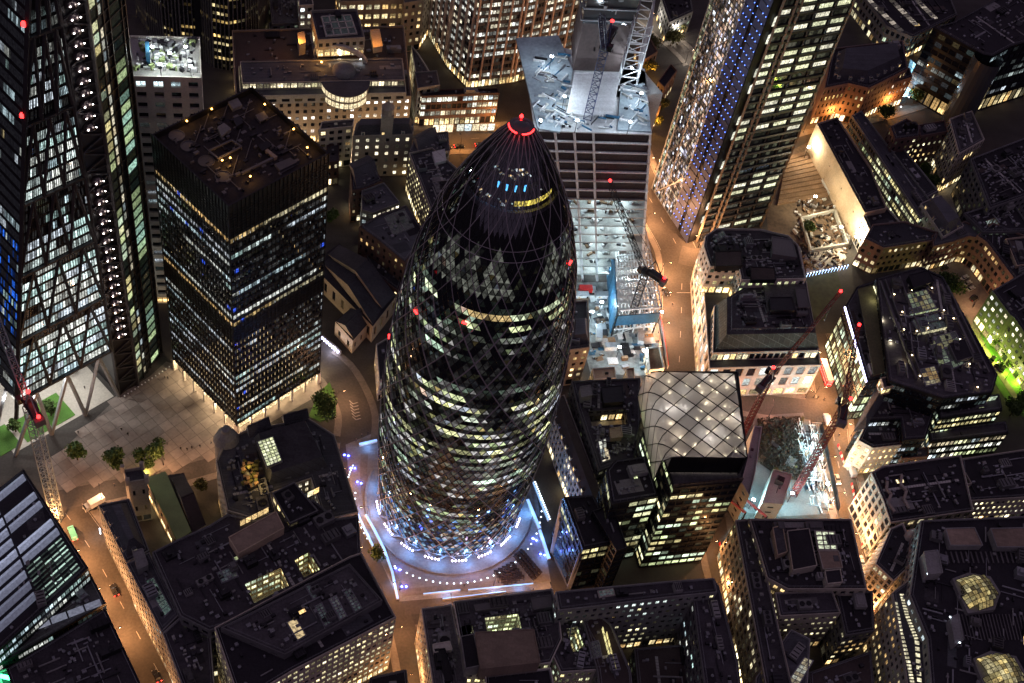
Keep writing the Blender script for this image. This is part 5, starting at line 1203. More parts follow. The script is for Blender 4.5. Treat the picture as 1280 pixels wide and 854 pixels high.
# right edge
simple('lit_grid_office', 'plain dark office whose grid of square windows is almost all lit above a green lawn', [V([(1239, 365), (1262, 396), (1266, 398), (1310, 462), (1400, 420), (1300, 330)], 19, S('grey', wall='concrete_dark', lit=.93, run=.3, pal=[(1, .95, .72), (.95, .97, .85), (1, .9, .6)], e=1.0, bay=3.1, ww=.5, wh=.5, floor=3.7), 'roof_black', clutter=4)], 64)
simple('red_brick_court', 'red brick building wrapped round a paved court with a rounded corner', [V([(1080, 300), (1104, 312), (1168, 302), (1172, 292), (1130, 278), (1090, 282)], 16, S('red', lit=.35, e=.45, bay=2.8, ww=.5), 'roof_slate', clutter=2), V([(1166, 310), (1190, 304), (1210, 297), (1226, 300), (1228, 288), (1205, 278), (1164, 296)], 16, S('red', lit=.3, e=.4, bay=2.8, ww=.55), 'roof_lead', clutter=1), V([(1220, 296), (1232, 304), (1268, 352), (1290, 350), (1290, 300), (1240, 280)], 17, S('red', lit=.3, e=.45, bay=3, ww=.6), 'roof_black', clutter=3)], 65)
simple('slate_roofed_row', 'row with grey slate roof and white ended gable behind the brick court', [V([(1150, 256), (1172, 246), (1204, 284), (1178, 298)], 17, S('pale', lit=.2), 'roof_slate', clutter=0)], 66, lambda b: b.mansard([(1150, 256), (1172, 246), (1204, 284), (1178, 298)], 17, 22, 3, dormers=6, zpx=17, lit=.2))
simple('floodlit_warehouse', 'long cream stone warehouse wall floodlit above the railway works', [V([(1020, 156), (1046, 148), (1088, 212), (1108, 262), (1080, 268)], 16, S('warm', wall='stone_warm', lit=0, bay=14, ww=.05, wh=.1, floor=8, base=0), 'roof_black', clutter=2), V([(1078, 272), (1108, 260), (1136, 292), (1092, 302)], 14, S('pale', lit=.25, bay=2.2, ww=.4, wh=.4, floor=3.2), 'roof_black', clutter=3)], 67)
simple('long_viaduct_block', 'long narrow block with a lit clerestory running beside the cream warehouse', [V([(1064, 146), (1076, 140), (1170, 262), (1150, 274)], 15, S('court', lit=.5, e=.5, wall='stone_grey'), 'roof_slate', clutter=1)], 68)
simple('brick_hotel', 'old brick hotel with an orange lit entrance front', [V([(1030, 112), (1060, 106), (1086, 112), (1134, 88), (1128, 52), (1040, 62)], 22, S('red', wall='brick_red', lit=.1, pal=AMBER, bay=2.4, ww=.4, floor=3.8, base=5, base_lit=.8), 'roof_black', clutter=4)], 69, lambda b: b.mansard([(1040, 100), (1084, 104), (1128, 84), (1122, 58), (1046, 66)], 22, 27, 3, dormers=5, zpx=22, lit=.05))
simple('arcade_block', 'orange lit brick block with arched ground floor right of the hotel', [V([(1086, 114), (1140, 98), (1136, 86), (1090, 100)], 17, S('red', lit=.5, pal=[(1, .8, .6), (1, .7, .5)], bay=2.6, ww=.42, floor=4), 'roof_black', clutter=1)], 70)
def pl_(b):
    for k, (x0, x1) in enumerate(((1082, 1128), (1110, 1146), (1142, 1170))):
        for j in range(9):
            a = P(lerp(x0 + 4, x1, j / 9), lerp(0, 40 - 8 * k, j / 9), 14.4); c = P(lerp(x0 + 4, x1, (j + .85) / 9), lerp(0, 40 - 8 * k, (j + .85) / 9), 14.4); m = MB(); e = b.R.choice((.04, .1, .28)); d = (c - a).cross(Vector((0, 0, 1))).normalized() * 1.6
            m.poly([a - d, c - d, c + d, a + d], 0, (e, e * .85, e * .7)); m.build('roof_light', 'office_glass', b.root, b.org, glow=True)
simple('station_roof', 'long dark station shed with strips of glazing in its roof', [V([(1070, -14), (1180, -20), (1196, 20), (1140, 48), (1108, 34)], 14, S('dark', lit=.2), 'roof_black', clutter=2)], 71, pl_)
simple('curved_corner_office', 'dark glass office with a round corner drum and amber lit lower floors', [V([(1166, 36), (1190, 30), (1300, -30), (1330, 40), (1262, 60), (1240, 72), (1228, 70)], 40, S('ofdark', lit=.3, pal=COOL + [(1, .75, .35)], e=.3, bay=3.6, ww=.9, wh=.6, floor=4.4, base=9, base_lit=.8), 'roof_black', clutter=3)], 72, lambda b: (lambda c: (lambda m: (m.lathe((c.x, c.y, 0), [(7, 0), (7, 40)], 20, 0), m.build('corner_drum', 'grey_glass', b.root, b.org)))(MB()))(P(1236, 72, 40)))
simple('terracotta_block', 'terracotta brick block with an orange lit curved front at the right edge', [V([(1232, 98), (1262, 88), (1300, 78), (1300, 60), (1270, 66), (1240, 84)], 20, S('red', wall='terracotta', lit=.3, pal=AMBER, bay=2.8), 'roof_black', clutter=1)], 73)
simple('window_dotted_block', 'dark blocks with scattered small lit windows around a grey yard', [V([(1112, 160), (1132, 150), (1150, 160), (1148, 172), (1118, 176)], 22, S('brick', lit=.45, pal=[(1, .95, .6), (1, .8, .4)], bay=3, e=1), 'roof_black'), V([(1146, 158), (1180, 152), (1184, 166), (1150, 172)], 22, S('brick', lit=.4, pal=[(1, .95, .6), (1, .7, .3)], bay=3, e=1), 'roof_black')], 74)
simple('stone_framed_block', 'dark block with a pale framed end wall, behind the grey yard', [V([(1186, 150), (1214, 140), (1230, 176), (1198, 194)], 24, S('stone', lit=.06, bay=2.4, ww=.6, wh=.7), 'roof_felt', clutter=4)], 75)
simple('unlit_block', 'large unlit block with a pale blank side at the right edge', [V([(1212, 200), (1290, 170), (1300, 240), (1236, 262)], 22, S('dark', lit=.05), 'roof_black', clutter=5)], 76)
simple('ember_lit_block', 'small block with orange glowing loft windows at the right edge', [V([(1258, 222), (1300, 190), (1310, 230), (1278, 240)], 15, S('red', wall='terracotta', lit=.95, pal=[(1, .4, .15)], e=.5, ww=.7, wh=.6), 'roof_black', clutter=0)], 77)
simple('courtyard_fringe', 'low dark row with pale attic windows beside the grey yard', [V([(1104, 196), (1128, 186), (1172, 240), (1150, 252)], 14, S('grey', lit=.25), 'roof_slate', clutter=2)], 78)
simple('lightwell_block', 'dark flat block with a pale blue lit light well near the right edge', [V([(1204, 268), (1262, 250), (1290, 290), (1228, 292)], 18, S('dark', lit=.08), 'roof_black', clutter=4, wells=[dict(p=[(1232, 276), (1244, 272), (1250, 282), (1237, 286)], depth=5, st=S('court', pal=COOL, e=.5))]), V([(1256, 300), (1290, 296), (1300, 330), (1270, 334)], 18, S('warm', lit=.1), 'roof_black', clutter=2)], 79)

# bottom left
def pm(b):
    R = b.R; z = 30; q = P2([(-70, 668), (30, 588), (110, 712), (-40, 850)], z + 1.2)
    for c_ in range(2):
        for k in range(11):
            v0, v1 = (k + .08) / 11, (k + .78) / 11
            if c_ == 1 and 6 < k: continue
            u0, u1 = ((.62, .97) if c_ else (.2, .6)); f = lambda u, v: lerp(lerp(q[0], q[1], u), lerp(q[3], q[2], u), v); m = MB()
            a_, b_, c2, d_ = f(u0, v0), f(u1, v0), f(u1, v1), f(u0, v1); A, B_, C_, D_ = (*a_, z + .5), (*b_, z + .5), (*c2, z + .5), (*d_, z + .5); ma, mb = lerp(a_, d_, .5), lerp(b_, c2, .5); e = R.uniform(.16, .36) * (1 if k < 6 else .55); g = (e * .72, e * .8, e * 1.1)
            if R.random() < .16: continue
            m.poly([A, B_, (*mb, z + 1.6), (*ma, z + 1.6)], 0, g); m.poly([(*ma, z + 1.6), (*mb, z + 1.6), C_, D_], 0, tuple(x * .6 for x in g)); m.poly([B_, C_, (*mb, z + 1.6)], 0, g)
            m.build('louvre', 'louvre_glass', b.root, b.org, glow=True)
    for k in range(9):
        for j in range(5):
            u0, u1 = .62 + j * .07, .62 + j * .07 + .062; v0 = .64 + k * .035; f = lambda u, v: lerp(lerp(q[0], q[1], u), lerp(q[3], q[2], u), v); e = R.choice((.02, .05, .15, .35, .6)); m = MB(); m.poly([(*f(u0, v0), z + .15), (*f(u1, v0), z + .15), (*f(u1, v0 + .02), z + .8), (*f(u0, v0 + .02), z + .8)][::-1], 0, (e * .7, e, e * .85)); m.build('clerestory', 'office_glass', b.root, b.org, glow=True)
simple('louvred_glass_office', 'stepped office with long bluish glass louvres across its roof, left edge', [V([(-70, 668), (30, 588), (111, 712), (-40, 850)], 30, S('office', lit=.55, pal=COOL, e=.4), 'roof_black', clutter=1)], 80, pm)
def pn(b):
    for (x0, y0, x1, y1, z) in ((0, 800, 128, 752, 23), (5, 745, 108, 718, 23)):
        for k in range(6): u, v = k / 6, (k + .9) / 6; a_, c = P(lerp(x0, x1, u), lerp(y0, y1, u), z), P(lerp(x0, x1, v), lerp(y0, y1, v), z); m = MB(); e = b.R.uniform(.1, .2); d = (c - a_).cross(Vector((0, 0, 1))).normalized() * 1.2; m.poly([a_ - d, c - d, c + d, a_ + d], 0, (e * .8, e * .85, e * 1.1)); m.build('glass_canopy', 'louvre_glass', b.root, b.org, glow=True)
simple('curved_terrace_office', 'office with a curved roof terrace edged by pale glass, lower left', [V([(-60, 838), (112, 716), (133, 756), (-10, 838)], 22, S('office', lit=.5, pal=COOL, e=.4), 'roof_slab', clutter=5)], 81, pn)
simple('black_roofed_block', 'black flat roofed block beside the street, lower left corner', [V([(8, 838), (132, 762), (182, 868), (40, 930)], 26, S('ofdark', lit=.2), 'roof_felt_b', clutter=4)], 82)
simple('slate_corner_house', 'dark slate roofed corner house at the street junction', [V([(123, 633), (162, 625), (187, 690), (158, 705)], 24, S('grey', lit=.3, pal=WARM, base=4.5, base_lit=.9), 'roof_slate', clutter=2)], 83, lambda b: (b.mansard([(124, 635), (160, 628), (184, 686), (156, 700)], 24, 29, 3, dormers=5, zpx=24), b.box([(166, 690), (178, 686), (185, 706), (172, 712)], 24, 31, 'stair_box', 'stone_grey')))
simple('green_glass_row', 'narrow row with a greenish glass side above the street', [V([(158, 706), (187, 692), (224, 770), (202, 792)], 27, S('grey', lit=.3, pal=COOL, e=.4, base=4.5, base_lit=.9), 'roof_lead', clutter=4)], 84, lambda b: b.skylight([(182, 726), (192, 722), (214, 762), (206, 770)], 27, 1, 6, .06, [(.5, .8, .7)], name='glass_slope', lit=1))
simple('shop_row', 'dark row with lit shops along the left street', [V([(203, 793), (226, 772), (262, 782), (268, 856), (240, 890)], 27, S('grey', lit=.3, base=4.5, base_lit=.95, pal=WARM), 'roof_felt_b', clutter=5)], 85)
def po(b):
    b.vol([(154, 590), (178, 586), (184, 602), (160, 606)], 0, 24, S('stone', lit=0, bay=4, ww=.25, wh=.3, floor=8), 'roof_slate', clutter=0, par=1.4)
    for c in [(154, 590), (178, 586), (184, 602), (160, 606)]: q = P(*c, 24); m = MB(); m.box((q.x, q.y, 24), (1.3, 1.3, 3.6), .2); m.build('pinnacle', 'stone', b.root, b.org)
    q = P2([(182, 598), (207, 589), (239, 664), (222, 676)], 13); m = MB(); m.prism(ccw(q), 12, 13, 0); m.build('copper_roof', 'roof_green', b.root, b.org)
    b.gable([(214, 598), (229, 592), (257, 655), (240, 664)], 11, 15, 'roof_brown', 'stone', zpx=11)
simple('green_roofed_church', 'small church with a square tower and a long green flat roof', [V([(181, 598), (230, 591), (258, 656), (222, 678)], 11, S('warm', lit=0, bay=6, ww=.3, wh=.5, floor=10), 'roof_brown', clutter=0, par=0)], 86, po, 'church')
def pp_(b):
    b.mansard([(316, 549), (384, 530), (410, 584), (336, 608)], 26, 31, 1.6, 'roof_lead', 'roof_felt_b', zpx=26)
    b.skylight([(322, 552), (341, 546), (352, 576), (334, 583)], 31, 4, 8, .75, [(.85, .9, .5), (.9, .92, .6)], bar=.2, h=1.0)
    c = P(283, 550, 26); m = MB(); m.lathe((c.x, c.y, 12), [(4, 0), (4, 14), (4.4, 14.4), (3.4, 17), (1.6, 19), (1.5, 20.5), (.2, 21)], 14, 0); m.build('corner_turret', 'stone_grey', b.root, b.org)
    for q in ([(307, 536), (333, 524), (340, 536), (312, 548)], [(352, 522), (380, 514), (388, 526), (356, 534)]): b.gable(q, 26, 30, 'roof_slate', 'stone_grey', zpx=26)
    b.box([(300, 582), (314, 572), (326, 604), (310, 612)], 26, 28, 'plant_enclosure', 'metal_dark'); l = lampdata('roof_warm', (1, .65, .2), 250, .2)
    for px, py in ((310, 582), (318, 596), (324, 604)): link('roof_lamp', l, b.root, P(px, py, 30.5) - b.org)
    m = MB(); R = b.R
    for k in range(26): p = P(R.uniform(303, 323), R.uniform(575, 608), 28); m.box((p.x, p.y, 28), (R.uniform(.5, 2), R.uniform(.5, 1.5), R.uniform(.5, 1.6)), R.random(), R.choice((0, 1)))
    m.build('roof_planters', ['leaf_olive', 'timber'], b.root, b.org, kind='stuff')
simple('turreted_stone_block', 'grey stone corner block with a round turret and a bright glass roof light', [V([(270, 578), (282, 552), (306, 540), (385, 524), (418, 545), (448, 642), (405, 652), (388, 600), (338, 618), (345, 642), (318, 650), (284, 640)], 26, S('pale', wall='stone', lit=.25, pal=WHITE, e=.6, bay=2.5, ww=.5, wh=.65, base=4.5), 'roof_lead', clutter=4)], 87, pp_)
def pq(b):
    b.box([(286, 672), (345, 640), (355, 660), (298, 692)], 32, 36, 'penthouse', 'stone_warm', 'roof_tan'); b.litstrip(P(300, 658, 32), P(336, 640, 32), 3, .8, [(1, .68, .3)], 'lit_window_or_wall', 5)  # the orange lit wall by the penthouse is put in as glowing panes
    b.vol([(340, 618), (368, 604), (398, 640), (362, 656)], 30, 34, S('dark', lit=.1), 'roof_black', clutter=3)
    b.skylight([(272, 716), (292, 708), (297, 720), (278, 728)], 32, 5, 3, .03, COOL)
    b.litstrip(P(384, 622, 30), P(399, 615, 30), 3, 1.0, WARM, 'lit_window_or_wall', 2)
simple('dark_roofscape_block', 'large dark roofed block with a tan penthouse and two lit light wells', [V([(222, 676), (262, 658), (285, 644), (320, 652), (346, 642), (392, 626), (420, 650), (448, 646), (451, 694), (440, 708), (312, 774), (262, 790), (226, 772), (190, 692)], 32, S('dark', lit=.25), 'roof_felt_b', clutter=9, wells=[dict(p=[(306, 730), (351, 710), (361, 732), (318, 754)], depth=13, st=S('court', lit=.95, e=.8)), dict(p=[(368, 700), (386, 690), (400, 712), (380, 722)], depth=13, st=S('court', lit=.95, e=.8))])], 88, pq)
def pr_(b):
    b.vol([(276, 786), (437, 706), (478, 752), (356, 820)], 36, 38.5, S('none'), 'roof_felt', clutter=5)
    for k, q in enumerate(([(394, 758), (402, 754), (414, 778), (406, 783)], [(412, 749), (420, 745), (433, 770), (425, 774)], [(430, 740), (438, 736), (452, 760), (444, 765)])): b.skylight(q, 38.5, 2, 7, .035, COOL, name='roof_light', frame='metal_grey', bar=.3)
    b.skylight([(359, 778), (370, 773), (382, 794), (372, 800)], 38.5, 1, 1, .6, [(1, .75, .4)], name='open_hatch', h=.4); b.skylight([(382, 732), (386, 730), (396, 746), (392, 749)], 38.5, 1, 5, .04, COOL, name='roof_light')
simple('gridded_office', 'office block with a dark flat roof and a densely lit grid of windows, bottom left', [V([(268, 786), (437, 697), (452, 692), (495, 773), (366, 840), (300, 880)], 36, S('warm', wall='stone', lit=.9, run=.4, pal=[(1, .88, .5), (1, .92, .6), (1, .84, .45)], e=.62, bay=1.9, ww=.66, wh=.5, floor=3.5), 'roof_black', clutter=2)], 89, pr_)
simple('low_black_block', 'low black roofed corner beside the orange street at the bottom edge', [V([(462, 848), (508, 838), (515, 900), (450, 905)], 16, S('dark', lit=.1), 'roof_black', clutter=2)], 90)

# bottom centre
simple('roof_garden_block', 'office with a cluttered roof garden at the corner of the orange street', [V([(526, 762), (564, 757), (584, 852), (578, 880), (544, 880)], 24, S('pale', lit=.5, pal=GREEN, bay=2.4), 'roof_slab', clutter=12)], 91, lambda b: (b.box([(541, 806), (562, 802), (565, 812), (543, 816)], 24, 26.5, 'plant_room', 'stone_pale'), b.box([(548, 812), (556, 811), (566, 850), (557, 852)], 24, 27, 'penthouse', 'metal_black')))
def ps_(b):
    b.box([(594, 791), (667, 787), (675, 828), (601, 836)], 26, 34, 'penthouse', 'roof_tan', 'roof_tan'); b.box([(576, 796), (592, 793), (601, 832), (582, 836)], 26, 32, 'plant_room', 'stone_grey', 'roof_black'); b.box([(592, 756), (632, 750), (635, 758), (595, 764)], 26, 28, 'plant_enclosure', 'metal_grey2')
    b.box([(664, 748), (688, 744), (690, 758), (667, 762)], 26, 28.5, 'plant_room', 'metal_grey2')
simple('tan_roofed_office', 'stone office with a broad tan roof over a bright courtyard', [V([(566, 753), (690, 737), (698, 765), (702, 800), (688, 830), (605, 842), (582, 842)], 26, S('pale', lit=.6, pal=GREEN, bay=2.3), 'roof_felt', clutter=8, wells=[dict(p=[(606, 772), (648, 767), (652, 786), (609, 791)], depth=12, st=S('court', wall='stone_pale', lit=.9, e=.75)), dict(p=[(571, 784), (590, 781), (592, 791), (573, 794)], depth=12, st=S('court', wall='stone_pale', lit=.9, e=.7))])], 92, ps_)
simple('lightwell_offices', 'cluster of small offices around narrow bright light wells, bottom centre', [V([(700, 764), (722, 758), (745, 800), (760, 838), (700, 842), (690, 820)], 24, S('pale', lit=.5, pal=GREEN, bay=2.2), 'roof_felt', clutter=8, wells=[dict(p=[(708, 786), (722, 783), (732, 812), (716, 815)], depth=14, st=S('court', wall='stone_pale', e=.8))]), V([(606, 846), (688, 836), (700, 900), (610, 900)], 27, S('pale', lit=.6, pal=WARM), 'roof_black', clutter=3)], 93)
simple('curved_roof_block', 'block with a curved dark roof and slim lit stair windows, bottom centre', [V([(728, 775), (745, 766), (764, 782), (788, 840), (792, 880), (752, 890), (746, 840)], 25, S('dark', lit=.35, pal=AMBER, e=.9), 'roof_brown', clutter=3)], 94, lambda b: (b.skylight([(736, 804), (748, 801), (752, 820), (740, 823)], 25, 4, 4, .02, COOL, lit=.1), b.litstrip(P(752, 786, 25), P(764, 834, 25), 2, .8, [(1, .9, .4)], 'lit_window_or_wall', 5), b.litstrip(P(757, 792, 25.2), P(769, 840, 25.2), 2, .6, [(1, .85, .35)], 'lit_window_or_wall', 5)))
simple('long_grey_block', 'long grey block with a narrow roof running under the glass office, scattered lit windows', [V([(694, 741), (832, 728), (892, 724), (896, 742), (838, 748), (740, 760), (698, 765)], 34, S('grey', wall='stone_grey', lit=.22, pal=[(1, .95, .6), (1, .9, .5), (.8, .95, .9)], e=.85, bay=2.7, ww=.5, wh=.48, floor=3.5), 'roof_felt_b', clutter=5)], 95, lambda b: b.skylight([(748, 739), (766, 736), (768, 743), (750, 746)], 34, 4, 2, .04, COOL, frame='stone_pale'))
simple('round_cornered_block', 'dark block with a rounded corner on the orange lane, bottom', [V([(866, 752), (876, 728), (890, 724), (898, 734), (922, 830), (930, 900), (886, 900), (872, 800)], 30, S('dark', lit=.15, pal=COOL), 'roof_felt_b', clutter=4)], 96)
simple('low_brown_roof', 'low plain brown roof in the dark yard at the bottom', [V([(792, 812), (866, 806), (876, 880), (800, 890)], 12, S('dark', lit=.05), 'roof_brown', clutter=2)], 97)

# bottom right
def pt_(b):
    b.box([(984, 664), (1011, 661), (1021, 707), (991, 713)], 26, 30, 'penthouse', 'stone', 'roof_black'); b.box([(966, 660), (978, 657), (984, 690), (972, 694)], 26, 29, 'plant_room', 'stone_warm', 'roof_felt'); b.box([(1031, 714), (1050, 712), (1053, 728), (1034, 730)], 26, 29.5, 'stair_box', 'stone', 'roof_black')
    b.skylight([(1019, 664), (1043, 665), (1046, 687), (1023, 687)], 27.5, 3, 4, .62, [(.85, .92, .65)], frame='stone_pale', bar=.4); b.box([(1023, 689), (1048, 689), (1053, 710), (1029, 712)], 26, 28, 'plant_room', 'stone', 'roof_tan')
simple('stone_penthouse_block', 'stone block with several roof houses and one bright square roof light', [V([(936, 650), (1063, 650), (1083, 738), (984, 738), (958, 724)], 26, S('stone', lit=.4), 'roof_felt_b', clutter=7)], 98, pt_)
simple('orange_lit_terrace', 'tall narrow terrace with tall lit windows over the orange lane', [V([(918, 652), (936, 650), (960, 730), (990, 860), (985, 900), (964, 900)], 24, S('warm', wall='stone', lit=.3, pal=WARM, e=.6, bay=3, ww=.6, wh=.7, floor=4, base=5, base_lit=.9), 'roof_felt', clutter=6)], 99)
simple('warm_windowed_block', 'block with rows of warm lit windows facing a small yard, bottom right', [V([(968, 742), (1040, 740), (1050, 768), (974, 772)], 24, S('stone', lit=.6, e=.6, pal=[(1, .9, .55), (1, .8, .4)], bay=2.2, wh=.4), 'roof_felt_b', clutter=3), V([(1044, 742), (1090, 740), (1092, 790), (1056, 796)], 22, S('dark', lit=.2, pal=WARM), 'roof_black', clutter=4)], 100)
simple('pale_gabled_block', 'pale blank walled block with a glass roof strip at the bottom edge', [V([(944, 848), (988, 788), (1012, 800), (1008, 870), (990, 900), (940, 900)], 22, S('grey', lit=.1), 'roof_lead', clutter=1), V([(1010, 842), (1088, 815), (1095, 900), (1015, 900)], 18, S('dark', lit=.1), 'roof_brown', clutter=3)], 101, lambda b: b.skylight([(1006, 822), (1016, 826), (992, 866), (980, 860)], 22, 2, 9, .22, WHITE, name='glass_strip'))
simple('wavy_parapet_block', 'dark block with pale wavy parapets along the red lit street', [V([(1088, 592), (1102, 584), (1200, 570), (1216, 640), (1112, 655), (1104, 630)], 24, S('stone', lit=.2, pal=WARM, e=.5, bay=3.6, ww=.62, wh=.74, base=5), 'roof_black', clutter=4)], 102, lambda b: [ (lambda m, pts: ([m.bar(P(*pts[i], 25.2), P(*pts[i + 1], 25.2), .9) for i in range(len(pts) - 1)], m.build('wavy_parapet', 'stone', b.root, b.org)))(MB(), pts) for pts in ([(1109, 602), (1108, 612), (1114, 618), (1110, 628), (1118, 640)], [(1127, 594), (1126, 606), (1133, 614), (1130, 624), (1136, 636)])])
simple('gold_windowed_block', 'block whose yard walls are thick with small gold lit windows', [V([(1172, 600), (1206, 592), (1214, 606), (1178, 612)], 17, S('stone', lit=.9, run=.3, pal=[(1, .88, .45), (1, .95, .7), (.8, .9, 1)], e=1.1, bay=2, ww=.45, wh=.45, floor=3.2), 'roof_black', clutter=1), V([(1206, 628), (1300, 622), (1300, 560), (1200, 575)], 15, S('stone', lit=.85, run=.3, pal=[(1, .88, .5), (1, .95, .75)], e=1.1, bay=2.2, ww=.45, wh=.45, floor=3.2), 'roof_black', clutter=4)], 103)
simple('white_gabled_house', 'pale stone house with latticed windows and small white turret by the striped barriers', [V([(1093, 706), (1112, 662), (1128, 655), (1146, 700), (1116, 728)], 24, S('pale', lit=.25, pal=WARM, bay=2.2, ww=.65, wh=.7, floor=3.4), 'roof_slate', clutter=1)], 104, lambda b: (lambda c, m: (m.lathe((c.x, c.y, 24), [(2.2, 0), (2, 2), (.2, 6)], 8), m.build('turret', 'stone_pale', b.root, b.org)))(P(1140, 668, 26), MB()))
def pu(b):
    for pts, e in (([(1196, 726), (1212, 720), (1236, 724), (1246, 740), (1240, 758), (1212, 762)], .17), ([(1222, 826), (1240, 818), (1268, 824), (1278, 842), (1272, 862), (1238, 866)], .24)):
        q = ccw(P2(pts, 36)); m = MB(); m.prism(inset(q, -1.2), 34, 36, 0); fo = m.build('octagon_skylight', 'stone_grey', b.root, b.org); m = MB(); fr = MB(); c = sum(q, Vector((0, 0))) / 6; ax = (q[2] - q[0] + q[3] - q[5]).normalized(); ay = Vector((-ax.y, ax.x)); us = [(p - c).dot(ax) for p in q]; vs = [(p - c).dot(ay) for p in q]; nx, ny = 9, 8
        hz = lambda u, v: 36.1 + 3.0 * max(0, 1 - (2 * v - 1) ** 2) ** .5 * max(0, 1 - abs(2 * u - 1) ** 3)
        def f(u, v): p = c + ax * lerp(min(us), max(us), u) + ay * lerp(min(vs), max(vs), v); return Vector((p.x, p.y, hz(u, v)))
        for i in range(nx):
            for j in range(ny):
                cc = [f(i / nx, j / ny), f((i + 1) / nx, j / ny), f((i + 1) / nx, (j + 1) / ny), f(i / nx, (j + 1) / ny)]
                if not inside((sum(cc, Vector()) / 4).to_2d(), q): continue
                g = tone(b.R.choice([(1, .82, .34), (1, .75, .28), (1, .86, .45)]), e * b.R.choice((.25, .6, .9, 1, 1.2, 2.2) if i < 6 else (.15, .3, .5))); m.poly(cc, 0, g)
                for k in range(4): fr.bar(cc[k], cc[(k + 1) % 4], .14, 0, False)
        m.build('pane', 'office_glass', fo, b.org, glow=True, kind='stuff'); fr.build('glazing_bar', 'metal_dark', fo, b.org)
    b.box([(1182, 661), (1218, 660), (1228, 682), (1188, 682)], 34, 37, 'plant_room', 'stone_grey', 'roof_tan'); b.box([(1238, 661), (1286, 660), (1290, 684), (1246, 684)], 34, 37, 'plant_room', 'stone_grey', 'roof_tan')
    for k in range(16): 
        a_ = P(1182 + k * 6.2, 690, 34.3); c = P(1186 + k * 6.2, 704, 34.3); m = MB(); m.bar(a_, c, .5); m.build('roof_rib', 'metal_grey2', b.root, b.org)
    for k in range(22):
        a_ = P(1198 + k * 4.2, 768, 34.3); c = P(1206 + k * 4.2, 800, 34.3); m = MB(); m.bar(a_, c, .3); m.build('roof_rib', 'metal_grey2', b.root, b.org)
    b.box([(1155, 690), (1172, 688), (1178, 716), (1160, 718)], 34, 39, 'plant_room', 'stone_grey'); b.box([(1188, 772), (1198, 768), (1204, 800), (1194, 806)], 34, 38, 'plant_room', 'stone_grey')
    m = MB()
    for px, py in ((1160, 717), (1188, 771), (1200, 803)): p = P(px, py, 39); m.lathe((p.x, p.y, 38.5), [(.1, 0), (.35, .3), (.01, .6)], 6)
    m.build('roof_lamp', 'dot_white', b.root, b.org, kind='stuff')
simple('octagon_skylight_block', 'huge dark office roof with glowing faceted skylights at the right edge', [V([(1150, 652), (1300, 646), (1310, 900), (1166, 900), (1158, 800), (1136, 745)], 34, S('grey', lit=.15), 'roof_black', clutter=9)], 105, pu)
def pv(b):
    R = b.R
    for (pts, off) in (([(1119, 752), (1126, 790), (1136, 830), (1142, 862)], 0), ([(1127, 742), (1134, 770), (1146, 800), (1150, 862)], .5), ([(1138, 728), (1148, 764), (1158, 806), (1164, 860)], 0)):
        for (a_, c) in zip(pts, pts[1:]):
            n = 8
            for k in range(n): u, v = (k + .15) / n, (k + .75) / n; p = P(lerp(a_[0], c[0], u), lerp(a_[1], c[1], u), 30.2); q = P(lerp(a_[0], c[0], v), lerp(a_[1], c[1], v), 30.2); m = MB(); e = R.uniform(.4, .9); d = (q - p).cross(Vector((0, 0, 1))).normalized() * .7; m.poly([p - d, q - d, q + d, p + d], 0, (e, e * .9, e * .6)); m.build('attic_window', 'office_glass', b.root, b.org, glow=True)
simple('attic_window_row', 'stepped row with three lines of small lit attic windows curving along the street', [V([(1114, 742), (1138, 724), (1160, 800), (1168, 900), (1138, 900), (1128, 820)], 30, S('stone', lit=.2, pal=WARM, e=.5, bay=2.6), 'roof_lead', clutter=2)], 106, pv)
simple('striped_barrier_house', 'slim pale house beside the striped barriers with a red roof corner', [V([(1098, 690), (1108, 684), (1116, 708), (1104, 730)], 12, S('warm', lit=.5, base=4), 'roof_slab', clutter=0)], 107)
simple('green_lit_block', 'dark block in the bottom left corner with a green lit ledge', [V([(-30, 850), (12, 836), (34, 890), (-30, 910)], 20, S('dark', lit=.3), 'roof_black', clutter=1)], 108, lambda b: (lambda p, m: (m.box((p.x, p.y, 20.4), (3, 1, .8)), m.build('green_lamp', 'lamp_green', b.root, b.org), link('green_light', lampdata('green_light', (.1, 1, .35), 700, .3), b.root, p + Vector((0, 0, 2.2)) - b.org)))(P(6, 846, 21), MB()))
# excavated site beside the red cranes
simple('site_hoarding_tower', 'pale blue lit concrete stair walls of a half demolished block next to the glass office', [V([(926, 604), (942, 534), (952, 535), (944, 590), (936, 622)], 18, S('none', wall='concrete', lit=0), 'concrete', clutter=1), V([(952, 630), (966, 588), (990, 594), (978, 632)], 10, S('none', wall='concrete', lit=0), 'concrete', clutter=3)], 109)
# small church and garden by the slab tower
simple('garden_church', 'small church with a framed roof in an orange lit garden', [V([(822, 104), (838, 82), (846, 90), (830, 112)], 12, S('brick', lit=.1, wall='brick_red'), 'roof_black', par=1.2, clutter=0), V([(796, 55), (812, 48), (822, 66), (806, 76)], 9, S('brick', wall='brick_red'), 'roof_brown', clutter=0)], 110, None, 'church')
simple('churchyard_house', 'brown roofed house in the orange lit lane, upper right', [V([(808, 118), (824, 114), (826, 134), (812, 138)], 12, S('red', lit=.3), 'roof_brown', clutter=1), V([(826, 0), (862, -10), (866, 16), (836, 30)], 12, S('dark', lit=.1), 'roof_black', clutter=2)], 111)

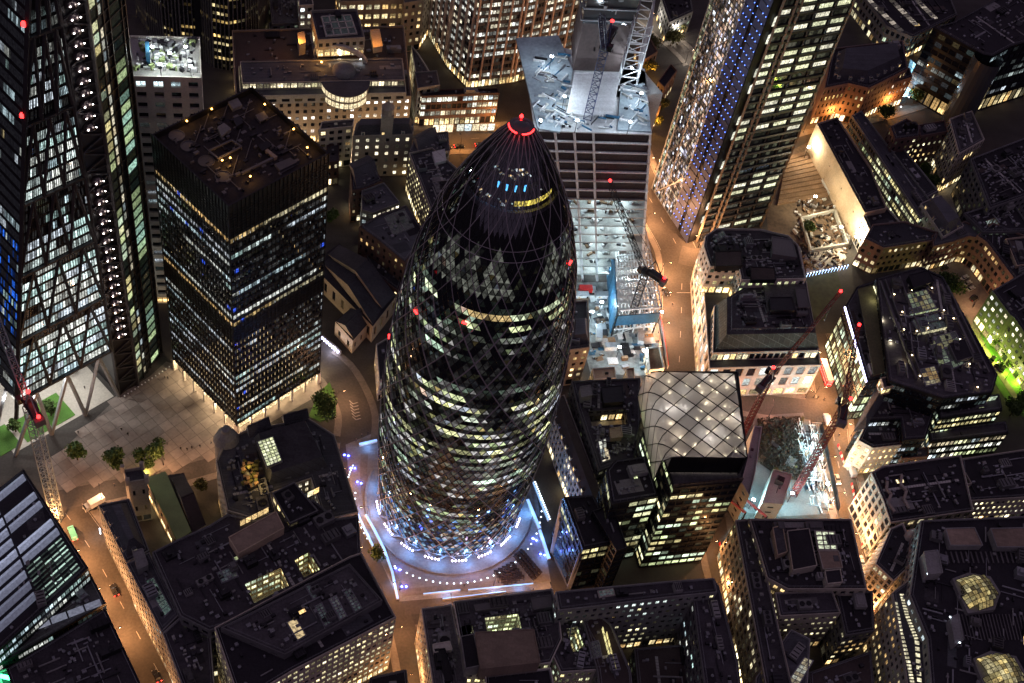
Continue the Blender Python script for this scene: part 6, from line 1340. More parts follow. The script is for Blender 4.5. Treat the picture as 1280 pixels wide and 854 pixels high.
# =================================================================== ground, streets, pavements
def sheet(name, poly, z, m, kind='structure'):
    b = MB(); b.fill([ccw(poly)], z); o = b.build(name, m); o['kind'] = kind; return o
g = MB(); g.poly([(-3500, -3500, 0), (3500, -3500, 0), (3500, 3500, 0), (-3500, 3500, 0)]); go = g.build('ground', 'asphalt'); go['kind'] = 'structure'
ROADS = [  # centre line sighted at street level, width, lamp tint
 ([(58, 612), (88, 650), (118, 694), (150, 752), (186, 818), (222, 884), (250, 940)], 13.5, 'o'),
 ([(40, 640), (80, 625), (150, 610), (220, 592), (285, 574)], 8, 'd'),
 ([(402, 452), (420, 466), (436, 492), (446, 520), (444, 548)], 11, 'd'),
 ([(440, 548), (436, 590), (441, 640), (453, 686), (478, 735), (501, 775), (515, 830), (526, 900)], 8, 'n'),
 ([(505, 757), (560, 752), (620, 746), (690, 737)], 7, 'n'),
 ([(770, 150), (800, 225), (826, 272), (850, 318), (852, 370), (850, 430), (846, 500), (838, 560)], 17, 'm'),
 ([(850, 318), (880, 322), (930, 300)], 11, 'd'),
 ([(856, 480), (900, 494), (950, 505), (1010, 512), (1040, 512)], 10, 'r'),
 ([(1016, 418), (1030, 455), (1038, 500), (1044, 560), (1058, 620), (1078, 690), (1098, 760), (1112, 830), (1122, 900)], 12.5, 'o'),
 ([(890, 640), (898, 690), (910, 740), (924, 800), (938, 860), (948, 920)], 9.5, 'n'),
 ([(520, 176), (580, 174), (640, 170)], 14, 'a'),
 ([(960, 165), (1000, 152), (1040, 146), (1100, 134), (1180, 112), (1230, 118)], 13, 'a'),
 ([(790, 10), (850, 60), (868, 80)], 7, 'w'),
 ([(1224, 395), (1246, 440), (1285, 500)], 7, 'g'),
]
RD = []
for pts, wd, tint in ROADS:
    w3 = [P(*p).to_2d() for p in pts]; out = []
    for i in range(len(w3) - 1):     # smooth centre line
        p0, p1, p2, p3 = w3[max(i - 1, 0)], w3[i], w3[i + 1], w3[min(i + 2, len(w3) - 1)]; n = max(2, int((p2 - p1).length / 3))
        for k in range(n):
            t = k / n; out.append(.5 * ((2 * p1) + (p2 - p0) * t + (2 * p0 - 5 * p1 + 4 * p2 - p3) * t * t + (3 * p1 - p0 - 3 * p2 + p3) * t ** 3))
    out.append(w3[-1]); RD.append((out, wd, tint))
def nrm(c, i):
    d = (c[min(i + 1, len(c) - 1)] - c[max(i - 1, 0)]).normalized(); return d, Vector((-d.y, d.x))
def on_road(p, skip=None, m=0.0):
    for k, (c, wd, _) in enumerate(RD):
        if k == skip: continue
        for q in c:
            if (p - q).length < wd / 2 + m: return True
    return False
for k, (c, wd, tint) in enumerate(RD):
    b = MB(); z = .004 + .0012 * k
    for i in range(len(c) - 1):
        n0, n1 = nrm(c, i)[1] * wd / 2, nrm(c, i + 1)[1] * wd / 2; b.poly([(*(c[i] - n0), z), (*(c[i + 1] - n1), z), (*(c[i + 1] + n1), z), (*(c[i] + n0), z)])
    o = b.build('road', 'road_asphalt'); o['kind'] = 'structure'
    mk = MB(); zm = z + .02
    for i in range(len(c) - 1):
        if on_road(c[i], k): continue
        for off, dash, t in ((0, True, .09), (wd / 2 - .45, False, .07), (-wd / 2 + .45, False, .07)):
            if dash and i % 4 > 0: continue
            if wd < 12: continue
            n0, n1 = nrm(c, i)[1], nrm(c, i + 1)[1]; a, e = c[i] + n0 * off, c[i + 1] + n1 * off; mk.poly([(*(a - n0 * t), zm), (*(e - n1 * t), zm), (*(e + n1 * t), zm), (*(a + n0 * t), zm)])
    o = mk.build('road_marking', 'paint_white')
    if o: o['kind'] = 'structure'
    for s in (-1, 1):
        pv = MB()
        for i in range(len(c) - 1):
            n0, n1 = nrm(c, i)[1] * s, nrm(c, i + 1)[1] * s; a, e = c[i] + n0 * wd / 2, c[i + 1] + n1 * wd / 2; a2, e2 = a + n0 * 2.6, e + n1 * 2.6
            if on_road((a + a2) / 2, k, 1.2) or on_road((e + e2) / 2, k, 1.2): continue
            q = ccw([a, e, e2, a2]); pv.prism(q, 0, .13, 0)
        o = pv.build('pavement', 'pavement')
        if o: o['kind'] = 'structure'
# chevrons and box markings where the western road bends
mk = MB()
for k in range(6):
    for s in (-1, 1): a = P(441 + k * .8, 505 + k * 4, .05).to_2d(); d = Vector((.35 * s, 1)).normalized(); mk.bar((*a, .06), (*(a + Vector((s * 1.6, 1.1))), .06), .3)
for a_, c_ in (((846, 366), (876, 366)), ((1012, 528), (1040, 530))): mk.bar(P(*a_, .06), P(*c_, .06), .2)
o = mk.build('road_marking', 'paint_white'); o['kind'] = 'structure'

# ---- square in front of the dark tower: each slab a part
sq = [P(*p).to_2d() for p in ((58, 582), (147, 497), (172, 484), (208, 452), (216, 455), (297, 545), (281, 567), (205, 588), (120, 604), (70, 614))]
so_ = sheet('paved_square', sq, .1, 'joint_dark'); ang = .9502; ca, sa = math.cos(ang), math.sin(ang); cx, cy = -84.34, 33.44; T = 4.0; tm = MB(); tm.prism([(-T / 2 + .1, -T / 2 + .1), (T / 2 - .1, -T / 2 + .1), (T / 2 - .1, T / 2 - .1), (-T / 2 + .1, T / 2 - .1)], 0, .06, 0)
first = None
for i in range(-24, 12):
    for j in range(-24, 24):
        u, v = i * T, j * T; p = Vector((cx + u * ca - v * sa, cy + u * sa + v * ca))
        if not inside(p, sq) or inside(p, FOOT[1]): continue
        if first is None: first = tm.build('paving_slab', 'tile_pink', so_); ob = first
        else: ob = link('paving_slab', first.data, so_)
        ob.location = (p.x, p.y, .105 + rnd.uniform(0, .02)); ob.rotation_euler = (rnd.uniform(-.003, .003), rnd.uniform(-.003, .003), ang)
# apron of the dark tower
for pts in ([(216, 452), (294, 548), (318, 540), (402, 492), (398, 472), (300, 530), (222, 440)],): sheet('tower_apron', [P(*p).to_2d() for p in pts], .08, 'tile_pink')
sheet('lawn', [P(*p).to_2d() for p in ((398, 492), (412, 478), (420, 500), (420, 520), (400, 528), (386, 520))], .14, 'lawn')['kind'] = 'stuff'
# under the wedge tower: pale floor, lawns
sheet('gallery_floor', [WA + WNL * .3, WA + WDR * 40 + WNL * .3, WA + WDR * 40 + WNL * 34, WA + WNL * 34], .12, 'stone_pale')
def lawn_strip(u0, u1, v0, v1):
    q = [WA + WDR * u + WNL * v for u, v in ((u0, v0), (u1, v0), (u1, v1), (u0, v1))]; b = MB(); b.prism(ccw(q), .1, .3, 0); o = b.build('lawn', 'lawn'); o['kind'] = 'stuff'
lawn_strip(16, 25, 1.5, 14); lawn_strip(6, 14.5, 1.5, 12); lawn_strip(-4, 4, 2, 13)
ll = lampdata('gallery_light', (1, .97, .9), 3600, .8)
for u in (4, 14, 24, 32):
    for v in (6, 18): p = WA + WDR * u + WNL * v; link('gallery_light', ll, None, (p.x, p.y, 22))
# ---- plaza of the round tower
pz = [P(*p).to_2d() for p in ((432, 556), (438, 612), (447, 655), (476, 702), (499, 752), (690, 736), (682, 690), (668, 600), (662, 540), (560, 500), (470, 540))]
sheet('round_tower_plaza', pz, .02, 'plaza_stone')
def ledwall(px, label, h=.9, t=.55):
    pts = [P(*p) for p in px]; c = pts[0]; o = thing('light_wall', label, 'light wall', (c.x, c.y, 0)); b, e = MB(), MB()
    for p, q in zip(pts, pts[1:]): b.bar(p + Vector((0, 0, h / 2)), q + Vector((0, 0, h / 2)), t, 0, True, h); e.bar(p + Vector((0, 0, h + .08)), q + Vector((0, 0, h + .08)), t * .8, 0, True, .15)
    b.build('wall', 'stone_pale', o, c * 1.0); e.build('light_strip', 'led_strip', o, c * 1.0)
ledwall([(438, 616), (446, 642), (458, 668), (470, 692)], 'outer of two low curved walls topped by blue light, left of the round tower', t=.9)
ledwall([(457, 645), (468, 664), (480, 688), (490, 716), (497, 750)], 'inner low curved wall topped by blue light, left of the round tower', t=.9)
ledwall([(659, 626), (674, 662)], 'short broad blue lit wall right of the round tower', t=1.3); ledwall([(664, 600), (685, 652)], 'long straight blue lit wall right of the round tower', t=.5); ledwall([(674, 664), (686, 700)], 'blue lit wall end near the mirrored gallery', t=1.2)
ledwall([(529, 744), (575, 739)], 'short low wall of white light on the plaza front', t=.45); ledwall([(585, 739), (666, 731)], 'long low wall of white light on the plaza front', t=.45); ledwall([(553, 750), (632, 741)], 'thin white light line along the lane below the plaza', t=.3); ledwall([(449, 557), (471, 552)], 'short white light bar at the top of the plaza', t=1.0)
wl_ = lampdata('wall_wash', (.2, .45, 1), 520, .6)
for px, py in ((446, 636), (462, 665), (478, 690), (492, 728), (664, 640), (678, 670), (682, 695), (560, 742), (620, 736), (650, 733), (460, 556)): p = P(px, py, 2.2); link('wall_wash', wl_, None, p)
R_ = random.Random(77)
proto = None
def pairlamp(px, py, label):
    global proto
    p = P(px, py)
    if proto is None:
        proto = thing('blue_uplighter', label, 'lamp', p, 0, 'pairs of blue uplighters on the plaza')
        for s in (-.75, .75): b = MB(); b.lathe((s, 0, 0), [(.28, 0), (.28, .3), (.34, .32)], 8); b.build('housing', 'metal_dark', proto); b = MB(); b.lathe((s, 0, .3), [(.42, .02), (.3, .35), (.01, .5)], 8); b.build('lens', 'lamp_blue', proto)
        link('uplight', lampdata('uplight', (.12, .16, 1), 110, .2), proto, (0, 0, 1))
    else: copy_thing(proto, p, R_.uniform(-.4, .4), label)
for (px, py), lb in {(433, 570): 'northernmost', (441, 586): 'second from the north', (449, 604): 'third from the north', (497, 712): 'southern left', (505, 734): 'southernmost left', (668, 675): 'eastern upper', (678, 694): 'eastern lower'}.items(): pairlamp(px, py, lb + ' pair of blue uplighters on the round tower plaza')
dots = MB()
for i in range(46):
    a = math.radians(190 + i * 4.1)
    for r in (33.5,): dots.lathe((r * math.cos(a), r * math.sin(a), .02), [(.26, 0), (.26, .1), (.01, .12)], 6)
for k in range(16): a = math.radians(172 + k * 1.6); dots.lathe((37 * math.cos(a), 37 * math.sin(a), .02), [(.24, 0), (.24, .1), (.01, .12)], 6)
o = dots.build('ground_light', 'dot_white'); o['kind'] = 'stuff'
b = MB()
for k in range(17): p = lerp(P(665.5, 602, 1.2), P(684, 648, 1.2), k / 16) + Vector((1.0, 0, 0)); b.lathe((p.x, p.y, p.z), [(.1, -.3), (.34, 0), (.01, .4)], 6)
o = b.build('wall_lamp', 'dot_white'); o['label'] = 'row of small white wall lamps on the long blue lit wall'; o['category'] = 'lamp row'
pinkl = lampdata('pink_glow', (.8, .55, 1), 420, .8)
for px, py in ((590, 712), (622, 690)): link('plaza_glow', pinkl, None, P(px, py, 4))
# white lit bollard rows on the square edge
proto_b = None
def bollard(px, py, label):
    global proto_b
    p = P(px, py)
    if proto_b is None:
        proto_b = thing('bollard', label, 'bollard', p, 0, 'white bollards along the square'); m = MB(); m.tube((0, 0, 0), (0, 0, 1.0), .14, .14, 8); m.build('post', 'metal_grey', proto_b); m = MB(); m.lathe((0, 0, 1.0), [(.3, 0), (.3, .22), (.01, .3)], 8); m.build('cap', 'white', proto_b)
    else: copy_thing(proto_b, p)
for k in range(14): bollard(lerp(156, 212, k / 13), lerp(497, 461, k / 13), 'white topped bollard in the row at the foot of the wedge tower')
# ---- pit and floodlit works behind the stone block
wk = [P(*p).to_2d() for p in ((985, 190), (1010, 178), (1030, 232), (1052, 262), (1062, 300), (1050, 340), (1004, 340), (990, 300), (960, 292), (958, 262))]
sheet('works_ground', wk, .03, 'earth')
td = thing('timber_deck', 'stepped timber deck of long brown planks beside the slab tower', 'deck', P(1005, 220)); org = td.location.copy()
q = [P(984, 196, 1), P(1018, 186, 1), P(1036, 246, 1), P(972, 256, 1)]
for k in range(11): m = MB(); a, b_, c_, d_ = lerp(q[0], q[3], k / 11), lerp(q[1], q[2], k / 11), lerp(q[1], q[2], (k + .82) / 11), lerp(q[0], q[3], (k + .82) / 11); hh = .4 + .5 * rnd.random(); m.prism(ccw([a.to_2d(), b_.to_2d(), c_.to_2d(), d_.to_2d()]), 0, hh + .6, 0); m.build('plank', 'timber', td, org)
pit = thing('concrete_pit', 'pale walled excavation pit in the floodlit works', 'pit', P(1030, 282)); org = pit.location.copy(); q = [P(*p, 2).to_2d() for p in ((1002, 272), (1044, 262), (1060, 304), (1014, 312))]
for i in range(4): m = MB(); m.bar((*q[i], 1), (*q[(i + 1) % 4], 1), .8, 0, True, 2.4); m.build('pit_wall', 'concrete', pit, org)
m = MB(); m.fill([ccw(inset(ccw(q), .6))], .06); m.build('pit_floor', 'earth', pit, org)
wo = thing('white_lintel', 'white concrete frame lying on the timber deck edge', 'frame', P(1038, 232)); q = [P(*p, 1.2) for p in ((1028, 226), (1046, 222), (1056, 236), (1038, 242))]
for i in range(4): m = MB(); m.bar(q[i], q[(i + 1) % 4], 1.5, 0, True, 1.2); m.build('beam', 'metal_white', wo, wo.location)
b = MB(); rr = random.Random(9)
for k in range(260):
    p = P(rr.uniform(992, 1062), rr.uniform(250, 336)); 
    if not inside(p.to_2d(), wk): continue
    b.box((p.x, p.y, .03), (rr.uniform(.4, 3.2), rr.uniform(.3, 1.2), rr.uniform(.2, 1.5)), rr.uniform(0, 3), rr.choice((0, 0, 1, 2, 3, 4)))
o = b.build('works_material', ['timber', 'metal_white', 'metal_dark', 'concrete', 'earth']); o['kind'] = 'stuff'
sheet('white_yard', [P(*p).to_2d() for p in ((1005, 318), (1050, 306), (1058, 322), (1048, 336), (1008, 342))], .05, 'stone_pale')
# ---- floodlit yard between frame and quilted roof
yd = [P(*p).to_2d() for p in ((690, 354), (805, 352), (832, 460), (800, 470), (738, 466), (720, 400))]; mat('yard_slab', (.19, .2, .2), var=.5, fine=.6)
sheet('works_yard', yd, .03, 'yard_slab')
def stack(b, p, ang, L, n, mats, hgt=.35, t=.22):
    """a bundle of bars or boards laid side by side"""
    d = Vector((math.cos(ang), math.sin(ang))); v = Vector((-d.y, d.x)); m = rr.choice(mats)
    for lay in range(rr.choice((1, 1, 2, 3))):
        for i in range(n): c = p + v * (i - n / 2) * t * 1.7; b.bar((*(c - d * L / 2), .15 + lay * hgt), (*(c + d * L / 2), .15 + lay * hgt), t, m)
def yard(name, area_, px, n, mats, ml, ang0):
    b = MB()
    for k in range(n):
        p = P(rr.uniform(px[0], px[2]), rr.uniform(px[1], px[3])).to_2d()
        if not inside(p, area_): continue
        q = rr.random(); ang = ang0 + rr.choice((0, 0, 1.57, .2))
        if q < .55: stack(b, p, ang, rr.uniform(2.5, 7), rr.randint(3, 9), ml)
        elif q < .8: b.box((p.x, p.y, .03), (rr.uniform(1, 3), rr.uniform(.8, 1.6), rr.uniform(.4, 1.6)), ang, rr.choice(ml))
        else:
            for i in range(4): b.box((p.x + i * .5, p.y + rr.uniform(-.6, .6), .03), (rr.uniform(.3, .8), rr.uniform(.3, .8), rr.uniform(.2, .8)), rr.uniform(0, 3), rr.choice(ml))
    o = b.build(name, mats); o['kind'] = 'stuff'
yard('stacked_material', yd, (716, 356, 824, 462), 130, ['metal_white', 'metal_grey', 'metal_dark', 'concrete', 'timber', 'blue_sheet'], (0, 1, 1, 2, 2, 2, 3, 4, 4, 5), .35)
def cabin(px, py, ang, label, m='metal_white', z=0):
    p = P(px, py); o = thing('site_cabin', label, 'cabin', (p.x, p.y, z + .03), ang); b = MB(); b.box((0, 0, 0), (6, 2.4, 2.5), 0); b.build('body', m, o); b = MB(); b.box((0, 0, 2.5), (6.1, 2.5, .1), 0)
    for k in range(9): b.box((-2.8 + k * .7, 0, 2.6), (.12, 2.4, .05), 0)
    b.build('roof', 'metal_grey', o); b = MB(); b.poly([(2, -1.22, .1), (2.8, -1.22, .1), (2.8, -1.22, 2), (2, -1.22, 2)]); b.build('door', 'metal_dark', o)
    b = MB(); b.poly([(-1.8, -1.22, 1), (-.4, -1.22, 1), (-.4, -1.22, 1.9), (-1.8, -1.22, 1.9)], 0, (.5, .45, .35)); b.build('window', 'office_glass', o, glow=True)
for px, py, an, lb in ((726, 372, .3, 'white site cabin at the top of the floodlit yard'), (752, 372, .3, 'white site cabin below the concrete frame'), (748, 420, 1.7, 'white site cabin in the middle of the floodlit yard'), (764, 436, .3, 'white site cabin nearest the cream cabins'), (800, 424, 1.7, 'white site cabin beside the timber cabins'), (812, 388, 1.6, 'white site cabin along the roadside hoarding')): cabin(px, py, an, lb)
# hoarding along the road
ho = thing('hoarding', 'white site hoarding with a red rail along the main road', 'hoarding', P(826, 410)); hq = [P(*p) for p in ((812, 352), (820, 384), (828, 420), (834, 462))]; oo = ho.location
for a_, c_ in zip(hq, hq[1:]):
    for k in range(5): m = MB(); p, q = lerp(a_, c_, k / 5), lerp(a_, c_, (k + .96) / 5); m.bar(p + Vector((0, 0, 1.3)), q + Vector((0, 0, 1.3)), .16, 0, True, 2.4); m.bar(p + Vector((0, 0, 2.6)), q + Vector((0, 0, 2.6)), .2, 1, True, .2); m.build('hoarding_panel', ['metal_white', 'paint_red'], ho, oo)
yl = lampdata('yard_flood', (.66, .9, 1), 3000, .4); proto_f = None
def flood(px, py, h, label, l, warm=False):
    p = P(px, py, 0); o = thing('flood_lamp', label, 'floodlight', p, 0, 'site floodlights'); m = MB(); m.tube((0, 0, 0), (0, 0, h), .12, .09, 6); m.build('mast', 'metal_dark', o); m = MB(); m.box((0, 0, h), (1.1, .5, .6)); m.build('lamp_head', 'lamp_white', o); link('flood_light', l, o, (0, -.2, h + 1.2))
for px, py, lb in ((748, 392, 'floodlight over the stacked white material'), (736, 404, 'floodlight beside the stone house'), (760, 352, 'floodlight at the foot of the concrete frame'), (800, 452, 'floodlight by the timber cabins'), (770, 448, 'floodlight behind the cream cabins'), (822, 404, 'floodlight on the roadside hoarding')): flood(px, py, 7, lb, yl)
wl2 = lampdata('works_flood', (1, .82, .5), 8000, .4)
for px, py, lb in ((1004, 200, 'floodlight lighting the cream warehouse wall'), (1044, 300, 'floodlight beside the white yard'), (1012, 262, 'floodlight above the concrete pit'), (1062, 312, 'floodlight at the warehouse corner')): flood(px, py, 8, lb, wl2)
# ---- deep site by the red cranes
st_ = [P(*p).to_2d() for p in ((942, 520), (1004, 516), (1018, 560), (1046, 642), (970, 646), (930, 640))]; sheet('site_ground', st_, .03, 'concrete_dark')
strip = [P(*p).to_2d() for p in ((1000, 530), (1012, 526), (1046, 642), (1010, 644))]
b = MB(); e0, e1 = P(1006, 532).to_2d(), P(1028, 638).to_2d(); dv = (e1 - e0).normalized(); nv = Vector((-dv.y, dv.x)); ln = (e1 - e0).length
for k in range(190):
    c = e0 + dv * rr.uniform(0, ln) + nv * rr.uniform(-4.5, 4.5); a_ = math.atan2(dv.y, dv.x) + rr.choice((0, 0, 0, 1.57, .15)); L_ = rr.uniform(1.5, 6); d_ = Vector((math.cos(a_), math.sin(a_))); z_ = rr.choice((.2, .2, .5, 1.2, 2.4)); b.bar((*(c - d_ * L_ / 2), z_), (*(c + d_ * L_ / 2), z_), rr.choice((.12, .2, .3)), rr.choice((0, 0, 1, 2)))
    if k % 5 == 0: b.bar((*c, 0), (*c, 3.2), .14, 0)
    if k % 9 == 0: b.box((*c, 0), (rr.uniform(.8, 1.8), rr.uniform(.6, 1.2), rr.uniform(.5, 1.4)), a_, rr.choice((0, 1, 2, 3)))
o = b.build('steel_stack', ['metal_white', 'metal_grey', 'metal_dark', 'blue_sheet']); o['kind'] = 'stuff'
hw = thing('dark_hoarding', 'dark hoarding between the steel stacks and the street with striped barriers', 'hoarding', (*e0, 0)); ho_ = hw.location.copy()
for k in range(12): p_, q_ = e0 + dv * (ln * k / 12) + nv * 6.2, e0 + dv * (ln * (k + .96) / 12) + nv * 6.2; m = MB(); m.bar((*p_, 1.5), (*q_, 1.5), .2, 0, True, 3); m.build('hoarding_panel', 'metal_black', hw, ho_)
pit_ = [P(*p).to_2d() for p in ((946, 524), (1000, 520), (1014, 600), (980, 600), (950, 580))]
b = MB()
for k in range(2600):
    p = P(rr.uniform(946, 1004), rr.uniform(522, 602)).to_2d()
    if not inside(p, pit_): continue
    a_ = Vector((rr.gauss(0, 1), rr.gauss(0, 1), rr.gauss(0, .5))).normalized() * rr.uniform(.25, .7); d_ = a_.cross(Vector((rr.gauss(0, 1), rr.gauss(0, 1), 1))).normalized() * rr.uniform(.2, .5); c = Vector((p.x, p.y, rr.uniform(.1, 1.1))); b.poly([c - a_, c + d_, c + a_, c - d_], rr.choice((0, 0, 1)))
o = b.build('undergrowth', ['leaf_dry', 'earth_dark']); o['kind'] = 'stuff'
yard('pit_debris', pit_, (944, 522, 1012, 602), 30, ['metal_dark', 'earth', 'leaf_olive', 'concrete_dark'], (0, 1, 1, 2, 2, 3), 1.2)
sheet('pit_ground', pit_, .06, 'earth_dark')
cyl = lampdata('site_flood', (.4, .9, 1), 7500, .4)
for px, py, lb in ((1012, 556, 'site floodlight nearest the junction'), (1020, 584, 'site floodlight in the middle of the steel stacks'), (1028, 616, 'site floodlight at the lower end of the steel stacks'), (962, 608, 'site floodlight beside the concrete stair walls'), (984, 628, 'site floodlight at the foot of the concrete stair walls'), (936, 636, 'site floodlight under the red steel props')): flood(px, py, 6, lb, cyl)
for a_, c_, lb in (((920, 614), (958, 646), 'upper of two long red steel props over the site'), ((912, 625), (932, 641), 'lower of two red steel props over the site')):
    p, q = P(*a_, 9), P(*c_, 9); o = thing('steel_prop', lb, 'prop', p); m = MB(); m.bar(p, q, .7); m.build('beam', 'prop_red', o, p); m = MB(); m.box((p.x, p.y, 0), (.6, .6, 9)); m.box((q.x, q.y, 0), (.6, .6, 9)); m.build('post', 'metal_dark', o, p)
# ---- yards and gardens
sheet('grey_yard', [P(*p).to_2d() for p in ((1122, 182), (1168, 172), (1222, 262), (1196, 282), (1170, 244), (1140, 200))], .03, 'stone_grey')
sheet('brick_court_yard', [P(*p).to_2d() for p in ((1146, 338), (1160, 318), (1206, 310), (1226, 318), (1254, 366), (1226, 402), (1196, 390), (1180, 356))], .03, 'pavement')
sheet('lawn', [P(*p).to_2d() for p in ((1203, 414), (1214, 406), (1294, 486), (1290, 530), (1262, 508))], .06, 'lawn')['kind'] = 'stuff'
gl_ = lampdata('lawn_light', (.8, 1, .12), 1700, .3)
for k in range(7): link('lawn_light', gl_, None, P(lerp(1212, 1284, k / 6), lerp(414, 488, k / 6), 2))
sheet('site_garden', [P(*p).to_2d() for p in ((1005, 346), (1045, 336), (1052, 360), (1030, 402), (1012, 398))], .05, 'garden')['kind'] = 'stuff'

# =================================================================== street lamps: a kerb-side pole, arm and lantern with its own light
TINT = dict(m=((1, .46, .19), 13500, 'lamp_warm'), n=((1, .44, .16), 3200, 'lamp_warm'), o=((1, .44, .16), 11500, 'lamp_warm'), d=((1, .52, .26), 3200, 'lamp_warm'), r=((1, .36, .27), 1900, 'lamp_warm'), a=((1, .42, .1), 5000, 'lamp_amber'), w=((1, .9, .75), 3000, 'lamp_warm'), g=((.9, .9, .3), 500, 'lamp_warm'))
LP = {}
STREETS = ['left hand street', 'street below the square', 'bending road by the square tower', 'lane left of the round tower', 'lane below the plaza', 'main road beside the floodlit frame', 'dark side road by the slab tower', 'red lit cross street', 'street with striped barriers', 'orange lane beside the glass office', 'orange street by the shop parade', 'street by the brick hotel', 'white lit churchyard path', 'green lit lawn path']
for k, (c, wd, tint) in enumerate(RD):
    side = 1; acc = 0; n_ = 0; col, en, lm = TINT[tint]
    for i in range(1, len(c)):
        acc += (c[i] - c[i - 1]).length
        if acc < (15 if tint != 'd' else 20): continue
        acc = 0; side = -side; d, n = nrm(c, i); p = c[i] + n * side * (wd / 2 + .7)
        if any(inside(p, f) for f in FOOT) or on_road(p, k, .2): 
            p = c[i] - n * side * (wd / 2 + .7)
            if any(inside(p, f) for f in FOOT) or on_road(p, k, .2): continue
            side = -side
        px = (c[i] - p).normalized(); ang = math.atan2(px.y, px.x)
        lab = 'lit street lamp on the ' + STREETS[k]
        if tint not in LP:
            t = thing('street_lamp', lab, 'street lamp', (p.x, p.y, .1), ang, 'street lamps on the ' + STREETS[k]); m = MB(); m.tube((0, 0, 0), (0, 0, 7.4), .12, .07, 8); m.tube((0, 0, 0), (0, 0, .9), .2, .18, 8); m.build('pole', 'metal_dark', t)
            m = MB(); m.tube((0, 0, 7.3), (2.5, 0, 7.8), .06, .05, 6); m.build('arm', 'metal_dark', t); m = MB(); m.box((2.7, 0, 7.7), (.9, .34, .16)); m.build('hood', 'metal_dark', t); m = MB(); m.box((2.7, 0, 7.62), (.7, .28, .07)); m.build('lantern', lm, t)
            link('lamp_light', lampdata('street_light', col, en, .3), t, (2.8, 0, 7.2)); LP[tint] = t
        else: o = copy_thing(LP[tint], (p.x, p.y, .1), ang, lab); o['group'] = 'street lamps on the ' + STREETS[k]
        n_ += 1

for px, py in ((1158, 330), (1186, 322), (1212, 334), (1228, 352), (1216, 384)): p = P(px, py); o = copy_thing(LP['d'], p, rnd.uniform(0, 6), 'lit street lamp in the brick court'); o['group'] = 'street lamps in the brick court'

# =================================================================== cranes
def lattice(b, p, q, w, step, m=0, t=.17):
    p, q = Vector(p), Vector(q); d = (q - p); L = d.length; d.normalize(); up = Vector((0, 0, 1)) if abs(d.z) < .9 else Vector((1, 0, 0)); a = d.cross(up).normalized() * (w / 2); c = d.cross(a).normalized() * (w / 2)
    k4 = [a + c, -a + c, -a - c, a - c]; n = max(1, int(L / step))
    for o in k4: b.bar(p + o, q + o, t * 1.4, m, False)
    for i in range(n):
        P0, P1 = lerp(p, q, i / n), lerp(p, q, (i + 1) / n)
        for j in range(4): b.bar(P0 + k4[j], P1 + k4[(j + 1) % 4], t, m, False); b.bar(P0 + k4[j], P0 + k4[(j + 1) % 4], t, m, False)
def crane(label, base, topz, tip, m, mb='crane_black', w=2.2, z0=0, lights=(), counter=9.0, lum=None, group='tower cranes over the building sites'):
    t = thing('tower_crane', label, 'crane', (base.x, base.y, z0), 0, group); org = t.location.copy(); top = Vector((base.x, base.y, topz)); tip = Vector(tip)
    b = MB(); lattice(b, (base.x, base.y, z0), top, w, w * 1.1); b.build('mast', m, t, org)
    d = (tip - top); d.z = 0; d.normalize(); s = Vector((-d.y, d.x, 0)); ang = math.atan2(d.y, d.x)
    b = MB(); b.box((top.x, top.y, topz), (3.4, 3.4, .8), ang); b.lathe((top.x, top.y, topz - .8), [(1.6, 0), (1.8, .8)], 12); b.build('slewing_ring', mb, t, org)
    b = MB(); bk = top - d * counter; b.bar(top + s * 1.3 + Vector((0, 0, 1)), bk + s * 1.3 + Vector((0, 0, 1)), .5); b.bar(top - s * 1.3 + Vector((0, 0, 1)), bk - s * 1.3 + Vector((0, 0, 1)), .5); mid = top - d * (counter * .55); b.box((mid.x, mid.y, topz + .9), (counter * .7, 2.4, 1.8), ang); b.build('counter_jib', mb, t, org)
    b = MB(); b.box((bk.x, bk.y, topz - .4), (2.0, 3.0, 2.6), ang); b.build('counterweight', 'concrete_dark', t, org)
    cb = top + d * 1.6 + s * 2.2; b = MB(); b.box((cb.x, cb.y, topz + .6), (1.9, 1.5, 2.2), ang, 0, 1); b.build('cab', ['car_glass', mb], t, org)
    ap = top - d * 2.5 + Vector((0, 0, 8.5)); b = MB(); b.bar(top + s * 1 + Vector((0, 0, .8)), ap, .35); b.bar(top - s * 1 + Vector((0, 0, .8)), ap, .35); b.bar(bk + Vector((0, 0, 1.2)), ap, .3); b.build('apex_frame', m, t, org)
    b = MB(); lattice(b, top + d * 1.5 + Vector((0, 0, 1.2)), tip, w * .6, w * .9, 0, .13); b.build('jib', m, t, org); b = MB(); b.bar(ap, lerp(top, tip, .85) + Vector((0, 0, 1)), .14); b.build('pendant_line', 'metal_dark', t, org)
    hk = lerp(top, tip, .93); b = MB(); b.bar(hk, (hk.x, hk.y, hk.z - 12), .1); b.box((hk.x, hk.y, hk.z - 13), (.6, .6, 1.1)); b.build('hook_line', 'metal_dark', t, org)
    for L in lights: b = MB(); c = {'a': ap + Vector((0, 0, .6)), 't': tip + Vector((0, 0, .7)), 'b': bk + Vector((0, 0, 3.2)), 'm': top + Vector((0, 0, 3))}[L]; b.lathe((c.x, c.y, c.z), [(.1, -.4), (.62, 0), (.55, .6), (.01, .9)], 8); b.build('aviation_light', 'lamp_red', t, org)
    if lum:
        for p_, l_ in lum: link('red_glow', l_, t, Vector(p_) - org)
    return t
redl = lampdata('red_glow', (1, .05, .03), 420, .4)
b0 = P(72, 648); crane('grey green lattice crane at the left edge with two red lights on its dark head', b0, 66, P(-30, 330, 105), 'crane_grey', w=3.0, lights='ab', counter=8, lum=[((b0.x, b0.y, 72), redl)])
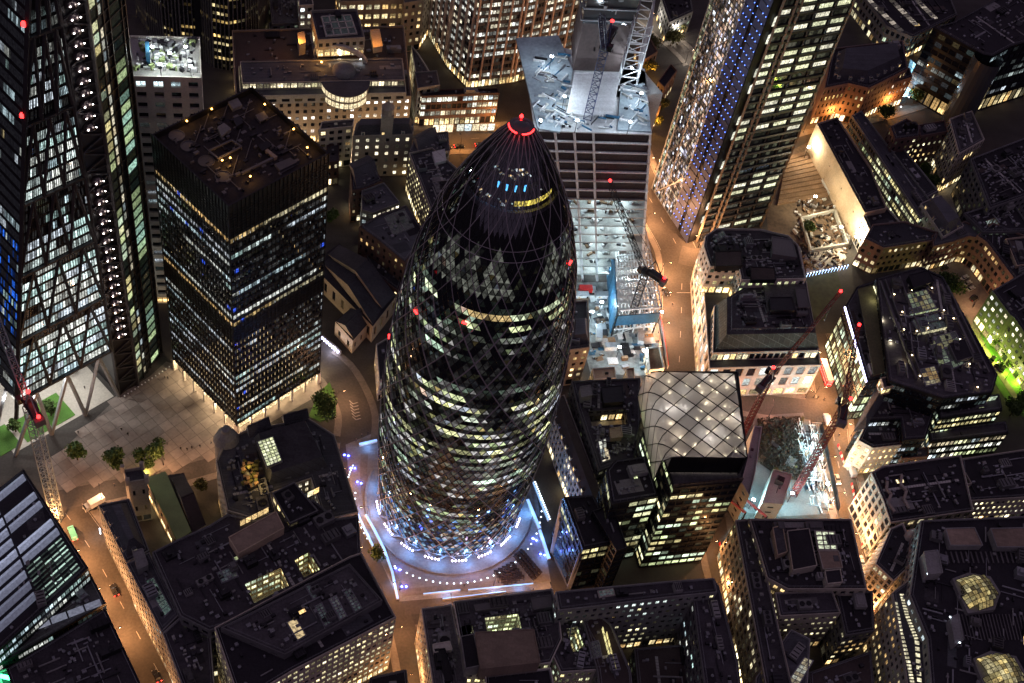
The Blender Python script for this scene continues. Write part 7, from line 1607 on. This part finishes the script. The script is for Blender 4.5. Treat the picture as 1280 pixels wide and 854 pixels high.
b1 = P(783, 414); crane('dark lattice crane standing in the floodlit yard, its jib pointing up the picture', b1, 36, P(762, 228, 66), 'crane_black', w=2.6, lights='tb', counter=8)
b2 = P(705, 268, 40); crane('dark blue crane climbing the face of the concrete frame', b2, 122, P(752, 20, 150), 'crane_blue', w=2.8, z0=30, lights='a', counter=9)
b3 = P(926, 548); crane('red crane rising behind the quilted roof', b3, 38, P(1050, 366, 50), 'crane_red', w=1.9, lights='at', counter=7, lum=[((b3.x + 6, b3.y - 6, 36), redl), ((b3.x + 26, b3.y + 2, 26), redl)])
b4 = P(992, 618); crane('red crane in the dark excavation beside the junction', b4, 55, P(1073, 408, 62), 'crane_red', w=2.1, lights='at', counter=7, lum=[((b4.x - 4, b4.y - 5, 24), redl), ((b4.x + 5, b4.y - 4, 38), redl)])

# =================================================================== vehicles
def car_mesh(L, W, Hh, kind='car'):
    b = MB(); h = W / 2
    sec = {'car': [(-L / 2, .35, .62, .9), (-L / 2 + .1, .28, .86, 1), (-L * .36, .28, .92, 1), (-L * .2, .28, 1.0, 1), (L * .12, .28, .98, 1), (L * .3, .28, .92, 1), (L / 2 - .15, .3, .8, .96), (L / 2, .38, .62, .88)],
           'van': [(-L / 2, .4, Hh * .9, .95), (-L / 2 + .15, .32, Hh, 1), (L * .2, .32, Hh, 1), (L * .33, .32, Hh * .62, 1), (L / 2 - .1, .32, Hh * .5, .97), (L / 2, .4, Hh * .38, .9)]}[kind]
    rings = []
    for x, z0, z1, f in sec: w_ = h * f; rings.append([(x, -w_ * .92, z0), (x, -w_, (z0 + z1) / 2), (x, -w_ * .94, z1), (x, w_ * .94, z1), (x, w_, (z0 + z1) / 2), (x, w_ * .92, z0)])
    for A, B_ in zip(rings, rings[1:]):
        for i in range(6): j = (i + 1) % 6; b.poly([A[i], B_[i], B_[j], A[j]])
    b.poly(rings[0]); b.poly(rings[-1][::-1]); return b
CARS = {}
def vehicle(kind, paint, label, px, py, to, cat, group=None, tail=False, head=False):
    p = P(px, py); q = P(*to); ang = math.atan2(q.y - p.y, q.x - p.x); key = (kind, paint, tail, head); z = .03
    if key in CARS: o = copy_thing(CARS[key], (p.x, p.y, z), ang, label)
    else:
        L, W, Hh = dict(car=(4.4, 1.85, 1.45), van=(5.6, 2.1, 2.4), truck=(7.5, 2.4, 3.0), taxi=(4.6, 1.9, 1.7))[kind]; o = thing({'car': 'car', 'van': 'van', 'truck': 'truck', 'taxi': 'taxi'}[kind], label, cat, (p.x, p.y, z), ang, group)
        if kind in ('car', 'taxi'):
            car_mesh(L, W, Hh).build('body', paint, o, smooth=False); m = MB(); zb, zt = .9, Hh; x0, x1, x2, x3 = -L * .36, -L * .26, L * .06, L * .2; a, c = W * .43, W * .36
            lo = [(x0, -a, zb), (x3, -a, zb), (x3, a, zb), (x0, a, zb)]; hi = [(x1, -c, zt), (x2, -c, zt), (x2, c, zt), (x1, c, zt)]
            for i in range(4): j = (i + 1) % 4; m.poly([lo[i], lo[j], hi[j], hi[i]], 0)
            m.build('window', 'car_glass', o); m = MB(); m.prism([(x1, -c), (x2, -c), (x2, c), (x1, c)], zt - .02, zt + .05, 0); m.build('roof', paint, o)
        elif kind == 'van':
            car_mesh(L, W, Hh, 'van').build('body', paint, o); m = MB(); m.poly([(L * .215, -W * .42, Hh * .97), (L * .215, W * .42, Hh * .97), (L * .335, W * .44, Hh * .66), (L * .335, -W * .44, Hh * .66)][::-1]); 
            for v in m.v: pass
            m.v = [(x + .03, y, z_ + .02) for x, y, z_ in m.v]; m.build('windscreen', 'car_glass', o)
        else:
            m = MB(); m.box((-1.0, 0, .75), (5.4, 2.4, 2.4)); m.build('box_body', paint, o); m = MB(); m.prism([(1.9, -1.1), (3.7, -1.1), (3.7, 1.1), (1.9, 1.1)], .5, 1.9, 0); m.poly([(3.7, -1.05, 1.9), (3.7, 1.05, 1.9), (3.2, 1.0, 2.5), (3.2, -1.0, 2.5)], 1); m.prism([(1.9, -1.05), (3.2, -1.05), (3.2, 1.05), (1.9, 1.05)], 1.9, 2.5, 0); m.build('cab', ['car_silver', 'car_glass'], o)
        for x in (-L * .3, L * .31):
            for s in (-1, 1): m = MB(); m.tube((x, s * W * .5 - .12 * s, .33), (x, s * W * .5, .33), .33, .33, 10); m.build('wheel', 'tyre', o)
        for s in (-1, 1):
            m = MB(); m.box((-L / 2 - .03, s * W * .36, .62), (.1, .34, .22)); m.build('tail_light', 'tail_red' if tail else 'car_red', o); m = MB(); m.box((L / 2 + .02, s * W * .34, .58), (.1, .36, .2)); m.build('headlight', 'head_white' if head else 'white', o)
        if head: 
            l = lampdata('headlight_beam', (1, .9, .75), 900, .1, 'SPOT', math.radians(70)); link('headlight_beam', l, o, (L / 2 + .3, 0, .8), (0, math.radians(-78), 0))
        if tail: link('tail_glow', lampdata('tail_glow', (1, .05, .03), 30, .2), o, (-L / 2 - .6, 0, .8))
        CARS[key] = o
    if group: o['group'] = group
    elif 'group' in o: del o['group']
    return o
vehicle('van', 'car_teal', 'teal van driving away up the left hand street', 91, 668, (86, 655), 'van', None, True)
vehicle('car', 'car_black', 'black car with bright red tail lights on the left hand street', 143, 739, (137, 726), 'car', None, True)
vehicle('truck', 'car_white', 'white box truck at the junction below the square', 118, 632, (104, 640), 'truck', None, False)
vehicle('car', 'car_white', 'white car parked highest beside the striped barriers', 1076, 702, (1072, 688), 'car'); vehicle('car', 'car_white', 'white car parked below another white car, beside the stone penthouse block', 1081, 716, (1077, 702), 'car'); vehicle('car', 'car_white', 'white car alone on the right hand street near the bottom', 1088, 757, (1084, 742), 'car')
vehicle('taxi', 'car_black', 'black cab behind the white car on the right hand street', 1091, 774, (1087, 760), 'taxi'); vehicle('van', 'car_white', 'white van stopping at the red lit junction', 1033, 526, (1030, 514), 'van', None, False, False)
vehicle('car', 'car_silver', 'silver car with headlights on, coming down below the junction', 1046, 600, (1050, 614), 'car', None, False, True); vehicle('car', 'car_red', 'dark red car near the bottom edge beside the attic windowed row', 1106, 842, (1101, 828), 'car', None, True, False)
vehicle('van', 'car_silver', 'silver van waiting beside the barriers below the junction', 1064, 590, (1060, 578), 'van'); vehicle('truck', 'car_red', 'red truck parked in the floodlit yard beside the frame', 734, 365, (746, 365), 'truck'); vehicle('van', 'car_white', 'white van in the lane under the curved corner office', 1120, 122, (1132, 118), 'van')
vehicle('car', 'car_black', 'black car at the top of the brick court', 1180, 336, (1188, 333), 'car'); vehicle('car', 'car_black', 'black car parked lowest in the brick court', 1217, 374, (1223, 370), 'car')
for k, (x, y) in enumerate(((1205, 348), (1209, 355), (1213, 362))): vehicle('car', 'car_silver', 'silver car parked in the row beside the brick court wall', x, y, (x + 8, y - 4), 'car', 'silver cars parked in the brick court')
vehicle('car', 'car_black', 'dark car at the bottom of the left hand street', 196, 846, (190, 834), 'car', None, True); vehicle('car', 'car_silver', 'grey car on the orange lane beside the glass office', 930, 822, (926, 806), 'car', None, True); vehicle('taxi', 'car_black', 'black cab turning from the main road by the floodlit frame', 832, 366, (840, 376), 'taxi')
for k, (x, y) in enumerate(((1240, 450), (1247, 456), (1253, 462))): vehicle('car', 'car_black', 'dark car parked nose in on the green lit lawn path', x, y, (x + 4, y - 6), 'car', 'cars parked on the green lit path')
for k, (x, y) in enumerate(((558, 186), (574, 184), (600, 182))): vehicle('car', 'car_black', 'dark car in the queue on the orange street by the shop parade', x, y, (x + 12, y - 1), 'car', 'queue on the orange street', True)
# double-decker
p = P(1030, 470); q = P(1026, 458); bus = thing('double_decker_bus', 'red double-decker bus with a pale roof at the junction', 'bus', (p.x, p.y, .03), math.atan2(q.y - p.y, q.x - p.x)); m = MB(); L, W, Hh = 11.2, 2.55, 4.3
m.prism([(-L / 2, -W / 2), (L / 2 - .3, -W / 2), (L / 2, -W / 2 + .3), (L / 2, W / 2 - .3), (L / 2 - .3, W / 2), (-L / 2, W / 2)], .35, Hh, 0); m.build('body', 'car_red', bus)
m = MB(); m.prism([(-L / 2 + .1, -W / 2 + .12), (L / 2 - .2, -W / 2 + .12), (L / 2 - .2, W / 2 - .12), (-L / 2 + .1, W / 2 - .12)], Hh, Hh + .1, 0); m.build('roof', 'car_white', bus)
for z in (1.25, 3.0):
    for s in (-1, 1):
        for k in range(8): m = MB(); x = -L / 2 + .5 + k * 1.3; y = s * (W / 2 + .015); m.poly([(x, y, z), (x + 1.1, y, z), (x + 1.1, y, z + .8), (x, y, z + .8)] if s < 0 else [(x + 1.1, y, z), (x, y, z), (x, y, z + .8), (x + 1.1, y, z + .8)], 0, (.5, .42, .3)); m.build('window', 'office_glass', bus, glow=True)
for sx in (-1, 1): m = MB(); x = sx * (L / 2 + .02); m.poly([(x, -1, 1.3), (x, 1, 1.3), (x, 1, 2.3), (x, -1, 2.3)], 0, (.5, .4, .3)); m.poly([(x, -1, 3), (x, 1, 3), (x, 1, 3.8), (x, -1, 3.8)], 0, (.5, .4, .3)); m.build('end_window', 'office_glass', bus, glow=True)
for x in (-3.4, 3.6):
    for s in (-1, 1): m = MB(); m.tube((x, s * 1.0, .5), (x, s * 1.3, .5), .5, .5, 12); m.build('wheel', 'tyre', bus)
for s in (-1, 1): m = MB(); m.box((-L / 2 - .03, s * .95, .9), (.1, .3, .4)); m.build('tail_light', 'tail_red', bus)
# red and white barriers along the right-hand street
pb_ = None; n_ = 0
def barrier(px, py, ang, label):
    global pb_
    p = P(px, py)
    if pb_ is None:
        pb_ = thing('barrier', label, 'barrier', p, ang, 'red and white plastic barriers along the street')
        for s, mm in ((-.5, 'paint_red'), (.5, 'paint_white')): m = MB(); m.box((s * 1.2, 0, 0), (1.15, .55, .35), 0); m.box((s * 1.2, 0, .35), (1.1, .3, .75), 0); m.build('block', mm, pb_)
    else: copy_thing(pb_, p, ang, label)
for pts in ([(1046, 553), (1050, 566), (1055, 580), (1061, 590)], [(1064, 604), (1069, 630), (1075, 660), (1078, 688)], [(898, 676), (902, 690), (905, 704)]):
    w3 = [P(*p) for p in pts]
    for a, c in zip(w3, w3[1:]):
        n = max(1, int((c - a).length / 2.5)); ang = math.atan2(c.y - a.y, c.x - a.x)
        for k in range(n):
            w_ = lerp(a, c, (k + .5) / n); pb_pos = w_
            if pb_ is None: barrier(pts[0][0], pts[0][1], ang, 'red and white barrier in the line along the street'); pb_.location = w_
            else: copy_thing(pb_, w_, ang, 'red and white barrier in the line along the street')

# =================================================================== trees
def leaves(c, rx, rz, n, R, sz):
    b = MB(); blobs = [(Vector((R.gauss(0, .3) * rx, R.gauss(0, .3) * rx, R.uniform(-.5, .6) * rz)), R.uniform(.45, .75)) for _ in range(11)]
    for k in range(n):
        o, s = R.choice(blobs); v = Vector((R.gauss(0, 1), R.gauss(0, 1), R.gauss(0, 1))).normalized() * (R.random() ** .4); p = Vector(c) + o + Vector((v.x * rx * s, v.y * rx * s, v.z * rz * s)); a = Vector((R.gauss(0, 1), R.gauss(0, 1), R.gauss(0, .6))).normalized() * sz * R.uniform(.6, 1.3); d = a.cross(Vector((R.gauss(0, 1), R.gauss(0, 1), R.gauss(0, 1)))).normalized() * sz * R.uniform(.4, .8)
        b.poly([p - a, p + d, p + a, p - d], 0)
    return b
TREES = {}
def tree(px, py, h, r, label, m='leaf', group=None, n=1500):
    R = random.Random(hash_(label)); p = P(px, py); t = thing('tree', label, 'tree', p, 0, group); b = MB(); top = h * .45; b.tube((0, 0, 0), (.1, 0, top), .3, .2, 7)
    for k in range(6): a = k * 1.05 + R.random(); b.tube((.1, 0, top * (.8 + .05 * k)), (math.cos(a) * r * .6, math.sin(a) * r * .6, h * R.uniform(.6, .85)), .13, .04, 5)
    b.build('trunk', 'bark', t); leaves((0, 0, h * .7), r, h * .36, n, R, .55).build('crown', m, t); return t
tree(97, 575, 8, 3.4, 'round dark tree at the left end of the square'); tree(145, 583, 8, 3.6, 'dark tree in the middle of the row below the square'); tree(176, 577, 7, 2.6, 'small tree beside the yellow lit one below the square', n=500); tree(197, 573, 8, 3.0, 'dark tree at the right end of the row below the square'); t_ = tree(184, 586, 5, 2.4, 'small tree lit bright yellow from below at the street edge', n=500)
link('tree_uplight', lampdata('tree_uplight', (1, .95, .15), 420, .2), t_, (0, -1.6, 1.2))
tree(404, 516, 8, 5.5, 'broad green tree on the lawn beside the dark square tower', n=1500); tree(412, 278, 6, 3.0, 'light green tree in the lane beside the square tower'); tree(176, 632, 5, 2.4, 'small pale shrub tree beside the green roofed church', n=400); tree(252, 612, 5, 2.6, 'pale tree in the little churchyard', 'leaf_olive', n=500)
tree(1180, 366, 9, 7.5, 'big round dark tree in the brick court', n=2200); tree(1008, 290, 5, 2.8, 'bright green tree at the foot of the slab tower')
for px, py, h, r, lb in ((812, 66, 8, 4, 'orange lit tree beside the framed church roof'), (824, 140, 8, 3.6, 'amber lit tree beside the lane, below the church'), (806, 92, 9, 4.5, 'orange lit tree left of the church'), (838, 58, 9, 4.5, 'dark tree above the church'), (848, 40, 8, 4, 'tree at the churchyard path end'), (818, 158, 6, 3, 'tree at the corner of the churchyard lane')): tree(px, py, h, r, lb, 'leaf_olive')
og = lampdata('garden_glow', (1, .48, .08), 1700, .3)
for px, py in ((806, 62), (815, 88), (808, 112), (826, 126), (822, 150), (832, 100)): link('garden_glow', og, None, P(px, py, 7))
for k, (px, py) in enumerate(((1240, 432), (1252, 446), (1262, 462), (1274, 478), (1284, 492))): tree(px, py, 5, 2.2, 'young tree in the row along the green lit lawn', group='young trees along the lawn', n=320)
for px, py, lb in ((1160, 236, 'dark tree at the lower end of the grey yard'), (1150, 222, 'dark tree beside the clerestory row'), (1142, 128, 'dark tree below the blue lit glass roof'), (1180, 130, 'bare looking tree at the end of the station street'), (1106, 150, 'dark tree by the hotel corner'), (1276, 512, 'yellow green tree at the end of the lawn'), (1262, 520, 'small tree beside the terraced office')): tree(px, py, 8, 4, lb)
tree(64, 520, 7, 2.6, 'slim tree on the lit lawn under the wedge tower', n=500); tree(20, 540, 7, 2.6, 'slim tree at the left end under the wedge tower', n=500); tree(84, 470, 7, 2.4, 'slim tree behind the legs of the wedge tower', n=400); tree(472, 700, 7, 3, 'thin dark tree on the lane left of the plaza', n=350); tree(528, 640 + 60, .1 + 5, 1, 'tiny tree', n=10) if False else None

# =================================================================== blue lit glass roof by the station
gr_ = thing('glass_pyramid', 'blue lit glass roof over the station entrance', 'glass roof', P(1150, 105)); org = gr_.location.copy(); q = [P(1138, 74, 6), P(1166, 100, 6), P(1166, 116, 4), P(1124, 122, 4), P(1126, 96, 5)]
R = random.Random(3); m = MB(); fr = MB()
for i in range(8):
    for j in range(6):
        f = lambda u, v: lerp(lerp(q[0], q[1], u), lerp(q[3], q[2], u), v); e = R.choice((.15, .4, .9, 1.8)); m.poly([f(i / 8, j / 6), f((i + 1) / 8, j / 6), f((i + 1) / 8, (j + 1) / 6), f(i / 8, (j + 1) / 6)], 0, (e * .35, e * .8, e * 1.1)); fr.bar(f(i / 8, j / 6), f((i + 1) / 8, j / 6), .2, 0, False); fr.bar(f(i / 8, j / 6), f(i / 8, (j + 1) / 6), .2, 0, False)
m.build('pane', 'office_glass', gr_, org, glow=True, kind='stuff'); fr.build('glazing_bar', 'metal_grey', gr_, org)
m = MB(); 
for c_ in q: m.bar((c_.x, c_.y, 0), c_, .3)
m.build('post', 'metal_grey', gr_, org)
bl = lampdata('station_light', (.5, .8, 1), 2600, .3)
for px, py in ((1130, 118), (1172, 96), (1178, 102), (1128, 108)): p = P(px, py, 5); link('station_light', bl, None, p)
b = MB()
for px, py in ((1130, 117), (1136, 122), (1171, 95), (1177, 101), (1124, 112), (1150, 82), (1148, 92), (1154, 98), (1126, 134)): p = P(px, py, 4.6); b.tube((p.x, p.y, 0), (p.x, p.y, 4.5), .08, .06, 6, 1); b.lathe((p.x, p.y, 4.5), [(.15, 0), (.4, .3), (.01, .8)], 6, 0)
o = b.build('station_lamp', ['dot_white', 'metal_dark']); o['kind'] = 'stuff'

# lanterns outside shops on the left street; blue shop lights
for px, py, col, lm, en, lb in ((202, 778, (.15, .2, 1), 'lamp_blue', 900, 'blue lit shop sign on the left street, upper'), (208, 790, (.2, .25, 1), 'lamp_blue', 900, 'blue lit shop sign on the left street, lower'), (170, 738, (.8, .85, 1), 'dot_white', 260, 'white lit shop sign on the left street'), (165, 728, (1, .55, .15), 'lamp_amber', 300, 'amber lit shop sign on the left street'), (125, 664, (1, .9, .85), 'dot_white', 240, 'white lamp at the slate corner house')):
    p = P(px, py, 3.2); t = thing('shop_sign', lb, 'sign', p); m = MB(); m.box((0, 0, -.5), (.35, 1.8, 1.0), .5); m.build('sign_panel', lm, t); m = MB(); m.box((.3, .2, -.6), (.2, 2.0, 1.2), .5); m.build('bracket', 'metal_dark', t); link('sign_light', lampdata('sign_light', col, en, .3), t, (-1, -.8, .3))
# bright glass panel lights below the square tower's neighbour: row of violet lamps along the retaining wall
b = thing('lamp_wall', 'retaining wall with seven violet white lamps beside the bending road', 'wall', P(414, 435)); org = b.location.copy(); a_, c_ = P(403, 424, 0), P(426, 444, 0); m = MB(); m.bar(a_ + Vector((0, 0, 1.2)), c_ + Vector((0, 0, 1.2)), .7, 0, True, 2.4); m.build('wall', 'stone_grey', b, org)
for k in range(7): p = lerp(a_, c_, (k + .5) / 7) + Vector((-.6, -.6, 1.5)); m = MB(); m.box((p.x, p.y, p.z), (.7, .7, .9), .7); m.build('lamp', 'led_lav', b, org)
link('lamp_glow', lampdata('lamp_glow', (.8, .8, 1), 800, .5), b, (1, -2, 2.5))

# =================================================================== cafe tables on the plaza, people
pt_ = None
def table(p, ang, label):
    global pt_
    if pt_ is None:
        pt_ = thing('cafe_table', label, 'table', p, ang, 'dark tables and benches on the plaza'); m = MB(); m.box((0, 0, .7), (1.7, .75, .06)); m.build('table_top', 'timber_dark', pt_)
        for s in (-1, 1): m = MB(); m.box((0, s * .72, .42), (1.7, .28, .05)); m.box((-.6, s * .72, 0), (.07, .24, .42)); m.box((.6, s * .72, 0), (.07, .24, .42)); m.build('bench', 'timber_dark', pt_); m = MB(); m.box((s * .65, 0, 0), (.08, .6, .7)); m.build('leg', 'metal_black', pt_)
    else: copy_thing(pt_, p, ang, label)
for r in range(3):
    for k in range(9): p = lerp(lerp(P(652, 690), P(674, 716), k / 8), lerp(P(645, 696), P(667, 723), k / 8), r / 2); table(p, -.55, 'dark table with benches in the dense block nearest the gallery')
for r in range(5):
    for k in range(5): p = lerp(lerp(P(620, 716), P(640, 706), k / 4), lerp(P(632, 731), P(652, 722), k / 4), r / 4); table(p, .2, 'dark table with benches in the loose cluster on the plaza')
# people: one continuous skinned body, posed standing or mid-stride
def person_mesh(stride, seed):
    me = bpy.data.meshes.new('person'); J = dict(p=(0, 0, .95), s=(0, 0, 1.2), c=(0, 0, 1.42), n=(0, 0, 1.54), h=(.02, 0, 1.66), t=(0, 0, 1.78), hl=(0, .1, .92), kl=(stride * .5, .11, .5), al=(stride * .35 - .05 * stride, .11, .09), fl=(stride * .35 + .18, .12, .04), hr=(0, -.1, .92), kr=(-stride * .2, -.11, .5), ar=(-stride * .8, -.11, .1), fr=(-stride * .8 + .17, -.12, .05), sl=(0, .2, 1.42), el=(-stride * .3, .26, 1.14), wl=(-stride * .2 + .1, .27, .9), sr=(0, -.2, 1.42), er=(stride * .3, -.26, 1.14), wr=(stride * .35 + .1, -.27, .9), gl=(-stride * .2 + .14, .27, .8), gg=(stride * .35 + .14, -.27, .8))
    ks = list(J); E_ = [('p', 's'), ('s', 'c'), ('c', 'n'), ('n', 'h'), ('h', 't'), ('p', 'hl'), ('hl', 'kl'), ('kl', 'al'), ('al', 'fl'), ('p', 'hr'), ('hr', 'kr'), ('kr', 'ar'), ('ar', 'fr'), ('c', 'sl'), ('sl', 'el'), ('el', 'wl'), ('wl', 'gl'), ('c', 'sr'), ('sr', 'er'), ('er', 'wr'), ('wr', 'gg')]
    me.from_pydata([J[k] for k in ks], [(ks.index(a), ks.index(b)) for a, b in E_], []); o = bpy.data.objects.new('person', me); C.objects.link(o); mod = o.modifiers.new('skin', 'SKIN'); rad = dict(p=.15, s=.14, c=.17, n=.06, h=.1, t=.07, hl=.1, kl=.065, al=.045, fl=.04, hr=.1, kr=.065, ar=.045, fr=.04, sl=.07, el=.05, wl=.035, sr=.07, er=.05, wr=.035, gl=.035, gg=.035)
    for i, k in enumerate(ks): me.skin_vertices[0].data[i].radius = (rad[k],) * 2; me.skin_vertices[0].data[i].use_root = (k == 'p')
    bpy.context.view_layer.update(); dg = bpy.context.evaluated_depsgraph_get(); m2 = bpy.data.meshes.new_from_object(o.evaluated_get(dg)); bpy.data.objects.remove(o)
    for mm in ('cloth_dark', 'skin'): m2.materials.append(MATS[mm])
    for f in m2.polygons: f.material_index = 1 if (f.center.z > 1.56 or (f.center.z < .9 and abs(f.center.y) > .2)) else 0; f.use_smooth = True
    return m2
PM = [person_mesh(.0, 1), person_mesh(.28, 2), person_mesh(.4, 3)]
spots = [(98, 542, 'person standing alone near the legs of the wedge tower'), (152, 538, 'person standing in the middle of the square'), (160, 544, 'person a step behind another in the middle of the square'), (209, 556, 'person by the street end of the square'), (226, 562, 'person walking along the square edge, leftmost of four'), (234, 563, 'person walking along the square edge, second of four'), (240, 561, 'person walking along the square edge, third of four'), (250, 559, 'person walking along the square edge, last of four'), (264, 555, 'person near the stepped foot of the dark tower'), (206, 473, 'person at the upper corner of the square, left of two'), (210, 474, 'person at the upper corner of the square, right of two'), (143, 608, 'person crossing the street below the square'), (106, 486, 'person under the wedge tower by the lawn'), (452, 546, 'person crossing at the top of the plaza'), (460, 543, 'person at the bright end of the lane'), (445, 552, 'person by the white light bar'), (840, 382, 'person on the pavement by the main road'), (1030, 500, 'person crossing at the red lit junction'), (1022, 498, 'person waiting at the junction corner'), (1048, 545, 'person walking below the junction'), (580, 733, 'person in front of the white light walls'), (666, 738, 'person at the end of the lane below the plaza'), (220, 812, 'person outside the shops, upper'), (226, 826, 'person outside the shops, middle'), (230, 838, 'person outside the shops, lower'), (176, 758, 'person passing the white shop sign'), (1112, 812, 'person on the right hand street near the bottom')]
nm = []
for k in range(26): nm.append((rnd.uniform(1008, 1048), rnd.uniform(318, 336)))
for k, (px, py) in enumerate(nm): o = link('person', PM[k % 3], None, P(px, py, .06), (0, 0, rnd.uniform(0, 6.2))); o['label'] = 'person in the crowd on the white floodlit yard'; o['category'] = 'person'; o['group'] = 'crowd on the white yard'
b = MB()
for k in range(16): p = lerp(P(1002, 344, 2.2), P(1060, 332, 2.2), k / 15); b.lathe((p.x, p.y, p.z), [(.05, -2.2), (.05, 0), (.28, .1), (.01, .5)], 6)
o = b.build('string_light', 'dot_blue2'); o['label'] = 'string of small blue white lamps along the edge of the white yard'; o['category'] = 'lights'
for k, (px, py, lb) in enumerate(spots):
    o = link('person', PM[k % 3], None, P(px, py, .12), (0, 0, rnd.uniform(0, 6.2))); o['label'] = lb + ', in dark clothes'; o['category'] = 'person'
    if k % 2 == 0:
        m = MB(); m.lathe((.01, 0, 1.64), [(.11, 0), (.115, .08), (.07, .15), (.01, .17)], 8); m.build('hair', 'metal_black', o)
